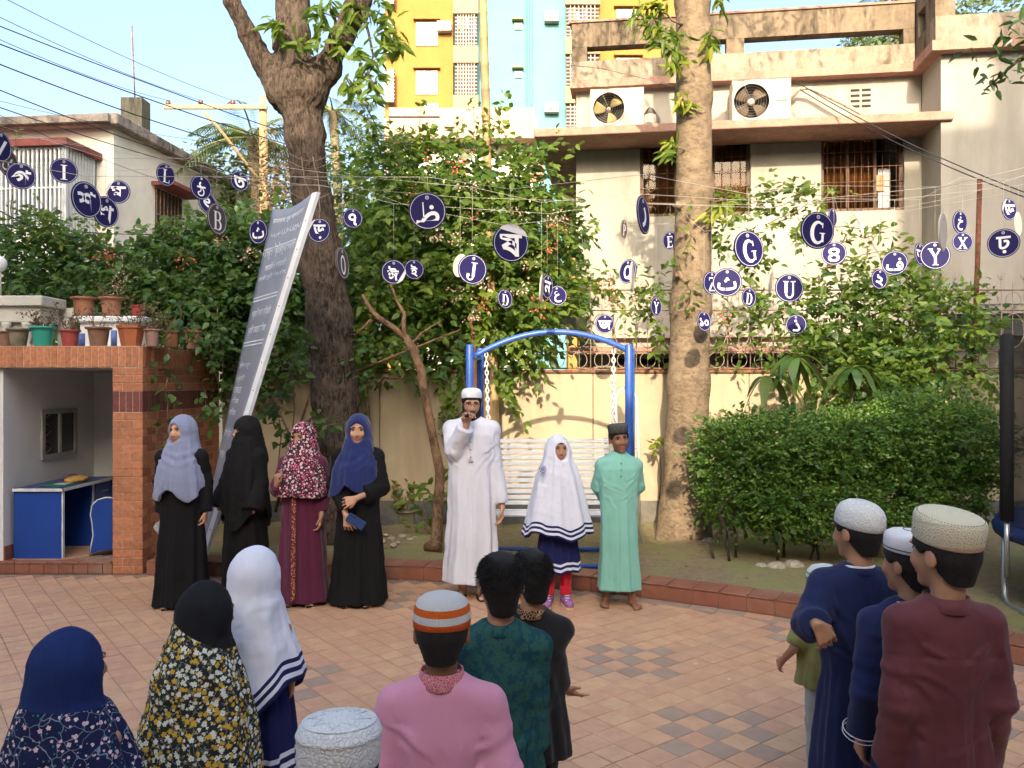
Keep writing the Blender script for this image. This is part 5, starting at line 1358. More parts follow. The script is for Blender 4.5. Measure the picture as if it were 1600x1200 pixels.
def boy_mint():
    p = Person('barefoot boy in long mint green robe and dark grey cap', 967, 6.5, 1.42, hs=.93, skin=skin_dk, hyaw=8, hpitch=3, hroll=-6, lean=(0, -.01))
    p.feet = [(-.1, .0, 0), (.1, -.05, 0)]
    mint = clothmat('mint_cotton', (.205, .47, .40), sheen=.1, fold=.5)
    p.arm(-1, (-.205, .06, .93), (-.07, .15, .78), hand=True, curl=(40, 50), thumbside=1, hd=(1, .2, -.3), hn=(0, 1, 0)); p.arm(1, (.205, .06, .93), (.07, .17, .76), curl=(40, 50), hd=(-1, .2, -.3), hn=(0, 1, 0), thumbside=-1)
    p.make_body().face(look=(-.002, 0)); z = p.zs
    p.robe([(.13, .175, .14), (.4, .155, .125), (.75, .15, .115), (.95, .155, .11), (1.08, .16, .105), (z - .015, .13, .085), (z + .02, .07, .068), (z + .05, .056, .056)], mint, (8, .010), {-1: (.062, .06, .052, .9), 1: (.062, .06, .052, .9)}, ph=2.6, wr=.005, cr=9)
    ck = MB()
    for sx in (-1, 1):
        pts = [Vector((.052 * math.sin(a) * sx * 1.0, .012 - .056 * math.cos(a), z + .052 - .018 * math.cos(a) ** 2 * (1 if math.cos(a) > 0 else 0))) for a in np.linspace(.22, PI, 12)]
        ck.tube(pts, [.008] * 12, 6)
    ck.build('collar', mint, p.root, False)
    for k, zz in enumerate((1.13, 1.08, 1.03)):
        MB().lathe([(0, -.002), (.0065, -.002), (.0065, .002), (0, .003)], 10, Matrix.Translation((0.004, -np.interp(zz, [.95, 1.08, z], [.11, .105, .085]) - .012, zz)) @ Matrix.Rotation(R(90), 4, 'X')).build('button', mat('mint_button', (.12, .25, .22)), p.root, False)
    tr = clothmat('mint_cotton', None)
    for i, sx in enumerate((-1, 1)):
        fx = p.feet[i]
        def lf(q, fx=fx, sx=sx): return np.maximum(smin(rc(q, (sx * .06, .01, .5), (fx[0] * .9, fx[1] + .03, .12), .075, .07), rc(q, (sx * .06, .01, .5), (sx * .06, .01, .55), .07, .07), .02) - .006 * wob(q, 22, 4 + i), .115 + .01 * sx - q[:, 2])
        p.cloth('trouser_leg', lf, (min(fx[0], 0) - .12, -.15, .09), (max(fx[0], 0) + .12, .16, .6), mint, .009)
    p.hair(low=(-.05, -.03), front=.052)
    p.cap([(a * .97, b) for a, b in PILL], knitmat('dark_grey_cap', (.05, .055, .058), (.22, .22, .21), 120, .5, .5), tilt=(-2, 0), sy=1.2, c=(0, .012, .054))
# ---- children seen from behind
def collar_band(p, m, r=.058, h0=.0, h1=.035, zoff=.0):
    z = p.zs + zoff
    return MB().lathe([(r + .006, z + h0), (r + .008, z + h0 + .005), (r + .002, z + h1), (r - .003, z + h1), (r + .002, z + h0)], 32, Matrix.Translation((0, .012, 0)), True, 1.0, 1.05, True).build('collar', m, p.root, False)
def kurta(p, m, hem, w0, w1, ws, sl, ph=0.0, folds=(7, .010), wr=.006, h=.0082, depth=.72, extra=None):
    z = p.zs; w0 *= .86; w1 *= .76; ws *= .76
    return p.robe([(hem, w0, w0 * depth), (hem + .35 * (z - hem), (w0 + w1) / 2, (w0 + w1) / 2 * depth), (hem + .6 * (z - hem), w1, w1 * .72), (z - .14, ws, ws * .68), (z - .06, ws * .98, ws * .62), (z - .005, ws * .74, ws * .52), (z + .018, .068, .066), (z + .03, .056, .056)], m, folds, sl, ph=ph, wr=wr * .7, h=h, extra=extra, name='kurta', cr=int(ph * 10) + 3, slk=.02)
def trousers(p, m, top, bottom=.06, r=.07):
    for i, sx in enumerate((-1, 1)):
        k = p.H / 1.6
        def lf(q, sx=sx): return np.maximum(rc(q, (sx * .055 * k, .01, top), (sx * .07 * k, .02, bottom), .09 * k, r * k * .85) - .005 * wob(q, 24, 4 + i), bottom - q[:, 2])
        p.cloth('trouser_leg', lf, (-.2, -.2, bottom - .03), (.2, .2, top + .12), m, .011)
def star_cap(p):
    # flat topped embroidered cap: ribs and a star raised on its crown
    wc = knitmat('white_embroidered', (.60, .62, .63), (.44, .46, .47), 95, .5, .7)
    o = p.cap([(.085, -.02), (.088, -.015), (.090, .03), (.0905, .043), (.0925, .046), (.0905, .05), (.086, .062), (.076, .072), (.04, .077), (0, .078)], wc, tilt=(4, 0), sy=1.16, c=(0, .012, .05))
    M = p.hM() @ Matrix.Translation((0, .012, .05)) @ Matrix.Rotation(R(4), 4, 'X'); st = MB()
    pts = []
    for k in range(16):
        r = .066 if k % 2 == 0 else .038; a = 2 * PI * k / 16; pts.append(M @ Vector((r * math.cos(a), 1.16 * r * math.sin(a), .0765 if r < .05 else .0735)))
    st.tube(pts, .0026, 6, closed=True)
    st.tube([M @ Vector((.078 * math.cos(a), 1.16 * .078 * math.sin(a), .0705)) for a in np.linspace(0, 2 * PI, 40, endpoint=False)], .0022, 6, closed=True)
    st.build('star_stitching', wc, o, False)
def kids():
    rt = dict
    # girl A
    navy = (.010, .020, .085)
    p = Person('girl in navy hood and navy cape sprinkled with pale blossoms', 112, 2.2, 1.085, yaw=180, hs=.84, hyaw=-38, hpitch=4)
    p.arm(-1, (-.15, .03, .62), (-.14, -.08, .5), hand=False); p.arm(1, (.15, .03, .62), (.14, -.08, .5), hand=False); p.make_body().face()
    fm = floralmat('blossom_navy', (.010, .014, .055), [(.62, .5, .53), (.55, .4, .46)], leafc=(.02, .16, .16), scale=50, size=.3, dens=.62, center=(.42, .2, .25), vine=(.22, .28, .36), zcut=(.90, -.1, -.12), plain=(.010, .022, .10), scale2=62, fac2=.8)
    p.scarf([(.3, .24, .2), (.5, .21, .185), (.7, .172, .155), (.8, .135, .135), (.87, .1, .105)], fm, (0, -.02, .05, .07), (7, .012), ph=.3, name='cape', hood=(.08, .094, .108))
    p.robe([(.03, .2, .17), (.35, .16, .13), (.6, .13, .1)], clothmat('navy_skirt', navy), (8, .01), name='dress')
    # girl B
    p = Person('girl in black hood and cape covered in yellow and white flowers', 315, 2.85, 1.05, yaw=180, hs=.87, hyaw=-40, hpitch=8, lean=(-.02, -.01))
    p.arm(-1, (-.15, .03, .6), (-.14, -.08, .5), hand=False); p.arm(1, (.15, .03, .6), (.14, -.08, .5), hand=False); p.make_body().face()
    fm = floralmat('yellow_flowers', (.018, .022, .025), [(.58, .62, .56), (.50, .32, .03)], leafc=(.10, .13, .10), scale=46, size=.42, dens=1.0, center=(.35, .3, .12), zcut=(.905, .0, -.6), plain=(.010, .011, .014), scale2=58, fac2=1.0, vine=(.22, .24, .18))
    p.scarf([(.2, .25, .22, .03), (.4, .225, .2, .03), (.6, .185, .17, .01), (.75, .14, .135), (.84, .1, .11)], fm, (0, -.02, .05, .07), (7, .012), ph=1.3, name='cape', hood=(.083, .098, .11), zb=lambda q: .22 + 0 * q[:, 0])
    p.robe([(.03, .19, .17), (.35, .15, .13), (.6, .12, .1)], black, (8, .01), name='dress')
    # girl C
    p = Person('girl in white cape with navy striped hem seen from behind', 402, 3.2, 1.10, yaw=180, hs=.9, hyaw=-28, hpitch=2)
    p.arm(-1, (-.17, .03, .64), p.L(455, 1064), hd=(.0, -.2, -1), hn=(1, 0, 0), curl=(45, 55), thumbside=1); p.arm(1, (.15, .03, .62), (.16, -.06, .5), hand=False); p.make_body().face()
    hem = lambda q: .535 + .22 * np.clip(q[:, 0] * -.0 - .0, 0, 1) + .045 * np.cos(2 * np.arctan2(q[:, 1], q[:, 0]) + .6) + .012 * np.sin(6 * np.arctan2(q[:, 1], q[:, 0])) - .05 * q[:, 0] / .2
    o = p.scarf([(.44, .215, .2), (.6, .19, .18), (.75, .15, .145), (.83, .115, .12), (.9, .092, .105)], cape_m, (0, -.02, .048, .07), (7, .013), zb=hem, ph=2.2, name='cape', hood=(.091, .108, .117)); add_hem(o, hem)
    hem2 = lambda q: .26 + .008 * np.sin(5 * np.arctan2(q[:, 1], q[:, 0]))
    o = p.robe([(.24, .16, .145), (.45, .14, .12), (.62, .12, .1)], skirt_m, (11, .011), name='skirt', ph=.3, zb=hem2, fz=[(.24, .012), (.6, .005)]); add_hem(o, hem2)
    # boy under the white star cap
    p = Person('boy in flat topped white embroidered cap in front of the pink shirt boy', 531, 1.6, 1.085, yaw=180, hs=.9, skin=skin_dk, hpitch=2)
    p.arm(-1, (-.17, .03, .62), (-.17, -.03, .45)); p.arm(1, (.17, .03, .62), (.17, -.03, .45)); p.make_body().face(); p.hair(low=(-.06, -.04), front=.04); star_cap(p)
    kurta(p, clothmat('pale_grey_cotton', (.5, .52, .56)), .3, .19, .155, .165, {-1: (.062, .056, .045), 1: (.062, .056, .045)}, 1.0); trousers(p, white_c, .4)
    # boy in pink
    p = Person('boy in pink kurta with orange banded white net cap', 691, 2.2, 1.185, yaw=180, hs=.86, skin=skin_dk, hyaw=0, hpitch=4, sw=.15)
    p.h = .0065
    p.arm(-1, (-.205, .02, .72), (-.2, -.05, .53), thumbside=1); p.arm(1, (.205, .02, .72), (.2, -.05, .53), thumbside=-1); p.make_body().face(); p.hair(low=(-.098, -.055), front=.04)
    cz = p.hc[2]
    ob = bandmat('orange_net_cap', [(0, (.62, .10, .012)), (.235, (.60, .62, .63)), (.42, (.64, .12, .015)), (.60, (.60, .62, .63))], bump=.9, bscale=210, kind='mesh', z0=float(cz) + .012, z1=float(cz) + .115)
    p.cap([(.0865, .0), (.089, .002), (.0905, .022), (.0895, .045), (.086, .066), (.075, .086), (.055, .1), (.03, .107), (0, .109)], ob, tilt=(2, 0), sy=1.2, c=(0, .012, .012))
    pk = clothmat('pink_cotton', (.53, .245, .36), sheen=.1, fold=.5)
    kurta(p, pk, .38, .2, .165, .178, {-1: (.06, .06, .05), 1: (.06, .06, .05)}, .4, wr=.007); trousers(p, white_c, .45)
    collar_band(p, knitmat('pink_gold_collar', (.40, .08, .22), (.6, .42, .12), 130, .9, .5), .056, -.002, .042, .005)
    # boy in teal
    p = Person('boy with short black hair in teal patterned kurta', 781, 2.6, 1.215, yaw=180, hs=.87, skin=skin_mid, hyaw=14, hpitch=2)
    p.h = .0065
    p.arm(-1, p.L(834, 1075), p.L(841, 1165), raw=True, hd=(0, -.1, -1), hn=(1, 0, 0), thumbside=1, curl=(45, 55)); p.arm(1, (.17, .02, .75), (.17, -.03, .56), thumbside=-1); p.make_body().face(); p.hair(low=(-.115, -.06), strands=7000, seed=4)
    tl = floralmat('teal_pattern', (.008, .05, .068), [(.022, .078, .068), (.02, .075, .07)], scale=30, size=.5, dens=1.0, center=(.012, .055, .068), scale2=30, fac2=.9)
    kurta(p, tl, .36, .18, .15, .165, {-1: (.058, .056, .05), 1: (.058, .056, .05)}, 2.4); trousers(p, white_c, .45); collar_band(p, tl, .054, -.004, .03)
    w_ = Vector((p.x0, p.d, 0)); h = P(838, 1180, 2.6)
    tag(MB().box(-.014, .014, -.006, .006, -.04, .045, Matrix.Translation(h + Vector((0, -.02, .01))) @ Euler((.2, .15, .3)).to_matrix().to_4x4(), .003).build('paper_slip', mat('slip', (.6, .6, .64))), 'folded white paper slip in the hand of the boy in teal', 'paper')
    # boy in black
    p = Person('boy in black kurta with gold beaded collar reaching out a hand', 829, 3.0, 1.145, yaw=180, hs=.87, skin=skin_mid, hyaw=24, hpitch=3)
    p.h = .0065
    p.arm(-1, p.L(861, 1008, .02), p.L(876, 1072, -.02), raw=True, hd=(-.75, -.2, -.55), hn=(.2, -.3, .9), thumbside=1, curl=(12, 25), spread=2); p.arm(1, (.17, .02, .72), (.16, -.03, .54), thumbside=-1); p.make_body().face(); p.hair(low=(-.11, -.06), strands=6000, seed=9)
    bk = clothmat('black_cotton', (.012, .012, .014), fold=.4)
    kurta(p, bk, .4, .165, .145, .155, {-1: (.055, .056, .05), 1: (.055, .056, .05)}, 3.0); trousers(p, bk, .45)
    collar_band(p, knitmat('gold_beads', (.03, .02, .02), (.55, .32, .16), 110, 1.0, .8), .054, .0, .03, .006)
    # small boy in olive
    p = Person('small boy in olive tee shirt and grey trousers beside the navy boys', 1287, 3.6, .96, yaw=180, hs=.84, skin=skin_mid, hyaw=20)
    p.h = .0065; p.bottom = 'legs'
    p.arm(1, (.165, .02, .60), (.15, -.1, .5), thumbside=-1); p.arm(-1, (-.15, .02, .6), (-.14, -.05, .48), thumbside=1); p.make_body().face(); p.hair(low=(-.06, -.04), front=.04)
    ol = mat('olive_jersey', (.22, .22, .075), rough=.9, var=.12, scale=9, bump=.25, bscale=12)
    kurta(p, ol, .43, .135, .13, .14, {1: (.058, .056, .05, .42), -1: (.058, .056, .05, .42)}, .8, h=.009); trousers(p, mat('grey_trousers', (.32, .34, .32), bump=.2, bscale=15), .44)
    gb = bandmat('green_white_cap', [(0, (.10, .36, .10)), (.28, (.62, .64, .64)), (.42, (.12, .4, .12)), (.52, (.62, .64, .64))], bump=.5, bscale=160, kind='mesh', z0=float(p.hc[2]) + .01, z1=float(p.hc[2]) + .1)
    p.cap([(.0855, .0), (.088, .004), (.088, .035), (.082, .062), (.062, .085), (.03, .096), (0, .098)], gb, sy=1.2, c=(0, .012, .012))
    # navy boys
    nb = clothmat('navy_cotton', (.010, .017, .068), sheen=.08, fold=.6)
    pip = mat('white_piping', (.6, .62, .66))
    p = Person('boy in navy robe and domed white knitted cap with his hand behind his back', 1338, 3.1, 1.295, yaw=180, hs=.9, skin=skin_mid, hyaw=27, hpitch=4, sw=.15)
    p.h = .0065
    p.arm(1, (.195, .06, .86), p.L(1276, 975, .17), raw=True, hd=(-.5, .1, -.8), hn=(.3, -1, .1), thumbside=1, curl=(35, 45)); p.arm(-1, (-.2, .02, .78), (-.19, -.05, .55), thumbside=1); p.make_body().face(); p.hair(low=(-.105, -.06), front=.035)
    p.cap([(.0865, .0), (.089, .003), (.0895, .03), (.086, .055), (.076, .078), (.056, .096), (.03, .106), (0, .109)], knitmat('white_knit', (.60, .63, .63), (.40, .43, .44), 85, .5, .7), tilt=(-14, 0), sy=1.22, c=(0, .016, .022))
    kurta(p, nb, .12, .2, .165, .175, {1: (.072, .078, .062, .86), -1: (.066, .064, .056)}, 1.4, folds=(8, .012)); collar_band(p, nb, .055, -.004, .026)
    collar_band(p, pip, .0535, .024, .031)
    p = Person('boy in navy robe with white piping and smooth white cap', 1420, 2.72, 1.255, yaw=180, hs=.88, skin=skin_mid, hyaw=26, hpitch=2)
    p.arm(1, (.19, .03, .74), (.15, -.02, .57), thumbside=-1); p.arm(-1, (-.18, .02, .76), (-.17, -.05, .55), thumbside=1); p.make_body().face(); p.hair(low=(-.105, -.06), front=.035)
    o = p.cap([(.0865, .0), (.0885, .003), (.0885, .045), (.085, .058), (.07, .07), (.04, .078), (0, .08)], clothmat('smooth_white_cap', (.60, .61, .64), weave=.6, fold=.2), tilt=(-6, 0), sy=1.2, c=(0, .014, .046))
    M = p.hM() @ Matrix.Translation((0, .014, .046)) @ Matrix.Rotation(R(-6), 4, 'X')
    MB().tube([M @ Vector((.0892 * math.cos(a), 1.2 * .0892 * math.sin(a), .012)) for a in np.linspace(0, 2 * PI, 40, endpoint=False)], .0016, 5, closed=True).build('cap_cord', iris_m, o, False)
    MB().tube([M @ Vector((.03 * math.cos(a), 1.2 * .03 * math.sin(a), .0795)) for a in np.linspace(0, 2 * PI, 24, endpoint=False)], .0012, 5, closed=True).build('cap_ring', iris_m, o, False)
    kurta(p, nb, .12, .19, .15, .165, {1: (.06, .06, .056, .93), -1: (.06, .06, .056)}, 2.8, folds=(8, .012)); collar_band(p, nb, .054, -.004, .026); collar_band(p, pip, .0525, .024, .030)
    a = p.arms[0]; el, wr_ = Vector(a['el']), Vector(a['wr']); en = el.lerp(wr_, .82); ax = (wr_ - el).normalized(); u = ax.orthogonal().normalized(); v = ax.cross(u)
    for off in (0, .016): MB().tube([en + ax * off + (u * math.cos(t) + v * math.sin(t)) * .0605 for t in np.linspace(0, 2 * PI, 24, endpoint=False)], .0018, 5, closed=True).build('cuff_piping', pip, p.root, False)
    # maroon boy
    p = Person('boy in dark maroon satin kurta and cream pillbox cap', 1474, 2.4, 1.36, yaw=180, hs=.93, skin=skin_mid, hyaw=26, hpitch=2, sw=.15)
    p.h = .0065
    p.arm(1, (.138, .03, .83), (.14, -.04, .62), raw=True, thumbside=-1); p.arm(-1, (-.138, .02, .83), (-.14, -.04, .62), raw=True, thumbside=1); p.make_body().face(); p.hair(low=(-.10, -.06), front=.03)
    cb = bandmat('cream_cap', [(0, (.58, .52, .38)), (.16, (.56, .40, .29)), (.30, (.60, .56, .42)), (.78, (.52, .48, .36)), (.84, (.60, .57, .43))], bump=.8, bscale=120, kind='mesh', z0=float(p.hc[2]) - .005, z1=float(p.hc[2]) + .115)
    co = p.cap([(.0885, -.012), (.091, -.008), (.0925, .03), (.0925, .058), (.089, .068), (.08, .074), (.04, .077), (0, .078)], cb, tilt=(-13, 4), sy=1.2, c=(0, .016, .05))
    M = p.hM() @ Matrix.Translation((0, .016, .05)) @ Matrix.Rotation(R(-13), 4, 'X') @ Matrix.Rotation(R(4), 4, 'Y'); dk = MB()
    for k in range(64):
        a = 2 * PI * k / 64
        for (r, zz, rr) in ((.0835, .0715, .0017), (.0927, .02, .0013), (.0927, .036, .0013)):
            if zz < .05 and k % 2: continue
            dk.ball(M @ Vector((r * math.cos(a), 1.2 * r * math.sin(a), zz)), rr, 5, 4)
    tag(dk.build('cap_eyelets', mat('eyelet', (.08, .06, .05)), co, False), kind='stuff')
    mm, t, b, tc = newmat('maroon_satin'); _mats['maroon_satin'] = mm
    c = mixc(t, ramp(t, noise(t, tc.outputs['Object'], 3, 3), [(.35, 0), (.65, 1)]), (.075, .018, .024), (.11, .03, .035)); t.links.new(c, b.inputs['Base Color']); b.inputs['Roughness'].default_value = .68; b.inputs['Specular IOR Level'].default_value = .22; b.inputs['Sheen Weight'].default_value = .1
    set_bump(t, b, noise(t, tc.outputs['Object'], 9, 2, .4, .4), .35, .03)
    def yoke(q, d):
        # yoke seam across the shoulder blades and pleats hanging from it
        zs = p.zs - .13; s_ = np.exp(-((q[:, 2] - zs) / .006) ** 2) * (q[:, 1] > .02)
        return d + .004 * s_
    kurta(p, mm, .3, .205, .16, .172, {1: (.066, .066, .058), -1: (.066, .066, .058)}, .2, folds=(8, .014), wr=.007, extra=yoke); trousers(p, black, .45); collar_band(p, mm, .06, -.006, .036)
# ================================================================== letter discs
navy_d = mat('disc_navy', (.015, .013, .085), rough=.6, var=.03, spec=.15); brown_d = mat('disc_backlit', (.075, .048, .05), rough=.6, var=.05)  # brown copy of the navy disc: backlight put into the colour
pale_d = mat('disc_pale', (.46, .47, .56), rough=.4, var=.04); back_d = mat('disc_back', (.55, .50, .42), rough=.6, var=.08)
glyph_m = mat('disc_glyph', (.82, .83, .87), rough=.4, var=.02); thread_m = mat('thread', (.40, .38, .34), rough=.8)
_gl = {}
def strokes(S):
    """polylines (points, width) -> flat mesh"""
    b = MB()
    for pts, wd in S:
        ws = wd if isinstance(wd, (list, tuple)) else [wd] * len(pts); L = []; Rr = []
        for i, p in enumerate(pts):
            t = np.array(pts[min(i + 1, len(pts) - 1)], float) - np.array(pts[max(i - 1, 0)], float); t /= max(1e-6, np.linalg.norm(t)); n = np.array((-t[1], t[0])) * ws[i] / 2
            L.append(np.array(p) + n); Rr.append(np.array(p) - n)
        k = len(pts); v = [(x, y, 0) for x, y in L] + [(x, y, 0) for x, y in Rr]
        b.add(v, [[i, i + 1, k + i + 1, k + i] for i in range(k - 1)])
    return b
def arc(cx, cy, rx, ry, a0, a1, n=16): return [(cx + rx * math.cos(R(a)), cy + ry * math.sin(R(a))) for a in np.linspace(a0, a1, n)]
def arcw(n, w0, w1): return [w0 + (w1 - w0) * math.sin(PI * i / (n - 1)) for i in range(n)]
def serif(ch):
    H = lambda x0, x1, y, t=.05: ([(x0, y), (x1, y)], t); V = lambda x, y0, y1, t=.15: ([(x, y0), (x, y1)], t)
    D = {'I': [V(0, -.5, .5, .17), H(-.2, .2, .475), H(-.2, .2, -.475)], 'L': [V(-.12, -.5, .5, .16), H(-.28, .06, .475), H(-.28, .3, -.475), ([(.29, -.5), (.29, -.25)], .04)],
         'J': [V(.08, -.3, .5, .16), H(-.1, .26, .475), (arc(-.09, -.3, .17, .19, 0, -200), arcw(16, .1, .08)), (arc(-.22, -.24, .05, .05, 0, 360), .09)],
         'U': [V(-.2, -.2, .5, .16), H(-.36, -.04, .475), V(.22, -.2, .5, .09), H(.08, .36, .475), (arc(.01, -.2, .21, .27, 180, 360), arcw(16, .12, .1))],
         'G': [(arc(.02, 0, .3, .47, 50, 320, 28), arcw(28, .07, .19)), V(.26, -.42, -.02, .12), H(.1, .38, -.02), V(.24, .22, .46, .05)],
         'Y': [([(-.26, .46), (0, 0)], .15), ([(.26, .46), (0, 0)], .08), V(0, -.5, .04, .15), H(-.4, -.12, .475), H(.12, .4, .475), H(-.16, .16, -.475)],
         'X': [([(-.25, .46), (.25, -.46)], .15), ([(.25, .46), (-.25, -.46)], .08), H(-.38, -.1, .475), H(.1, .38, .475), H(-.38, -.1, -.475), H(.1, .38, -.475)],
         'E': [V(-.15, -.5, .5, .16), H(-.32, .28, .47, .06), H(-.1, .16, 0, .06), H(-.32, .3, -.47, .06), V(.27, .28, .5, .04), V(.29, -.5, -.26, .04), V(.16, -.1, .1, .04)],
         'D': [V(-.18, -.5, .5, .16), H(-.34, .02, .475), H(-.34, .02, -.475), (arc(.0, 0, .3, .475, 90, -90, 20), arcw(20, .05, .17))],
         'B': [V(-.18, -.5, .5, .16), H(-.34, .04, .475), H(-.34, .04, -.475), H(-.1, .06, .02), (arc(.04, .25, .2, .225, 90, -90), arcw(16, .05, .15)), (arc(.04, -.23, .24, .245, 90, -90), arcw(16, .05, .16))],
         'P': [V(-.15, -.5, .5, .16), H(-.32, .04, .475), H(-.32, .02, -.475), H(-.1, .06, -.02), (arc(.04, .225, .22, .25, 90, -90), arcw(16, .05, .15))],
         'O': [(arc(0, 0, .26, .46, 0, 360, 32), .12)], 'Q': [(arc(0, .04, .28, .42, 0, 360, 32), .14), ([(-.02, -.25), (.12, -.42), (.32, -.5)], .1)],
         'Z': [H(-.28, .28, .46, .08), ([(.24, .45), (-.24, -.45)], .15), H(-.3, .3, -.46, .08), V(-.27, .26, .46, .04), V(.29, -.46, -.24, .04)],
         '8': [(arc(0, .24, .17, .22, 0, 360, 26), .12), (arc(0, -.23, .23, .25, 0, 360, 28), .13)]}
    return strokes(D[ch]) if ch in D else None
def glyphs(chars):
    todo = {}
    for ch in chars:
        s = serif(ch)
        if s is not None: me = s.mesh('glyph'); _gl[ch] = me; continue
        cu = bpy.data.curves.new('g', 'FONT'); cu.body = ch; cu.offset = .022; cu.resolution_u = 5; cu.align_x = 'LEFT'
        o = bpy.data.objects.new('g', cu); COL.objects.link(o); todo[ch] = o
    bpy.context.view_layer.update(); dg = bpy.context.evaluated_depsgraph_get()
    for ch, o in todo.items():
        me = bpy.data.meshes.new_from_object(o.evaluated_get(dg)); _gl[ch] = me
        n = len(me.vertices)
        if n:
            co = np.empty(n * 3, np.float32); me.vertices.foreach_get('co', co); co = co.reshape(-1, 3)
            lo, hi = co.min(0), co.max(0); co = (co - (lo + hi) / 2) / max(hi[1] - lo[1], (hi[0] - lo[0]) / 1.15, 1e-6); co[:, 2] = 0; me.vertices.foreach_set('co', co.ravel()); me.update()
    for o in todo.values(): cu = o.data; bpy.data.objects.remove(o); bpy.data.curves.remove(cu)
    for ch, me in _gl.items():
        me.materials.clear(); me.materials.append(glyph_m)
# px, py, w, h, glyph, words, yaw sign, look
DISCS = [(-1, 228, 32, 49, 'V', 'partly cut off letter', 1, ''), (13, 255, 26, 41, 'ش', 'Arabic letter shin', 1, 'b'), (33, 275, 43, 41, 'গ', 'Bengali letter ga', 1, ''), (100, 267, 42, 39, 'I', 'serif capital I', 1, ''),
 (135, 312, 42, 56, 'শ', 'Bengali letter sha', 1, ''), (185, 300, 34, 37, 'ঘ', 'Bengali letter gha', -1, 'p'), (165, 331, 36, 48, 'খ', 'Bengali letter kha', 1, ''), (259, 273, 27, 35, 'L', 'serif capital L', 1, ''),
 (314, 293, 31, 38, 'ঠ', 'Bengali letter tha', 1, ''), (324, 317, 26, 34, 'ৎ', 'Bengali letter khanda ta', 1, ''), (339, 342, 28, 49, 'B', 'serif capital B', 1, 'b'), (374, 283, 27, 31, 'ত', 'Bengali letter ta', 1, ''),
 (404, 362, 27, 38, 'ث', 'Arabic bowl letter beside the leaning board', -1, ''), (499, 360, 34, 38, 'ড়', 'Bengali letter rra', -1, 'p'), (551, 341, 30, 31, '৭', 'Bengali digit seven', 1, ''), (535, 411, 19, 50, 'O', 'oval letter O', 1, 'b'),
 (668, 330, 58, 58, 'ظ', 'Arabic letter zah', 1, ''), (615, 425, 38, 38, 'ঈ', 'Bengali letter ii', 1, 'q'), (647, 421, 30, 31, 'ই', 'Bengali letter i', 1, ''), (738, 421, 45, 47, 'J', 'serif capital J', 1, ''), (719, 415, 22, 36, '', 'pale blue peeling face behind the J disc', -1, 'w'),
 (798, 380, 56, 59, 'ষ', 'Bengali letter ssa', 1, 'r'), (789, 467, 23, 30, 'D', 'capital D above the swing arch', 1, ''), (855, 448, 17, 37, 'ন', 'Bengali letter na', 1, ''), (846, 452, 4, 45, '', 'blank edge turned to the viewer beside the purple discs', 1, 'w'), (871, 462, 29, 31, 'ع', 'Arabic letter ain', 1, ''),
 (913, 375, 7, 27, '১', 'narrow turned digit', 1, 'b'), (975, 358, 10, 29, 'P', 'capital P', 1, 'b'), (1005, 336, 19, 60, 'ر', 'Arabic letter ra', 1, ''), (1047, 376, 23, 29, 'E', 'serif capital E', -1, ''), (981, 424, 27, 38, 'Q', 'capital Q', -1, ''), (988, 432, 5, 46, '', 'blank edge in front of the Q disc', 1, 'w'),
 (945, 506, 29, 30, 'জ', 'Bengali letter ja', 1, ''), (1025, 479, 17, 30, 'Y', 'narrow turned capital Y near the smooth trunk', 1, ''), (1100, 502, 21, 31, '১০', 'Bengali number ten', 1, ''), (1112, 442, 26, 36, 'Z', 'half hidden capital Z', 1, ''), (1136, 441, 46, 45, 'ث', 'Arabic letter tha with dots', 1, ''),
 (1170, 389, 44, 58, 'G', 'capital G beside the smooth trunk', 1, ''), (1170, 465, 21, 30, 'D', 'capital D in front of the grille fence', 1, ''), (1233, 450, 42, 45, 'U', 'serif capital U', 1, ''), (1244, 507, 33, 31, 'ذ', 'Arabic letter dhal', 1, ''), (1277, 360, 49, 58, 'G', 'capital G above the digit disc', 1, ''), (1301, 340, 12, 30, '', 'dark turned face behind the second G', 1, ''),
 (1303, 396, 38, 37, '৪', 'Bengali digit four', 1, ''), (1351, 359, 11, 28, 'ক', 'faint narrow Bengali letter ka', 1, 'w'), (1398, 411, 39, 38, 'ف', 'Arabic letter fa', 1, ''), (1374, 436, 23, 31, '২', 'Bengali digit two', 1, ''), (1437, 397, 14, 34, 'অ', 'narrow Bengali letter a behind the Y', 1, ''), (1461, 399, 43, 45, 'Y', 'large capital Y', 1, ''),
 (1473, 363, 11, 58, '', 'pale blank back above the large Y', 1, 'w'), (1500, 347, 20, 36, 'خ', 'Arabic letter kha', 1, ''), (1504, 378, 29, 31, 'X', 'serif capital X', 1, ''), (1577, 327, 20, 34, 'ড', 'Bengali letter dda with peeling face', 1, 'p'), (1591, 350, 9, 37, '', 'pale blank back beside the dda disc', 1, 'w'), (1568, 380, 47, 45, 'ঢ়', 'Bengali letter rha', -1, ''),
 (1310, 425, 5, 30, '', 'grey edge between the digit disc and the fa disc', 1, 'w'), (1204, 440, 5, 38, '', 'grey edge left of the U disc', 1, 'w')]
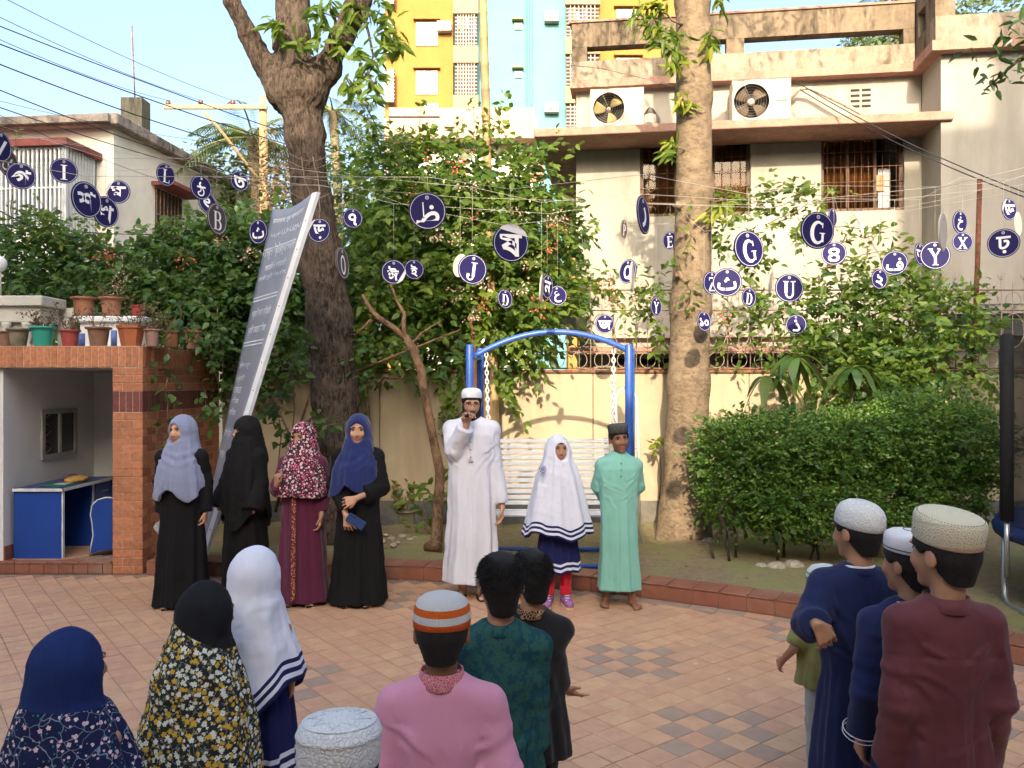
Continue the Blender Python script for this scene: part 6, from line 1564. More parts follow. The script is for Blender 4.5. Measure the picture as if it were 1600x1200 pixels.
def discs():
    glyphs(sorted({d[4] for d in DISCS if d[4]}))
    r0 = .10; M90 = Matrix.Rotation(R(90), 4, 'X')
    def disc_me(m): b = MB(); b.lathe([(0, -.003), (r0, -.003), (r0, .003), (0, .003)], 40, M90, False); return b.mesh('disc', [m])
    dm = {'n': disc_me(navy_d), 'b': disc_me(brown_d), 'w': disc_me(back_d)}
    bb = MB(); bb.lathe([(0, 0), (r0 - .001, 0), (r0 - .001, .0018), (0, .0018)], 40, Matrix.Translation((0, .0042, 0)) @ M90, False); bm_ = bb.mesh('backing', [back_d])
    rm = MB(); rm.lathe([(r0 - .0095, .0035), (r0 - .0095, .0046), (r0 - .006, .0046), (r0 - .006, .0035)], 40, M90, False, ring=True); rme = rm.mesh('rim', [pale_d])
    em = MB(); em.lathe([(.006, .0032), (.006, .005), (.0105, .005), (.0105, .0032)], 16, Matrix.Translation((0, 0, .072)) @ M90, False, ring=True); em.tube([(-.005, -.0046, .077), (0, -.0052, .069), (.005, -.0046, .077)], .0015, 4); eme = em.mesh('emblem', [pale_d])
    tops = []; r = random.Random(8)
    for (px, py, w_, h, ch, words, sg, look) in DISCS:
        d = .2 * F / h; c = P(px, py, d); yaw = sg * math.acos(min(1, max(.06, w_ / h))) + math.atan2(c.x, c.y) * -1
        if 'w' in look and not ch: yaw += 0
        col = 'pale faced' if 'w' in look else ('backlit brown' if 'b' in look else 'navy')
        lab = f'{col} round hanging disc with {words}'
        root = empty('letter_disc', c, yaw, lab, 'hanging disc', 'letter discs hung over the court'); root.rotation_euler = (r.gauss(0, .05), r.gauss(0, .05), yaw)
        mobj('face', dm['b' if 'b' in look else ('w' if 'w' in look else 'n')], None, root, False); mobj('backing', bm_, None, root, False); mobj('rim', rme, None, root, False); mobj('emblem', eme, None, root, False)
        if ch:
            o = mobj('glyph', _gl[ch], None, root, False); s = .112 if ch in ('১০', 'ث', 'ع', 'ف', 'ر', 'ش') else .118; o.scale = (s, s, s); o.rotation_euler = (R(90), 0, 0); o.location = (0, -.0048, -.012)
        if look and look[0] in 'pqr':
            a0, a1 = {'p': (115, 190), 'q': (-75, 15), 'r': (20, 130)}[look[0]]
            pts = [(r0 * math.cos(R(a)), r0 * math.sin(R(a))) for a in np.linspace(a0, a1, 14)]; b = MB(); n = len(pts); b.add([(x, -.006, z) for x, z in pts] + [(x * .98, -.012 if 3 < i < 10 else -.007, z * .98) for i, (x, z) in enumerate(pts)], [list(range(n - 1, -1, -1)), list(range(n, 2 * n))]); b.build('peeled_corner', mat('peel_white', (.62, .62, .66)), root, False)
        tops.append((c, root, d))
    # cords the discs hang from: one per band of depth
    tops.sort(key=lambda t: t[2]); bands = []
    for t in tops:
        if bands and t[2] - bands[-1][0][2] < .75 : bands[-1].append(t)
        else: bands.append([t])
    for i, bd in enumerate(bands):
        bd.sort(key=lambda t: t[0].x); zc = lambda q: q.z + .13 + .55 * max(0, zm - q.z) ; zm = max(t[0].z for t in bd); dm_ = sum(t[2] for t in bd) / len(bd)
        pts = [Vector((bd[0][0].x - 2.2, dm_, zm + .5))] + [Vector((t[0].x, t[0].y, zc(t[0]))) for t in bd] + [Vector((bd[-1][0].x + 2.0, dm_, zm + .5))]
        tag(MB().tube(pts, .0016, 4).build('cord', thread_m), f'thin cord {["nearest the children","over the front row","above the swing","beside the trunks","along the bed","by the wall","at the grille"][i % 7]} holding letter discs', 'cord')
        for (c, root, d) in bd:
            MB().tube([Vector((c.x, c.y, c.z + r0 - .004)), Vector((c.x, c.y, zc(c)))], .0011, 4).build('thread', thread_m, root)
discs()
# ================================================================== swing
def swing():
    root = empty('garden_swing', (.35, 7.6, .12), 0, 'blue garden swing frame with arched top and white slatted bench on chains', 'swing')
    bl = mat('swing_blue', (.025, .10, .40), rough=.38, var=.08, scale=12, spec=.45, stain=(.12, .08, .06), stain_amt=.25, stain_scale=(14, 14, 14)); wt = mat('swing_white', (.60, .62, .64), rough=.45, var=.06, scale=14, spec=.4); ch_m = mat('chain_white', (.62, .62, .6), rough=.5)
    y0, y1 = 7.25, 8.0; XL0, XR0, XL1, XR1 = -.375, 1.035, -.31, 1.165; zt = 2.10
    for (x, y) in ((XL0, y0), (XR0, y0), (XL1, y1), (XR1, y1)):
        po = MB().tube([(x, y, .08), (x, y, zt - .01), (x, y, zt)], [.034, .034, .03], 14).build('post', bl, root)
    for a, b in (((XL0, y0), (XL1, y1)), ((XR0, y0), (XR1, y1))):
        for z in (.16, zt - .1): MB().tube([(*a, z), (*b, z)], .024, 10).build('side_rail', bl, root)
        s = MB()   # perforated side strip
        dx, dy = b[0] - a[0], b[1] - a[1]
        for k in range(3):
            t = .78 + .07 * k; s.tube([(a[0] + dx * t, a[1] + dy * t, .2), (a[0] + dx * t, a[1] + dy * t, zt - .1)], .012, 6)
        for k in range(44):
            z = .22 + .041 * k; s.tube([(a[0] + dx * .76, a[1] + dy * .76, z), (a[0] + dx * .94, a[1] + dy * .94, z + .02)], .006, 4)
        s.build('side_lattice', mat('swing_dark_blue', (.015, .035, .15), rough=.5), root)
    for (a, b) in (((XL0, y0), (XR0, y0)), ((XL1, y1), (XR1, y1))): MB().tube([(*a, .135), (*b, .135)], .022, 10).build('base_rail', bl, root)
    ya = (y0 + y1) / 2; A, B = Vector(((XL0 + XL1) / 2 - .02, ya, zt - .1)), Vector(((XR0 + XR1) / 2 + .02, ya, zt - .06))
    pts = [A.lerp(B, t) + Vector((0, 0, .215 * 4 * t * (1 - t))) for t in np.linspace(0, 1, 28)]
    MB().tube(pts, .027, 12).build('top_arch', bl, root)
    # bench
    bx0, bx1 = -.2, .93; yb = 7.78; zs = .56; slat = MB().box(bx0, bx1, -.006, .006, -.019, .019, None, .004).mesh('slat', [wt])
    for k in range(12):
        o = mobj('back_slat', slat, None, root); z = .62 + k * .053; o.location = (0, yb + .06 * (k / 12) + .02, z); o.rotation_euler = (R(-8), 0, 0)
    for k in range(8):
        o = mobj('seat_slat', slat, None, root); o.location = (0, yb - .04 - k * .052, zs - .02 * math.sin(k / 7 * PI) + (.01 if k == 7 else 0)); o.rotation_euler = (R(90), 0, 0)
    for x in (bx0 + .03, (bx0 + bx1) / 2, bx1 - .03): MB().tube([(x, yb - .44, zs + .005), (x, yb - .2, zs - .035), (x, yb, zs - .01), (x, yb + .035, zs + .08), (x, yb + .10, 1.24)], .013, 8).build('bench_rib', wt, root)
    for x in (bx0, bx1):
        MB().tube([(x, yb - .42, zs), (x, yb - .42, zs + .22), (x, yb - .38, zs + .25), (x, yb + .05, zs + .26)], .014, 8).build('armrest', wt, root)
    # chains
    link = MB(); link.tube([(.014 * math.cos(a), 0, .026 * math.sin(a)) for a in np.linspace(0, 2 * PI, 12, endpoint=False)], .0055, 5, closed=True); lm = link.mesh('link', [ch_m])
    for (top, ends) in ((Vector((-.24, ya, 2.04)), [(bx0, yb - .40, zs + .24), (bx0, yb + .05, zs + .27)]), (Vector((.945, ya, 2.07)), [(bx1, yb - .40, zs + .24), (bx1, yb + .05, zs + .27)])):
        for e in ends:
            e = Vector(e); dv = e - top; n = int(dv.length / .041); c = empty('chain', top); c.parent = root; c.matrix_parent_inverse = Matrix.Translation(-Vector(root.location)); q = dv.to_track_quat('Z', 'Y')
            c.name = 'chain'
            for k in range(n):
                o = mobj('chain_link', lm, None, c, True); o.location = top + dv * ((k + .5) / n); o.rotation_euler = (q @ Euler((0, 0, R(90 * (k % 2)))).to_quaternion()).to_euler()
        MB().tube([top + Vector((.0, .02 * math.cos(a), .03 + .028 * math.sin(a))) for a in np.linspace(0, 2 * PI, 14, endpoint=False)], .007, 6, closed=True).build('hanging_ring', rust, root)
    # white tubular hoop standing behind the right posts
    hp = [(1.08, 8.35, .12), (1.06, 8.35, 1.6), (1.09, 8.36, 1.68), (1.16, 8.37, 1.72), (1.24, 8.38, 1.68), (1.28, 8.39, 1.6), (1.32, 8.42, .12)]
    h = empty('tubular_frame', (1.2, 8.4, .12), 0, 'white tubular hoop frame standing behind the right swing posts', 'frame'); MB().tube(hp, .012, 8).build('hoop', wt, h)
    for z in (.6, 1.1): MB().tube([(1.07, 8.35, z), (1.30, 8.4, z)], .01, 8).build('rung', wt, h)
swing()
# ================================================================== trampoline
def trampoline():
    c = Vector((5.02, 5.75, 0)); rr = 1.38; root = empty('trampoline', (c.x, c.y, .1), 0, 'round trampoline with black safety net and blue pad at the edge of the bed', 'trampoline')
    st = mat('galvanised', (.36, .38, .39), rough=.35, metal=.7, var=.08); bk = mat('black_foam', (.014, .014, .016), rough=.8, bump=.5, bscale=140); netm, t, b, tc = newmat('safety_net')
    b.inputs['Base Color'].default_value = (.015, .015, .018, 1); b.inputs['Roughness'].default_value = .8
    tr = N(t, 'ShaderNodeBsdfTransparent'); mx = N(t, 'ShaderNodeMixShader'); mx.inputs[0].default_value = .58; t.links.new(tr.outputs[0], mx.inputs[1]); t.links.new(b.outputs[0], mx.inputs[2]); t.links.new(mx.outputs[0], t.nodes['Material Output'].inputs[0])
    zt = .66
    ring = lambda r, z, n=48: [c + Vector((r * math.cos(a), r * math.sin(a), z)) for a in np.linspace(0, 2 * PI, n, endpoint=False)]
    MB().tube(ring(rr, zt), .024, 8, closed=True).build('frame_ring', st, root)
    MB().lathe([(0, zt - .01), (rr * .84, zt - .01), (rr * .84, zt), (0, zt)], 48, Matrix.Translation(c)).build('mat', mat('jump_mat', (.02, .02, .022)), root)
    MB().lathe([(rr * .82, zt + .012), (rr * .84, zt + .04), (rr + .02, zt + .05), (rr + .05, zt + .0), (rr + .04, zt - .05), (rr * .86, zt)], 48, Matrix.Translation(c), ring=True).build('edge_pad', mat('pad_blue', (.010, .025, .10), rough=.5, bump=.3, bscale=14), root)
    for k in range(4):
        a = R(180 + 8 + 90 * k - 14); pts = []
        for s in (-1, 1): pass
        a0, a1 = a - .2, a + .35
        p = lambda an, z, r_=rr: c + Vector((r_ * math.cos(an), r_ * math.sin(an), z))
        MB().tube([p(a0, zt - .02), p(a0, .28), p(a0 + .015, .17), p(a0 + .06, .125), p(a0 + .12, .118), p(a1 - .12, .118), p(a1 - .06, .125), p(a1 - .015, .17), p(a1, .28), p(a1, zt - .02)], .021, 10).build('leg', st, root)
    for k in range(6):
        a = R(172 + 60 * k); q = c + Vector(((rr + .06) * math.cos(a), (rr + .06) * math.sin(a), 0))
        po = MB().tube([q + Vector((0, 0, .35)), q + Vector((0, 0, .80))], .019, 10).build('net_pole', st, root)
        MB().tube([q + Vector((0, 0, .76)), q + Vector((0, 0, 1.5)), q + Vector((0, 0, 2.10)), q + Vector((0, 0, 2.12))], [.044, .046, .044, .02], 12).build('foam_sleeve', bk, po)
    nv = MB(); n = 72
    for i in range(n):
        a = 2 * PI * i / n; sag = .05 * abs(math.sin(3 * (a - R(172)))); 
        for z, r_ in ((zt + .05, rr), (1.3, rr - .02 - .02 * sag), (2.06 - sag, rr - .005 + sag * .2)): nv.v.append(tuple(c + Vector((r_ * math.cos(a), r_ * math.sin(a), z))))
    for i in range(n):
        j = (i + 1) % n
        for k in range(2): nv.f.append([3 * i + k, 3 * j + k, 3 * j + k + 1, 3 * i + k + 1]); nv.sm.append(True); nv.mi.append(0)
    nv.build('safety_net', netm, root)
trampoline()
# ================================================================== leaning board
def board():
    TR, TL = P(489, 302, 6.95), P(427, 327, 7.5); BR, BL = P(300, 930, 7.1), P(304, 960, 7.8)
    BR.z = BL.z = .01
    root = empty('leaning_signboard', (BR.x, BR.y, 0), 0, 'tall grey printed signboard with white edge leaning against the big tree', 'signboard')
    def S(u, v):   # u 0 left..1 right, v 0 top..1 bottom
        a = TL.lerp(TR, u); b = BL.lerp(BR, u); q = a.lerp(b, v)
        q = q + Vector((0, 0, .05 * math.sin(PI * u) * max(0, 1 - v * 8) * -1)); return q
    nrm = (TR - TL).cross(BL - TL).normalized()
    if nrm.y > 0: nrm = -nrm
    nu, nv = 8, 40; V = []; Fq = []
    for j in range(nv + 1):
        for i in range(nu + 1): V.append(S(i / nu, j / nv))
    for j in range(nv):
        for i in range(nu): a = j * (nu + 1) + i; Fq.append([a, a + nu + 1, a + nu + 2, a + 1])
    fm = MB(); fm.add(V, Fq, True); o = fm.build('printed_face', mat('board_grey', (.19, .205, .255), rough=.4, var=.06, scale=2, spec=.45, stain=(.33, .35, .41), stain_amt=.5, stain_scale=(2, 2, 1)), root)
    sm = o.modifiers.new('s', 'SOLIDIFY'); sm.thickness = .012; sm.offset = 0
    e = MB(); n = 30; thick = Vector((.046, -.01, .009))
    ev = []
    for j in range(n + 1):
        q = S(1, j / n) + nrm * .009; ev += [q, q + thick, q + thick - nrm * .03, q - nrm * .03]
    ef = []
    for j in range(n): 
        for k in range(4): ef.append([4 * j + k, 4 * j + (k + 1) % 4, 4 * j + 4 + (k + 1) % 4, 4 * j + 4 + k])
    ef += [[3, 2, 1, 0], [4 * n, 4 * n + 1, 4 * n + 2, 4 * n + 3]]
    e.add(ev, ef); e.build('white_edge', mat('board_white', (.62, .66, .72), rough=.5, var=.05), root)
    st = MB()
    for j in range(1, 14): st.ball(S(1, j / 14) + thick * .5 + nrm * .012, .005, 6, 4)
    st.build('tacks', iris_m, root)
    # printed lines, mapped on the warped face
    lines = [('মাসাজদে নূর মাদরাসা', .025, .020, .1, .9), ('بسم الله الرحمن', .062, .022, .15, .95), ('আদর্শ ইন্টারন্যাশনাল', .10, .045, .03, .95), ('আবাসিক ও অনাবাসিক', .155, .02, .2, .85), ('স্থাপিত নূরানী হিফজ বিভাগ', .185, .018, .08, .92), ('ভর্তি চলছে নিয়মিত', .275, .03, .12, .8), ('নূরানী নাজেরা হিফজ', .32, .03, .12, .8),
             ('বিভাগ সমূহ', .42, .022, .1, .6), ('নূরানী', .455, .02, .1, .5), ('নাজেরা', .485, .02, .1, .5), ('হিফজ', .515, .02, .1, .5), ('কিতাব', .545, .02, .1, .5), ('বৈশিষ্ট্য', .60, .03, .1, .6), ('যোগাযোগ', .66, .02, .1, .5)]
    obs = []
    for (s, v, h, u0, u1) in lines:
        cu = bpy.data.curves.new('t', 'FONT'); cu.body = s; cu.offset = .012; cu.resolution_u = 2; ob = bpy.data.objects.new('t', cu); COL.objects.link(ob); obs.append(ob)
    bpy.context.view_layer.update(); dg = bpy.context.evaluated_depsgraph_get(); white = mat('board_print', (.62, .65, .70), rough=.5)
    for ob, (s, v, h, u0, u1) in zip(obs, lines):
        me = bpy.data.meshes.new_from_object(ob.evaluated_get(dg)); n = len(me.vertices)
        if n:
            co = np.empty(n * 3, np.float32); me.vertices.foreach_get('co', co); co = co.reshape(-1, 3); lo, hi = co.min(0), co.max(0)
            q = [tuple(S(u0 + (u1 - u0) * (x - lo[0]) / (hi[0] - lo[0]), v + h * (1 - (y - lo[1]) / (hi[1] - lo[1]))) + nrm * .010) for x, y, _ in co]; me.vertices.foreach_set('co', np.array(q, np.float32).ravel()); me.update()
            me.materials.clear(); mobj('lettering', me, white, root)
        cu = ob.data; bpy.data.objects.remove(ob); bpy.data.curves.remove(cu)
    rl = MB()
    for v in (.243, .252, .365, .374):
        pts = [S(u, v) + nrm * .010 for u in np.linspace(.06, .88, 8)]; pts2 = [S(u, v + .0035) + nrm * .010 for u in np.linspace(.06, .88, 8)]; rl.add(pts + pts2, [[i, 8 + i, 9 + i, i + 1] for i in range(7)])
    rl.build('ruled_lines', white, root)
board()
# ================================================================== flower pots, ledge, lamp
terr = [mat('pot_clay', (.30, .13, .075), rough=.85, var=.2, scale=9, stain=(.3, .24, .18), stain_amt=.6, bump=.2), mat('pot_teal', (.035, .32, .24), rough=.45, var=.06, spec=.4), mat('pot_red', (.34, .035, .035), rough=.7, var=.2, stain=(.3, .16, .12), stain_amt=.5), mat('pot_mossy', (.20, .17, .12), rough=.95, var=.3, scale=12, stain=(.08, .09, .05), stain_amt=.6, bump=.3),
        mat('pot_brown', (.20, .10, .065), rough=.9, var=.2, scale=9, stain=(.28, .2, .14), stain_amt=.5), mat('pot_mauve', (.28, .17, .14), rough=.8, var=.15), mat('pot_orange', (.36, .12, .05), rough=.5, var=.06)]
soil_p = mat('pot_soil', (.05, .035, .025), rough=1); dead = mat('dry_stem', (.17, .11, .07), rough=.9, var=.3, scale=20)
dryleaf = leafmat('dry_leaf', [(.10, .055, .03), (.17, .10, .055), (.22, .15, .09)], .15, .8)
def pot(c, r_top, h, m, lab, plant=None, seed=0, shape='round', group='flower pots on the booth roof'):
    c = Vector(c); root = empty('flower_pot', c, 0, lab, 'flower pot', group); rb = r_top * .68
    if shape == 'round':
        MB().lathe([(rb, 0), (rb * 1.02, .01), (r_top * .88, h * .82), (r_top * .9, h * .86), (r_top * 1.1, h * .9), (r_top * 1.12, h * .98), (r_top, h), (r_top * .86, h * .97), (r_top * .82, h * .86), (0, h * .86)], 28, Matrix.Translation(c)).build('pot', m, root)
    else:
        b = MB(); n = 6; b.lathe([(rb * 1.1, 0), (r_top * 1.0, h * .84), (r_top * 1.12, h * .86), (r_top * 1.14, h), (r_top * .95, h), (r_top * .9, h * .88), (0, h * .88)], n, Matrix.Translation(c) @ Matrix.Rotation(R(20), 4, 'Z'), False); b.build('pot', m, root)
    MB().lathe([(0, h * .865), (r_top * .8, h * .87), (0, h * .9)], 16, Matrix.Translation(c)).build('soil', soil_p, root)
    if plant:
        rg = np.random.RandomState(seed); n = plant[0]; hh = plant[1]; s = MB(); tips = []; B = []; Dd = []
        for k in range(n):
            a = rg.uniform(0, 6.28); q = c + Vector((.3 * r_top * math.cos(a), .3 * r_top * math.sin(a), h * .86)); pts = [q]; dv = Vector((math.cos(a) * .5, math.sin(a) * .5, 1)).normalized(); L = hh * rg.uniform(.6, 1.1)
            for j in range(4): dv = (dv + Vector(rg.normal(0, .28, 3))).normalized(); q = q + dv * L / 4; pts.append(q); B.append(q); Dd.append(dv)
            s.tube(pts, [.005, .004, .003, .002, .0015], 4)
        s.build('stems', dead, root)
        m_ = plant[3]; nl = plant[2]; idx = rg.randint(0, len(B), nl); base = np.array([B[i] for i in idx]) + rg.normal(0, .02, (nl, 3)); dr = rg.normal(0, 1, (nl, 3)) + np.array([0, 0, -.3 if m_ is dryleaf else .4])
        sz = plant[4] if len(plant) > 4 else .035
        tag(mobj('leaves', leaf_mesh('leaves', base, dr, rg.normal(0, 1, (nl, 3)) + [0, 0, 1], rg.uniform(.6, 1.2, nl) * sz, rg.uniform(.3, .55, nl) * sz, rg, fine=False), m_, root), kind='stuff')
    return root
def pots():
    z = BZ; Q = lambda px, d: ((px - 800) * d / F, d, z)
    L = [(10, 7.72, .075, .15, 4, 'brown clay pot at the end of the booth roof row', 'round'), (29, 7.62, .095, .165, 3, 'mossy grey cracked pot beside the teal pot', 'round'), (67, 7.62, .105, .185, 1, 'bright teal plastic flower pot', 'round'), (109, 7.64, .088, .155, 2, 'red painted flower pot beside the teal pot', 'round'), (154, 7.63, .105, .18, 4, 'wide brown clay pot beside the six sided pot', 'round'), (205, 7.64, .115, .195, 6, 'six sided orange plastic pot at the roof corner', 'hex'), (238, 7.68, .072, .165, 5, 'dusty mauve pot beside the six sided pot', 'round'), (268, 7.9, .085, .16, 0, 'clay pot half hidden by hanging creeper', 'round'), (301, 8.3, .085, .19, 0, 'terracotta pot in the hanging creeper near the board', 'round')]
    pl = {10: None, 29: None, 67: (9, .24, 260, dryleaf), 109: (7, .30, 160, dryleaf), 154: (5, .3, 60, dryleaf), 205: (8, .34, 240, dryleaf), 238: (7, .26, 200, dryleaf), 268: (6, .25, 120, dryleaf), 301: None}
    for (px, d, r_, h, m, lab, sh) in L: pot(Q(px, d), r_, h, terr[m], lab, pl[px], px, sh)
    # two big pots on the raised white plinth behind
    pl_ = empty('plinth', (-3.9, 8.7, BZ), 0, 'white plinth shelf behind the flower pots carrying two clay pots', 'plinth')
    MB().box(-4.45, -3.75, 8.3, 8.75, BZ + .28, BZ + .34, None, .01).build('shelf', white_w, pl_); MB().box(-4.4, -3.8, 8.35, 8.72, BZ, BZ + .28).build('base', white_w, pl_)
    bp = mat('blue_pipe', (.12, .18, .42), rough=.5)
    for k, (px, h) in enumerate(((178, .17), (128, .14), (147, .13))):
        tag(MB().tube([Vector(Q(px, 7.95)), Vector(Q(px, 7.95)) + Vector((0, 0, h))], .028, 12).build('blue_pipe_end', bp), f'{["tall pale blue pipe stub between the brown and six sided pots","short blue pipe stub behind the red pot","low blue pipe stub behind the brown pot"][k]}', 'pipe')
    for px, lab in ((131, 'old clay pot on the white plinth with wide rim'), (174, 'old clay pot on the white plinth with dry plant beside it')):
        c = P(px, 500, 8.5); pot((c.x, 8.5, BZ + .34), .115, .21, terr[0], lab, (4, .2, 90, dryleaf) if px > 150 else None, px, group='clay pots on the white plinth')
    c = P(213, 500, 8.5); pot((c.x, 8.52, BZ + .34), .06, .13, terr[2], 'small red pot on the white plinth', None, 3, group='clay pots on the white plinth')
    lg = empty('white_balustrade', (-4.6, 8.2, BZ), 0, 'white stepped balustrade ledge running back along the booth roof', 'balustrade')
    for (a, b, c_, d, z0, z1) in ((-6.5, -4.62, 8.05, 8.5, BZ + .42, BZ + .52), (-6.5, -4.67, 8.1, 8.46, BZ + .26, BZ + .419), (-6.5, -4.74, 8.16, 8.42, BZ + .0, BZ + .259), (-4.75, -4.55, 8.501, 9.55, BZ + .34, BZ + .44), (-4.72, -4.6, 8.501, 9.5, BZ, BZ + .339), (-4.6, -2.6, 9.3, 9.5, BZ + .36, BZ + .46), (-4.599, -2.65, 9.34, 9.46, BZ - .2, BZ + .359)): MB().box(a, b, c_, d, z0, z1, None, .008).build('ledge', mat('ledge_white', (.50, .49, .43), rough=.85, var=.08, stain=(.33, .31, .26), stain_amt=.5), lg)
    for k in range(9): x = -6.2 + .2 * k; MB().lathe([(.05, 0), (.05, .03), (.03, .06), (.055, .13), (.03, .2), (.045, .23), (.045, .26)], 12, Matrix.Translation((x, 8.1, BZ))).build('baluster', mat('ledge_white', None), lg)
    g = P(-3, 412, 8.2); gl = empty('globe_lamp', (g.x, g.y, BZ + .5), 0, 'white globe lamp on the balustrade', 'lamp'); MB().ball(g, .082, 20, 14).build('globe', mat('opal', (.75, .75, .75), rough=.25, var=.01), gl); MB().tube([(g.x, g.y, BZ + .5), g], .03, 10).build('stem', mat('ledge_white', None), gl)
pots()
# ================================================================== vegetation
def barkmat(name, c1, c2, zs=.25, sc=26, bump=1.0):
    m, t, b, tc = newmat(name); o = tc.outputs['Object']
    v = mapping(t, o, (1, 1, zs)); n1 = noise(t, v, sc, 8, .7, .6); n2 = noise(t, o, 5, 6, .6)
    c = mixc(t, ramp(t, n1, [(.4, 0), (.6, 1)]), c1, c2); c = mixc(t, ramp(t, n2, [(.45, 0), (.7, .5)]), c, tuple(min(1, x * 1.45) for x in c2))
    t.links.new(c, b.inputs['Base Color']); b.inputs['Roughness'].default_value = .95; b.inputs['Specular IOR Level'].default_value = .1
    set_bump(t, b, n1, bump, .05); return m
bark_d = barkmat('dark_bark', (.028, .022, .018), (.125, .095, .075), .3, 40, .9); bark_t = barkmat('tan_bark', (.12, .092, .064), (.215, .165, .112), 1.6, 16, .55)
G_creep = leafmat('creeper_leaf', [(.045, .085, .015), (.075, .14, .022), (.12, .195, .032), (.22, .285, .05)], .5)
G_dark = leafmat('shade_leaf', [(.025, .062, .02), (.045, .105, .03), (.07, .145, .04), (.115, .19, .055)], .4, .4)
G_yel = leafmat('mango_leaf', [(.05, .10, .015), (.10, .17, .02), (.22, .26, .03), (.36, .34, .05)], .45)
G_far = leafmat('far_leaf', [(.035, .065, .025), (.06, .10, .035), (.10, .14, .05), (.15, .17, .07)], .3, .6)
G_hedge = leafmat('hedge_leaf', [(.035, .09, .018), (.07, .165, .03), (.125, .24, .038), (.27, .35, .06)], .4, .35)
def fol(parent, rg, org, dr, nleaf, slen, L, W, m, droop=.25, fine=True, name='foliage', updir=.6):
    a = sprigs(rg, org, dr, nleaf, slen, L, W, droop, updir)
    return tag(mobj(name, leaf_mesh(name, a[0], a[1], a[2], a[3], a[4], rg, fine, a[5]), m, parent), kind='stuff')
def chain_sdf(p, pts, rs, k=.06):
    d = None
    for (a, b, r0, r1) in zip(pts[:-1], pts[1:], rs[:-1], rs[1:]):
        q = rc(p, a, b, r0, r1); d = q if d is None else smin(d, q, k)
    return d
def stems(parent, rg, pts_list, m, name='stem'):
    for pts, r0, r1 in pts_list: n = len(pts); MB().tube(pts, [r0 + (r1 - r0) * i / (n - 1) for i in range(n)], 6).build(name, m, parent)
def wig(rg, a, b, n=6, amp=.08):
    a, b = Vector(a), Vector(b); return [a.lerp(b, i / (n - 1)) + Vector(rg.normal(0, amp, 3)) * (0 if i in (0, n - 1) else 1) for i in range(n)]
def mango_sprays(parent, rg, spots, m, L=.2, W=.055, n=12, name='foliage'):
    B = []; D = []; Nn = []; LL = []; RR = []
    for (px, py, d) in spots:
        c = np.array(P(px, py, d)); k = n + rg.randint(-3, 4); v = unit(rg.normal(size=(k, 3)) * [1, .8, .5] + [0, -.1, -.75]); B.append(c + rg.normal(0, .035, (k, 3))); D.append(v); Nn.append(unit(rg.normal(0, .6, (k, 3)) + [0, -.6, .5])); LL.append(rg.uniform(.6, 1.15, k) * L); RR.append(np.clip(rg.uniform(0, 1) * .6 + rg.uniform(0, .4, k), 0, 1))
    LL = np.concatenate(LL); return tag(mobj(name, leaf_mesh(name, np.concatenate(B), np.concatenate(D), np.concatenate(Nn), LL, LL * W / L, rg, True, np.concatenate(RR), .2), m, parent), kind='stuff')
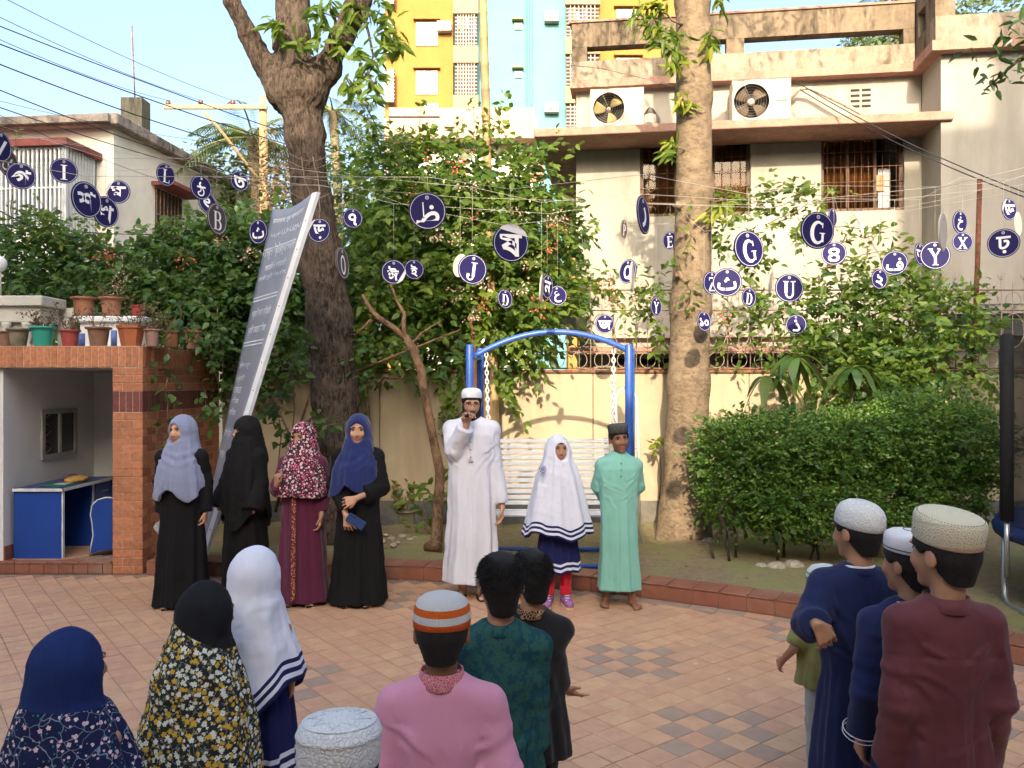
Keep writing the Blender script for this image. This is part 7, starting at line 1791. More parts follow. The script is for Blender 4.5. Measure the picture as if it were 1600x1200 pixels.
def big_tree():
    rg = np.random.RandomState(1); D = 8.6; root = empty('big_tree', (P(536, 860, D).x, D, .1), 0, 'large dark barked tree forking into three limbs behind the women', 'tree')
    k = D / F; C = lambda px, py, dy=0.0: np.array(P(px, py, D + dy), np.float32)
    tr = [(540, 900, 0), (534, 780, 0), (528, 690, 0), (514, 500, 0), (503, 400, 0), (486, 300, 0), (475, 200, 0), (463, 140, 0), (457, 60, .05), (455, 0, .1), (450, -160, .3), (440, -330, .5)]; rs = [56, 42, 37, 33, 31, 27, 28, 34, 24, 23, 18, 11]
    def f(p):
        d = chain_sdf(p, [C(*q) for q in tr], [r * k for r in rs], .1)
        d = smin(d, chain_sdf(p, [C(450, 150), C(415, 105), C(388, 55, -.1), C(362, 0, -.2), C(320, -110, -.4), C(290, -260, -.6)], [x * k for x in (26, 17, 13, 12, 10, 6)]), .12)
        d = smin(d, chain_sdf(p, [C(480, 150), C(512, 105, -.05), C(535, 55, -.15), C(562, 0, -.3), C(600, -110, -.5), C(640, -260, -.6)], [x * k for x in (26, 20, 16, 17, 12, 6)]), .12)
        for (x, y, z) in ((470, 905, -.25), (600, 900, -.1), (555, 915, -.4)): d = smin(d, rc(p, C(530, 800), C(x, y, z), .26, .05), .15)
        d = d - .018 * wob(p * np.array([1, 1, .35], np.float32), 26, 2) - .009 * np.abs(wob(p * np.array([1, 1, .22], np.float32), 75, 5)) - .02 * wob(p, 5, 8)
        return d
    lo = P(250, 960, D); hi = P(680, -340, D)
    mobj('trunk', sdf_mesh('trunk', f, (lo.x, D - 1.2, .0), (hi.x, D + 1.1, hi.z), .021), bark_d, root)
    spots = [(500, 22, 8.3), (520, 45, 8.3), (545, 12, 8.2), (585, 20, 8.1), (598, 48, 8.1), (560, 78, 8.2), (590, 95, 8.1), (578, 128, 8.1), (605, 75, 8.1), (516, 8, 8.4), (620, 58, 8.1), (626, 78, 8.1), (500, 66, 8.3), (584, 150, 8.1), (572, 105, 8.2), (542, 38, 8.2), (595, 5, 8.2), (610, 30, 8.1), (545, 125, 8.3), (552, 140, 8.2), (530, 70, 8.3), (505, 40, 8.3), (590, 118, 8.15), (490, 15, 8.4), (430, 35, 8.3), (435, 45, 8.3), (468, 70, 8.25)]
    mango_sprays(root, rg, spots, G_creep, .19, .062, 11)
    pl = [(wig(rg, P(562, 5, 8.3), P(590, 150, 8.1), 6, .05), .018, .006), (wig(rg, P(545, 40, 8.4), P(505, 20, 8.3), 5, .03), .015, .006), (wig(rg, P(575, 20, 8.2), P(628, 75, 8.1), 5, .03), .012, .004), (wig(rg, P(540, 120, 8.3), P(600, 215, 8.7), 6, .03), .008, .004), (wig(rg, P(485, 105, 8.3), P(432, 35, 8.3), 5, .02), .008, .003)]
    stems(root, rg, pl, bark_d, 'twig')
    # crown above the frame
    o, d = in_blobs(rg, [(-3.2, 8.2, 9.2, 2.2, 2.0, 1.2), (-1.3, 8.0, 8.8, 1.8, 1.8, 1.1)], 420); fol(root, rg, o, d, 7, np.full(420, .5), .2, .065, G_creep, .4, False, 'crown')
    # thin climbers and wire wound round the trunk
    cl = MB()
    for k2 in (1, 3): cl.tube(wig(rg, P(462 + 9 * k2, 245, 8.32), P(480 + 7 * k2, 330, 8.3), 6, .02), .007, 5)
    for z_ in (240, 252, 300): cl.tube([P(452 + 64 * t, z_ + 12 * math.sin(3 * t), 8.31 - .04 * math.sin(PI * t)) for t in np.linspace(0, 1, 8)], .004, 4)
    cl.build('climber', mat('grey_vine', (.18, .14, .10), var=.3), root)
big_tree()
def tan_tree():
    rg = np.random.RandomState(2); D = 8.7; root = empty('tan_tree', (P(1070, 840, D).x, D, .1), 0, 'smooth tan barked tree with drooping yellow green leaves beside the hedge', 'tree'); k = D / F
    C = lambda px, py, dy=0.0: np.array(P(px, py, D + dy), np.float32)
    def f(p):
        d = chain_sdf(p, [C(1066, 860), C(1070, 800), C(1073, 700), C(1076, 600), C(1079, 480), C(1085, 300), C(1084, 150), C(1082, 0), C(1078, -140), C(1060, -320)], [x * k for x in (44, 37, 33, 31.5, 30, 27.5, 27, 25.5, 21, 12)], .08)
        d = smin(d, chain_sdf(p, [C(1085, -40), C(1180, -200, -.4), C(1280, -330, -.8)], [x * k for x in (16, 11, 6)]), .1); d = smin(d, chain_sdf(p, [C(1080, -10), C(1000, -140, -.2), C(930, -300, -.4)], [x * k for x in (15, 10, 5)]), .1)
        for (x, y, z) in ((1105, 848, -.1), (1030, 850, -.1), (1062, 862, -.25)): d = smin(d, rc(p, C(1070, 790), C(x, y, z), .17, .04), .12)
        for (x, y, z, r) in ((1068, 165, -.17, .05), (1106, 45, -.1, .05), (1095, 300, -.17, .035), (1058, 430, -.15, .03), (1082, 465, -.18, .05), (1060, 320, -.14, .04), (1095, 540, -.15, .045), (1084, 260, -.16, .03)): d = smin(d, ell(p, C(x, y, z), (r, r * .8, r * 1.1)), .05)
        return d - .006 * wob(p, 22, 3) - .004 * np.abs(wob(p * np.array([1, 1, 3], np.float32), 28, 6))
    lo = P(900, 880, D); hi = P(1300, -330, D)
    mobj('trunk', sdf_mesh('trunk', f, (lo.x, D - 1.1, 0), (hi.x, D + .5, hi.z), .02), bark_t, root)
    spots = [(1004, 8, 8.4), (1018, 30, 8.4), (1035, 12, 8.4), (1042, 45, 8.4), (1030, 62, 8.4), (1052, 75, 8.4), (1048, 95, 8.4), (1062, 100, 8.4), (1020, 5, 8.4), (1108, 55, 8.45), (1112, 72, 8.45), (1068, 160, 8.45), (1048, 222, 8.5), (1044, 238, 8.5), (1128, 318, 8.4), (1118, 335, 8.4), (1125, 0, 8.4), (1012, 48, 8.4), (1060, 55, 8.45), (1074, 158, 8.45), (1000, 22, 8.4), (1025, 45, 8.42)]
    mango_sprays(root, rg, spots, G_yel, .17, .05, 12)
    o, d = in_blobs(rg, [(1.2, 8.0, 9.4, 1.8, 1.6, 1.0), (3.6, 7.8, 9.6, 1.6, 1.6, 1.0)], 300); fol(root, rg, o, d, 7, np.full(300, .45), .19, .06, G_yel, .4, False, 'crown')
    pl = [(wig(rg, P(1075, 160, 8.5), P(1062, 150, 8.4), 4, .01), .012, .006), (wig(rg, P(1070, 40, 8.6), P(1010, 10, 8.4), 5, .03), .015, .005), (wig(rg, P(1075, 90, 8.6), P(1045, 70, 8.4), 4, .02), .012, .005), (wig(rg, P(1070, 235, 8.55), P(1046, 222, 8.5), 4, .02), .01, .004), (wig(rg, P(1105, 320, 8.6), P(1128, 312, 8.4), 4, .02), .01, .004)]
    stems(root, rg, pl, bark_t, 'twig')
    # climbing vine on the trunk
    v = MB(); pts = [P(1070 + 12 * math.sin(i * .9), 480 - 14 * i, 8.42) for i in range(12)]; v.tube(pts, .005, 5); v.build('climber', dead, root)
    o = np.array([pts[i % 12] for i in range(20)]) + rg.normal(0, .03, (20, 3)); d = rg.normal(0, 1, (20, 3)) * [1, .3, .6] + [0, -.4, 0]; fol(root, rg, o, d, 2, np.full(20, .1), .09, .06, G_creep, .3)
tan_tree()
def bamboo():
    D = 9.25; root = empty('bamboo_pole', (P(770, 600, D).x, D, .1), 0, 'tall bamboo pole rising through the flowering creeper behind the swing', 'pole'); m = mat('bamboo', (.36, .25, .12), rough=.6, var=.2, scale=7, stain=(.16, .11, .07), stain_amt=.7, stain_scale=(6, 6, 2))
    pts = []; rs = []
    a, b = P(777, 830, D), P(753, -60, D)
    for i in range(23):
        t = i / 22; q = a.lerp(b, t); r_ = .058 - .015 * t
        pts += [q, q + Vector((0, 0, .012)), q + Vector((0, 0, .024))]; rs += [r_, r_ * 1.12, r_]
    MB().tube(pts, rs, 12).build('culm', m, root)
    D2 = 9.1; c = P(746, 850, D2); e = P(738, 480, D2); r2 = empty('timber_post', (c.x, D2, .1), 0, 'reddish timber post beside the bamboo pole', 'post'); MB().tube([c, e], [.04, .034], 10).build('post', mat('red_wood', (.24, .12, .07), var=.2), r2)
bamboo()
def slim_tree():
    rg = np.random.RandomState(3); D = 8.15; root = empty('slim_tree', (P(688, 845, D).x, D, .1), 0, 'slim crooked brown tree trunk between the woman in navy and the man', 'tree'); T = lambda L: [P(x, y, D + z) for x, y, z in L]
    b = barkmat('brown_bark', (.09, .055, .035), (.24, .15, .09), .5, 20, .7)
    MB().tube(T([(676, 858, -.1), (682, 845, 0), (684, 800, 0), (688, 740, 0), (676, 680, 0), (662, 610, 0), (658, 580, .02), (645, 545, .02), (632, 525, 0)]), [.1, .062, .052, .047, .043, .041, .045, .047, .04], 12).build('trunk', b, root)
    for L, rs in (([(634, 530, 0), (615, 512, -.02), (592, 497, -.05), (580, 485, -.05), (566, 460, -.08)], [.036, .03, .028, .024, .014]), ([(634, 530, 0), (630, 505, .02), (632, 490, .03), (620, 470, .05), (605, 430, .1)], [.03, .026, .02, .013, .006]), ([(640, 540, 0), (660, 520, .1), (690, 500, .2)], [.02, .014, .006]), ([(580, 500, 0), (565, 515, .1), (555, 525, .15)], [.018, .014, .01])):
        MB().tube(T(L), rs, 8).build('branch', b, root)
    # pruned leaning sticks behind
    for L in ([(560, 580, .6), (620, 555, .5), (720, 515, .4)], [(495, 790, .3), (470, 720, .4), (435, 640, .5)], [(440, 790, .3), (480, 660, .4), (545, 600, .5)], [(430, 800, .5), (460, 690, .6), (500, 570, .7)]): MB().tube(T(L), [.02, .016, .009], 6).build('branch', b, root)
    o, d = in_blobs(rg, [(*P(600, 560, 8.6), .45, .25, .3, 1), (*P(680, 540, 8.5), .3, .25, .3, .7)], 40); fol(root, rg, o, d, 5, np.full(40, .25), .1, .062, G_dark)
slim_tree()
def bl(px, py, d, rxp, ryp, rd, w=None):
    k = d / F; return (*P(px, py, d), rxp * k, rd, ryp * k, w if w is not None else rxp * ryp)
def flowers(parent, rg, spots):
    cols = [leafmat('flower_red', [(.55, .05, .04), (.62, .16, .10), (.66, .3, .22)], .25, .6), leafmat('flower_pink', [(.62, .26, .2), (.68, .42, .36), (.7, .56, .5)], .25, .6)]
    ms = []
    for v in range(4):
        n = 34; b = rg.normal(0, .045, (n, 3)) * [1.2, .8, .9]; dr = unit(b + rg.normal(0, .02, (n, 3)) + [0, -.02, -.02]); ms.append(leaf_mesh('flowers', b, dr, unit(rg.normal(0, 1, (n, 3)) + [0, -1, .2]), rg.uniform(.018, .036, n), rg.uniform(.012, .022, n), rg, False))
        ms[-1].materials.append(cols[v % 2])
    for k, (px, py, d) in enumerate(spots):
        if k % 4 == 3: continue
        o = tag(mobj('flower_cluster', ms[rg.randint(4)], None, parent), kind='stuff'); o.location = P(px, py, d); o.rotation_euler = (rg.uniform(-.3, .3), rg.uniform(-.3, .3), rg.uniform(0, 6)); s = rg.uniform(.9, 1.4); o.scale = (s, s, s)
def creepers():
    rg = np.random.RandomState(4)
    # flowering creeper behind the swing
    root = empty('flowering_creeper', (P(700, 580, 9.4).x, 9.4, 1.9), 0, 'dense creeper with coral flower clusters between the big tree and the house', 'creeper')
    B = [bl(640, 270, 9.4, 60, 40, .35), bl(585, 300, 9.6, 40, 60, .3), bl(690, 265, 9.3, 50, 35, .35), bl(760, 275, 9.3, 60, 40, .4), bl(830, 270, 9.3, 50, 30, .35), bl(640, 350, 9.3, 80, 50, .4), bl(730, 345, 9.2, 70, 55, .4), bl(820, 350, 9.2, 70, 60, .4), bl(865, 370, 9.3, 25, 40, .2), bl(600, 430, 9.4, 60, 60, .35), bl(690, 440, 9.3, 80, 55, .4), bl(780, 440, 9.2, 70, 60, .35), bl(845, 460, 9.3, 45, 40, .2), bl(620, 510, 9.4, 60, 50, .3), bl(720, 510, 9.4, 70, 50, .3), bl(800, 520, 9.4, 60, 45, .25), bl(560, 520, 9.4, 35, 60, .3)]
    o, d = in_blobs(rg, B, 1150, .5); d = unit(d + rg.normal(0, .4, d.shape) + [0, -.35, .05]); fol(root, rg, o, d, 7, rg.uniform(.2, .5, 1150), .105, .064, G_creep, .35)
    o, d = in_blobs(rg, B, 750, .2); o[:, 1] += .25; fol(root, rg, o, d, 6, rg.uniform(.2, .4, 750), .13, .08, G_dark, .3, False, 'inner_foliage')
    # long shoots sticking out above
    sh = [((660, 250), (655, 160)), ((740, 240), (745, 150)), ((700, 240), (665, 200)), ((800, 235), (770, 165)), ((820, 250), (875, 215)), ((600, 260), (560, 150)), ((760, 235), (790, 150)), ((870, 330), (930, 352)), ((640, 240), (590, 215)), ((720, 235), (712, 190)), ((850, 300), (900, 330)), ((595, 240), (575, 175))]
    oo = []; dd = []; pl = []
    for a, b in sh:
        pa, pb = P(*a, 9.2), P(*b, 9.1); pl.append((wig(rg, pa, pb, 7, .02), .006, .003))
        for t in np.linspace(.15, 1, 9): oo.append(np.array(pa.lerp(pb, t)) + rg.normal(0, .02, 3)); dd.append(rg.normal(0, 1, 3) * [1, .6, .5] + [0, -.2, .2])
    stems(root, rg, pl, dead, 'shoot'); fol(root, rg, np.array(oo), np.array(dd), 3, np.full(len(oo), .12), .095, .058, G_creep, .3, name='shoot_leaves')
    for (a, b) in (((560, 830), (590, 420)), ((700, 600), (690, 400)), ((760, 580), (820, 380)), ((585, 610), (640, 560)), ((800, 560), (860, 420))): MB().tube(wig(rg, P(*a, 9.45), P(*b, 9.4), 7, .05), .012, 6).build('vine_stem', dead, root)
    flowers(root, rg, [(px, py, 8.72 + .1 * rg.uniform()) for px, py in ((540, 313), (522, 350), (528, 340), (588, 290), (672, 245), (727, 248), (733, 290), (690, 375), (715, 372), (757, 370), (680, 365), (735, 292), (874, 335), (860, 350), (885, 355), (865, 395), (855, 388), (828, 413), (846, 480), (822, 500), (760, 475), (738, 492), (712, 460), (704, 405), (650, 300), (735, 340), (800, 330), (610, 265), (755, 440), (815, 450), (718, 262), (905, 356))])
    # drooping leafy runners over the wall behind the man
    oo = []; dd = []
    for a, b in (((690, 585), (705, 640)), ((715, 585), (725, 632)), ((790, 580), (820, 655)), ((775, 585), (800, 625)), ((830, 560), (790, 600)), ((620, 520), (640, 560))):
        pa, pb = P(*a, 9.3), P(*b, 9.15)
        for t in np.linspace(0, 1, 8): oo.append(np.array(pa.lerp(pb, t))); dd.append(rg.normal(0, .6, 3) + [0, -.3, -.6])
    fol(root, rg, np.array(oo), np.array(dd), 4, np.full(len(oo), .12), .1, .062, G_creep, .3, name='runner_leaves')
    # left creeper bank above the booth
    root = empty('left_creeper', (P(200, 480, 9.4).x, 9.4, 2.5), 0, 'dark green creeper bank behind the flower pots on the booth roof', 'creeper')
    B = [bl(20, 430, 9.3, 70, 50, .35), bl(100, 430, 9.3, 80, 50, .35), bl(190, 430, 9.3, 80, 50, .35), bl(270, 430, 9.2, 70, 55, .35), bl(350, 430, 9.2, 70, 70, .35), bl(420, 440, 9.2, 50, 70, .35), bl(60, 380, 9.4, 60, 30, .25), bl(300, 375, 9.3, 40, 35, .25), bl(380, 370, 9.3, 60, 40, .3), bl(330, 500, 9.0, 50, 50, .3), bl(300, 490, 8.9, 50, 35, .3), bl(440, 510, 9.3, 50, 60, .3), bl(370, 540, 9.2, 45, 50, .25), bl(450, 420, 9.2, 40, 70, .3)]
    o, d = in_blobs(rg, B, 1500, .45); d = unit(d + rg.normal(0, .4, d.shape) + [0, -.35, .1]); fol(root, rg, o, d, 7, rg.uniform(.18, .38, 1500), .095, .06, G_dark, .3)
    o, d = in_blobs(rg, B, 500, .2); o[:, 1] += .22; fol(root, rg, o, d, 6, rg.uniform(.2, .4, 500), .11, .07, G_dark, .3, False, 'inner_foliage')
    sh = [((60, 400), (28, 340)), ((120, 400), (50, 320)), ((40, 400), (85, 330)), ((150, 400), (110, 345)), ((230, 390), (222, 355)), ((290, 390), (262, 340)), ((275, 370), (285, 335)), ((180, 395), (130, 340)), ((100, 395), (60, 310)), ((15, 380), (25, 215)), ((330, 360), (345, 355)), ((75, 390), (72, 340))]
    oo = []; dd = []; pl = []
    for a, b in sh:
        pa, pb = P(*a, 9.1), P(*b, 9.0); pl.append((wig(rg, pa, pb, 7, .02), .006, .003))
        for t in np.linspace(.1, 1, 9): oo.append(np.array(pa.lerp(pb, t)) + rg.normal(0, .02, 3)); dd.append(rg.normal(0, 1, 3) * [1, .6, .5] + [0, -.2, .2])
    stems(root, rg, pl, dead, 'shoot'); fol(root, rg, np.array(oo), np.array(dd), 3, np.full(len(oo), .12), .085, .05, G_creep, .3, name='shoot_leaves')
    flowers(root, rg, [(px, py, 8.75) for px, py in ((175, 397), (165, 400), (185, 440), (195, 430), (182, 445), (345, 372), (352, 380), (310, 405), (288, 405), (390, 400), (200, 426), (460, 425))])
    # creeper that hangs down the brick side wall
    root = empty('hanging_creeper', (-3.2, 8.2, 2.1), 0, 'light green creeper strands hanging down the side of the brick booth', 'creeper'); oo = []; dd = []; pl = []
    for a, b, d0 in (((268, 500), (262, 590), 7.75), ((262, 590), (262, 690), 7.75), ((300, 500), (330, 560), 8.0), ((330, 540), (345, 620), 8.4), ((320, 610), (322, 660), 8.2), ((285, 510), (320, 530), 7.9), ((340, 480), (350, 600), 8.6), ((345, 620), (335, 660), 8.5), ((290, 470), (275, 520), 7.8), ((310, 470), (340, 500), 8.1)):
        pa, pb = P(*a, d0), P(*b, d0); pl.append((wig(rg, pa, pb, 6, .01), .004, .002))
        for t in np.linspace(0, 1, 8): oo.append(np.array(pa.lerp(pb, t)) + rg.normal(0, .02, 3)); dd.append(rg.normal(0, 1, 3) * [1, .5, .5] + [0, -.3, -.1])
    stems(root, rg, pl, dead, 'strand'); fol(root, rg, np.array(oo), np.array(dd), 2, np.full(len(oo), .1), .1, .065, G_dark, .25)
    # leafy shrub between board and trunk
    root = empty('leafy_shrub', (P(450, 800, 8.2).x, 8.2, .1), 0, 'leafy green shrub growing between the leaning board and the big trunk', 'shrub'); oo = []; dd = []
    for (px, py, n) in ((462, 520, 5), (470, 560, 5), (465, 590, 5), (432, 625, 7), (425, 650, 7), (440, 640, 6), (505, 650, 5), (520, 655, 4), (445, 680, 5), (460, 600, 4), (480, 540, 4), (430, 690, 4)):
        for _ in range(n): oo.append(np.array(P(px, py, 8.05)) + rg.normal(0, .05, 3)); dd.append(rg.normal(0, 1, 3) * [1, .5, .5] + [0, -.4, .1])
    fol(root, rg, np.array(oo), np.array(dd), 3, np.full(len(oo), .13), .1, .062, G_dark, .25); stems(root, rg, [(wig(rg, P(450, 850, 8.2), P(465, 530, 8.1), 7, .03), .012, .004), (wig(rg, P(440, 850, 8.2), P(430, 630, 8.1), 6, .03), .01, .004)], dead)
    # creeper on the grille, right
    root = empty('grille_creeper', (P(1250, 560, 9.4).x, 9.4, 2.0), 0, 'sunlit creeper climbing over the grille fence in front of the cream house', 'creeper')
    B = [bl(950, 455, 9.4, 60, 25, .15), bl(1010, 460, 9.4, 50, 30, .15), bl(1020, 505, 9.4, 25, 40, .12), bl(1150, 420, 9.4, 50, 40, .2), bl(1180, 360, 9.3, 50, 40, .2), bl(1230, 335, 9.3, 50, 40, .18), bl(1140, 360, 9.3, 35, 40, .2), bl(1160, 520, 9.4, 50, 25, .2), bl(1240, 480, 9.4, 60, 35, .2), bl(1330, 500, 9.3, 80, 50, .25), bl(1390, 470, 9.3, 60, 45, .25), bl(1450, 490, 9.2, 60, 50, .3), bl(1510, 500, 9.2, 45, 40, .25), bl(1300, 560, 9.3, 80, 40, .25), bl(1400, 570, 9.1, 80, 50, .3), bl(1490, 570, 9.0, 70, 60, .3), bl(1420, 420, 9.3, 40, 25, .2), bl(1330, 440, 9.3, 40, 30, .15), bl(1360, 600, 9.0, 60, 45, .25), bl(1450, 620, 8.9, 80, 40, .3), bl(1160, 300, 9.3, 25, 25, .12)]
    o, d = in_blobs(rg, B, 680, .4); d = unit(d + rg.normal(0, .5, d.shape) + [0, -.3, .05]); fol(root, rg, o, d, 6, rg.uniform(.2, .42, 680), .1, .055, G_creep, .3)
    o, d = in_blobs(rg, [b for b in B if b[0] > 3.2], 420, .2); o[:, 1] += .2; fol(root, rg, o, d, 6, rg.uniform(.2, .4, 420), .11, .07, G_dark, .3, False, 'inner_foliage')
    sh = [((1180, 340), (1275, 290)), ((1200, 350), (1290, 310)), ((1290, 360), (1390, 355)), ((1300, 380), (1370, 370)), ((1340, 430), (1380, 345)), ((900, 440), (940, 455)), ((1150, 300), (1130, 305)), ((1240, 300), (1320, 310)), ((1500, 480), (1530, 440)), ((1170, 320), (1240, 285)), ((1310, 470), (1345, 400)), ((1280, 420), (1420, 380))]
    oo = []; dd = []; pl = []
    for a, b in sh:
        pa, pb = P(*a, 9.2), P(*b, 9.1); pl.append((wig(rg, pa, pb, 7, .02), .006, .003))
        for t in np.linspace(.1, 1, 8): oo.append(np.array(pa.lerp(pb, t)) + rg.normal(0, .02, 3)); dd.append(rg.normal(0, 1, 3) * [1, .6, .5] + [0, -.2, .2])
    stems(root, rg, pl, dead, 'shoot'); fol(root, rg, np.array(oo), np.array(dd), 3, np.full(len(oo), .12), .095, .055, G_creep, .3, name='shoot_leaves')
    flowers(root, rg, [(px, py, 9.0) for px, py in ((1000, 440), (1003, 465), (945, 450), (914, 437), (960, 470), (1130, 505))])
    root = empty('wall_shrub', (P(1025, 850, 9.3).x, 9.3, .1), 0, 'small bright sprig on the wall beside the swing posts', 'shrub'); oo = np.array([P(1028, 692, 9.3)] * 6) + rg.normal(0, .03, (6, 3)); fol(root, rg, oo, rg.normal(0, 1, (6, 3)) + [0, -.3, .2], 4, np.full(6, .12), .1, .06, G_yel, .3); stems(root, rg, [(wig(rg, P(1030, 780, 9.4), P(1028, 692, 9.3), 5, .02), .008, .004)], dead)
creepers()
def hedge():
    rg = np.random.RandomState(6); root = empty('clipped_hedge', (3.1, 7.7, .1), 0, 'clipped small leaved green hedge in front of the wall on the right', 'hedge')
    B = [bl(1140, 715, 7.9, 48, 55, .35), bl(1180, 700, 7.8, 60, 45, .4), bl(1240, 700, 7.7, 70, 50, .45), bl(1320, 700, 7.6, 80, 50, .45), bl(1400, 690, 7.6, 70, 55, .45), bl(1480, 700, 7.5, 60, 60, .45), bl(1525, 700, 7.4, 35, 60, .4), bl(1160, 770, 7.8, 60, 50, .35), bl(1230, 780, 7.6, 60, 50, .35), bl(1300, 790, 7.5, 70, 45, .4), bl(1390, 780, 7.5, 70, 45, .4), bl(1470, 770, 7.5, 60, 45, .4), bl(1420, 650, 7.6, 60, 25, .3)]
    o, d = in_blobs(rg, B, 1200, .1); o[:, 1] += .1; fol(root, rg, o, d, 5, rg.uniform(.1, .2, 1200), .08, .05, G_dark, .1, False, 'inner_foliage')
    o, d = in_blobs(rg, B, 9500, .5); d = unit(d + rg.normal(0, .5, d.shape) + [0, -.2, .35]); fol(root, rg, o, d, 7, rg.uniform(.08, .2, 9500), .04, .023, G_hedge, .1, False)
    pl = []
    for px in (1115, 1140, 1150, 1215, 1225, 1265, 1280, 1330, 1400, 1480): d0 = 7.6 + rg.uniform(-.1, .2); pl.append((wig(rg, P(px, 600 + 1.63 * F / d0, d0), P(px + rg.uniform(-25, 25), 740, d0), 6, .03), .014, .006))
    stems(root, rg, pl, bark_d)
    root2 = empty('strap_leaf_plant', (P(1290, 640, 8.4).x, 8.4, .1), 0, 'tall plant with long drooping strap leaves behind the hedge', 'plant'); stems(root2, rg, [(wig(rg, P(1250, 840, 8.5), P(1235, 570, 8.4), 6, .03), .02, .012), (wig(rg, P(1330, 840, 8.5), P(1335, 575, 8.4), 6, .03), .02, .012)], bark_t)
    ml = leafmat('strap_leaf', [(.03, .075, .02), (.05, .11, .03), (.10, .15, .03)], .3, .35)
    for (cx, cy, n) in ((1240, 560, 15), (1335, 575, 11), (1200, 590, 7)):
        for k in range(n):
            a = 2 * PI * k / n + rg.uniform(-.3, .3); c = P(cx, cy, 8.4); L = rg.uniform(.3, .55); W = rg.uniform(.085, .13); hd = Vector((math.cos(a), math.sin(a) * .7 - .15, 0)); sd = Vector((-hd.y, hd.x, 0)).normalized(); up = rg.uniform(.1, .6); V = []; nn = 8
            for i in range(nn + 1):
                t = i / nn; q = c + hd * L * (t * .75) + Vector((0, 0, L * (up * t - 1.1 * t * t))); ww = W * math.sin(PI * min(1, .12 + t * .88)) ** .7 * .5
                V += [q - sd * ww, q + Vector((0, 0, -.012)), q + sd * ww]
            Fq = np.array([[3 * i + j, 3 * i + j + 1, 3 * i + j + 4, 3 * i + j + 3] for i in range(nn) for j in (0, 1)]); me = mesh_np('leaf', V, Fq, True); at = me.attributes.new('rnd', 'FLOAT', 'POINT'); at.data.foreach_set('value', np.full(len(V), rg.uniform(0, 1), np.float32)); mobj('leaf', me, ml, root2)
    c = P(1472, 600 + 1.6 * F / 8.6, 8.6); pot((c.x, 8.6, .1), .15, .24, terr[0], 'terracotta pot half hidden behind the hedge', None, 5, group='pots on the bed')
hedge()
def small_plants():
    rg = np.random.RandomState(8); cro = leafmat('croton_leaf', [(.03, .08, .02), (.06, .13, .025), (.25, .24, .04), (.3, .12, .05)], .3)
    d0 = (CAMZ - .11) * F / (818 - 600); pot((P(636, 818, d0).x, d0, .1), .12, .17, terr[3], 'old clay pot with croton plant near the wall', (9, .38, 150, cro, .11), 4, group='pots on the bed')
    root = empty('dumb_cane', (P(672, 800, 8.9).x, 8.9, .1), 0, 'green striped leafy plant beside the slim tree', 'plant'); oo = []; dd = []
    for (px, py) in ((660, 790), (672, 770), (668, 810), (690, 760), (700, 735), (655, 765), (650, 800), (676, 830), (697, 770), (685, 790)):
        for _ in range(3): oo.append(np.array(P(px, py, 8.9)) + rg.normal(0, .04, 3)); dd.append(rg.normal(0, 1, 3) + [0, -.4, .4])
    fol(root, rg, np.array(oo), np.array(dd), 2, np.full(len(oo), .08), .15, .06, G_creep, .3); stems(root, rg, [(wig(rg, P(672, 840, 8.9), P(x, y, 8.9), 5, .02), .01, .004) for x, y in ((660, 770), (690, 750), (655, 790))], dead)
    root = empty('wall_fern', (P(705, 655, 9.4).x, 9.4, 1.2), 0, 'small dark fern clump on the wall behind the man', 'plant'); o = np.array([P(708, 660, 9.4)] * 16) + rg.normal(0, .07, (16, 3)); fol(root, rg, o, rg.normal(0, 1, (16, 3)) + [0, -.4, .2], 5, np.full(16, .14), .05, .028, G_dark, .3)
    # low grass and litter on the bed
    n = 2600; x = rg.uniform(-3, 5, n); y = np.array([rg.uniform(float(np.interp(a, KP[:, 0], KP[:, 1])) + .3, 9.5) for a in x]); z = soil_z(x, y); keep = (np.sin(x * 2.3) + np.sin(y * 3.1 + x) + rg.normal(0, .7, n)) > .7; b = np.stack([x, y, z], 1)[keep]
    gr = leafmat('grass_blade', [(.07, .09, .025), (.10, .13, .03), (.16, .16, .06)], .3, .7); k = len(b); tag(mobj('grass', leaf_mesh('grass', b, rg.normal(0, .5, (k, 3)) + [0, 0, 1], rg.normal(0, 1, (k, 3)), rg.uniform(.012, .035, k), rg.uniform(.004, .007, k), rg, False), gr), 'sparse short grass tufts on the mossy bed', 'grass', kind='stuff')
    n = 420; x = rg.uniform(-3, 5, n); y = np.array([rg.uniform(float(np.interp(a, KP[:, 0], KP[:, 1])) + .3, 9.5) for a in x]); b = np.stack([x, y, soil_z(x, y) + .006], 1); tag(mobj('leaf_litter', leaf_mesh('litter', b, rg.normal(0, 1, (n, 3)) * [1, 1, .1], rg.normal(0, .25, (n, 3)) + [0, 0, 1], rg.uniform(.02, .06, n), rg.uniform(.01, .025, n), rg, False), dryleaf), 'scattered dry fallen leaves on the mossy bed', 'leaf litter', kind='stuff')
    for (px, py) in ((895, 915), (1087, 1038), (1139, 1062), (86, 960), (28, 1014)):
        d = CAMZ * F / (py - 600); o = mobj('paper_scrap', MB().box(-.012, .012, -.008, .008, .0, .002).mesh('scrap'), mat('scrap', (.6, .55, .5))); o.location = (P(px, py, d).x, d, .003); o.rotation_euler = (0, 0, px); tag(o, 'tiny pale scrap lying on the terracotta tiles', 'scrap', 'pale scraps on the tiles')
small_plants()
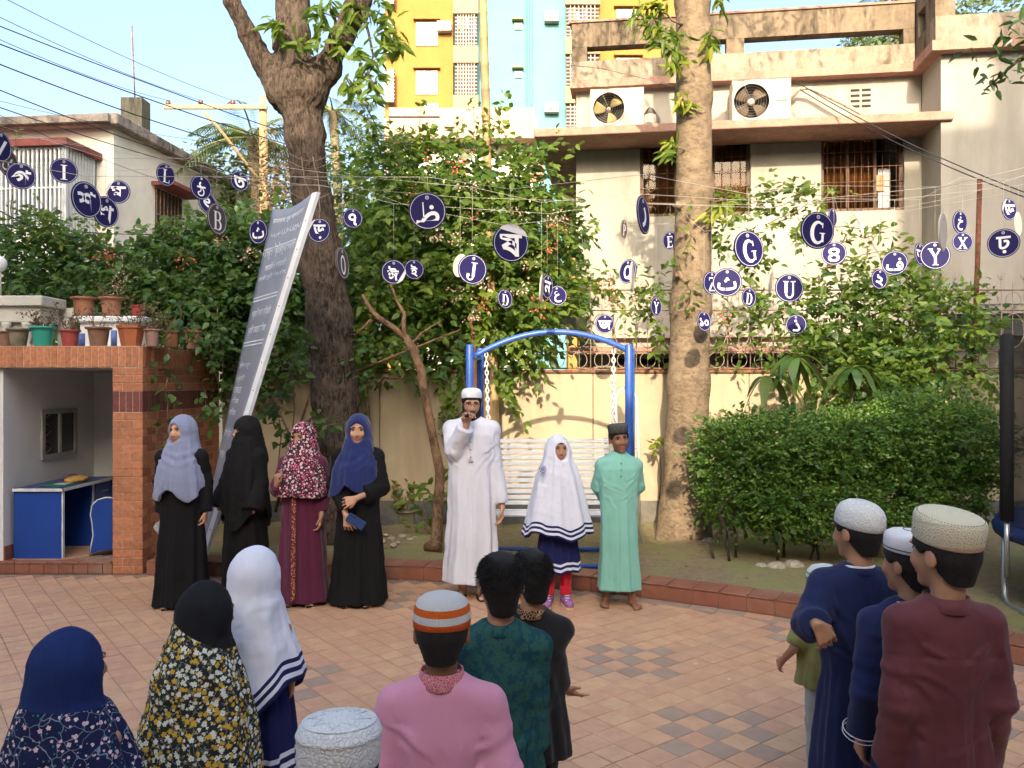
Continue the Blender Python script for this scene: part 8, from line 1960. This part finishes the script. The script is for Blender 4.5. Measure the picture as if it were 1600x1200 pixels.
def far_trees():
    rg = np.random.RandomState(12)
    def tree(lab, blobs, base, n, m, L, W, slen=.7, trunk=.16):
        root = empty('background_tree', base, 0, lab, 'tree', 'trees beyond the wall'); o, d = in_blobs(rg, blobs, n, .5); d = unit(d + rg.normal(0, .4, d.shape)); fol(root, rg, o, d, 6, rg.uniform(.5, 1.2, n) * slen, L, W, m, .35, False, 'crown')
        top = Vector(blobs[0][:3]); MB().tube(wig(rg, base, top, 7, .15), [trunk * (1 - .1 * i) for i in range(7)], 8).build('trunk', bark_d, root)
        for b in blobs[1:]: MB().tube(wig(rg, Vector(base).lerp(top, .6), b[:3], 5, .1), [trunk * .5, trunk * .4, trunk * .3, trunk * .2, .02], 6).build('limb', bark_d, root)
    tree('hazy green tree behind the utility pole', [bl(360, 280, 21, 55, 60, 1.5), bl(330, 310, 20.5, 45, 50, 1.2), bl(420, 300, 20.5, 45, 60, 1.2)], (P(370, 600, 21).x, 21, 0), 420, G_far, .2, .08)
    tree('pale tree between the big trunk and the pink building', [bl(560, 265, 17, 45, 50, 1.2), bl(530, 320, 16, 45, 50, 1.1), bl(600, 245, 17, 35, 35, 1)], (P(560, 600, 17).x, 17, 0), 380, G_far, .16, .065)
    tree('tree glimpsed through the parapet opening', [bl(1370, 78, 26, 40, 25, 1.5), bl(1420, 70, 26, 30, 30, 1.5), bl(1355, 40, 27, 20, 15, 1.2)], (P(1380, 600, 26).x, 26, 0), 420, G_far, .24, .1)
    tree('tree behind the right parapet', [bl(1545, 40, 20, 60, 40, 1.3)], (P(1545, 600, 20).x, 20, 0), 260, G_far, .2, .08)
    tree('shady dense tree behind the flowering creeper', [bl(720, 400, 12.5, 130, 110, .9), bl(620, 400, 12.5, 80, 110, .8), bl(820, 450, 11.4, 60, 90, .4), bl(560, 480, 12, 60, 90, .8)], (P(700, 600, 12.5).x, 12.5, 0), 750, G_dark, .24, .13, .6)
    tree('shady dense tree behind the leaning board', [bl(420, 430, 12.5, 90, 90, .8), bl(300, 460, 12.5, 100, 60, .8), bl(150, 470, 12.5, 120, 50, .8)], (P(400, 600, 12.5).x, 12.5, 0), 500, G_dark, .24, .13, .6)
    dry = leafmat('dry_creeper', [(.12, .07, .04), (.2, .13, .07), (.14, .13, .05)], .2, .8)
    tree('dry brown creeper clad tree behind the utility pole', [bl(435, 260, 15, 22, 55, .5), bl(440, 330, 14.5, 25, 40, .5)], (P(437, 600, 15).x, 15, 0), 220, dry, .11, .045, .4, .1)
    for (px, py, d, lab, n, L) in ((395, 215, 19.5, 'coconut palm behind the utility pole', 15, 2.0), (520, 175, 24, 'coconut palm half hidden by the big trunk', 9, 1.7), (1400, 5, 34, 'palm crown showing above the concrete parapet', 13, 2.2), (650, 250, 26, 'low palm behind the flowering creeper', 8, 1.6)):
        c = P(px, py, d); root = empty('palm_tree', (c.x, c.y, 0), 0, lab, 'palm tree', 'palms beyond the wall'); MB().tube(wig(rg, (c.x + .3, c.y, 0), c, 6, .08), [.2, .17, .15, .14, .13, .13], 10).build('trunk', bark_t, root)
        for k in range(n):
            a = 2 * PI * k / n + rg.uniform(-.2, .2); el = rg.uniform(-.2, .9); hd = Vector((math.cos(a), math.sin(a), 0)); pts = [c + hd * L * t * math.cos(el) + Vector((0, 0, L * (math.sin(el) * t - .55 * t * t))) for t in np.linspace(0, 1, 9)]
            fr = MB(); fr.tube(pts, [.03 - .003 * i for i in range(9)], 5); B = []; Dd = []; Nn = []; LL = []
            for t in np.linspace(.12, .98, 26):
                i = min(7, int(t * 8)); q = pts[i].lerp(pts[i + 1], t * 8 - i); tg = (pts[i + 1] - pts[i]).normalized(); sd = tg.cross(Vector((0, 0, 1))).normalized()
                for s in (-1, 1): B.append(q); Dd.append(sd * s + tg * .5 + Vector((0, 0, -.5))); Nn.append((0, 0, 1)); LL.append(.5 * math.sin(PI * (.12 + .8 * t)) + .08)
            o = fr.build('frond', G_far_stem, root); LL = np.array(LL); mobj('leaflets', leaf_mesh('leaflets', np.array(B), np.array(Dd), np.array(Nn, float), LL, LL * .09, rg, False), G_far, o)
G_far_stem = mat('palm_rib', (.16, .17, .07))
far_trees()
def near_branch():
    # tree standing beside and behind the viewer on the right: one bough reaches into the picture and it dapples the house
    rg = np.random.RandomState(15); root = empty('overhanging_tree', (5.2, 1.5, 0), 0, 'dark glossy leaved bough reaching in at the top right corner', 'tree')
    MB().tube([(5.2, 1.5, 0), (5.25, 1.6, 1.6), (5.1, 1.9, 3.2), (5.3, 2.0, 4.6), (5.0, 1.8, 6.0)], [.16, .14, .12, .1, .07], 12).build('trunk', bark_d, root)
    tip = P(1545, 135, 4.3); MB().tube([Vector((5.1, 1.9, 3.2)), Vector((4.4, 3.0, 3.7)), P(1640, 60, 4.4), P(1590, 95, 4.3), tip], [.05, .035, .016, .009, .004], 8).build('bough', bark_d, root)
    pts = []; dr = []
    for (px, py, n) in ((1590, 30, 7), (1575, 60, 7), (1592, 90, 8), (1560, 90, 6), (1548, 118, 7), (1570, 125, 6), (1545, 140, 4), (1525, 72, 3), (1600, 60, 6), (1600, 120, 6), (1532, 100, 4)):
        for _ in range(n): pts.append(np.array(P(px, py, 4.3)) + rg.normal(0, .02, 3)); dr.append(rg.normal(0, 1, 3) * [1, .7, .6] + [-.5, -.2, -.1])
    k = len(pts); tag(mobj('foliage', leaf_mesh('foliage', np.array(pts), np.array(dr), rg.normal(0, .5, (k, 3)) + [0, -.4, .8], rg.uniform(.06, .095, k), rg.uniform(.022, .034, k), rg, True), leafmat('glossy_leaf', [(.015, .045, .02), (.03, .075, .03), (.05, .11, .04)], .25, .3), root), kind='stuff')
    o, d = in_blobs(rg, [(6.2, .6, 6.8, 1.6, 1.6, 1.3), (5.0, 1.2, 7.6, 1.3, 1.3, .9), (7.4, 1.6, 6.0, 1.4, 1.4, 1.2), (4.4, .4, 7.0, .7, .7, .5)], 900); fol(root, rg, o, d, 6, np.full(900, .4), .1, .04, leafmat('glossy_leaf', None), .3, False, 'crown')
near_branch()
# ================================================================== people, placed last
woman_grey(); woman_black(); woman_floral(); woman_navy(); man(); girl_white(); boy_mint(); kids()
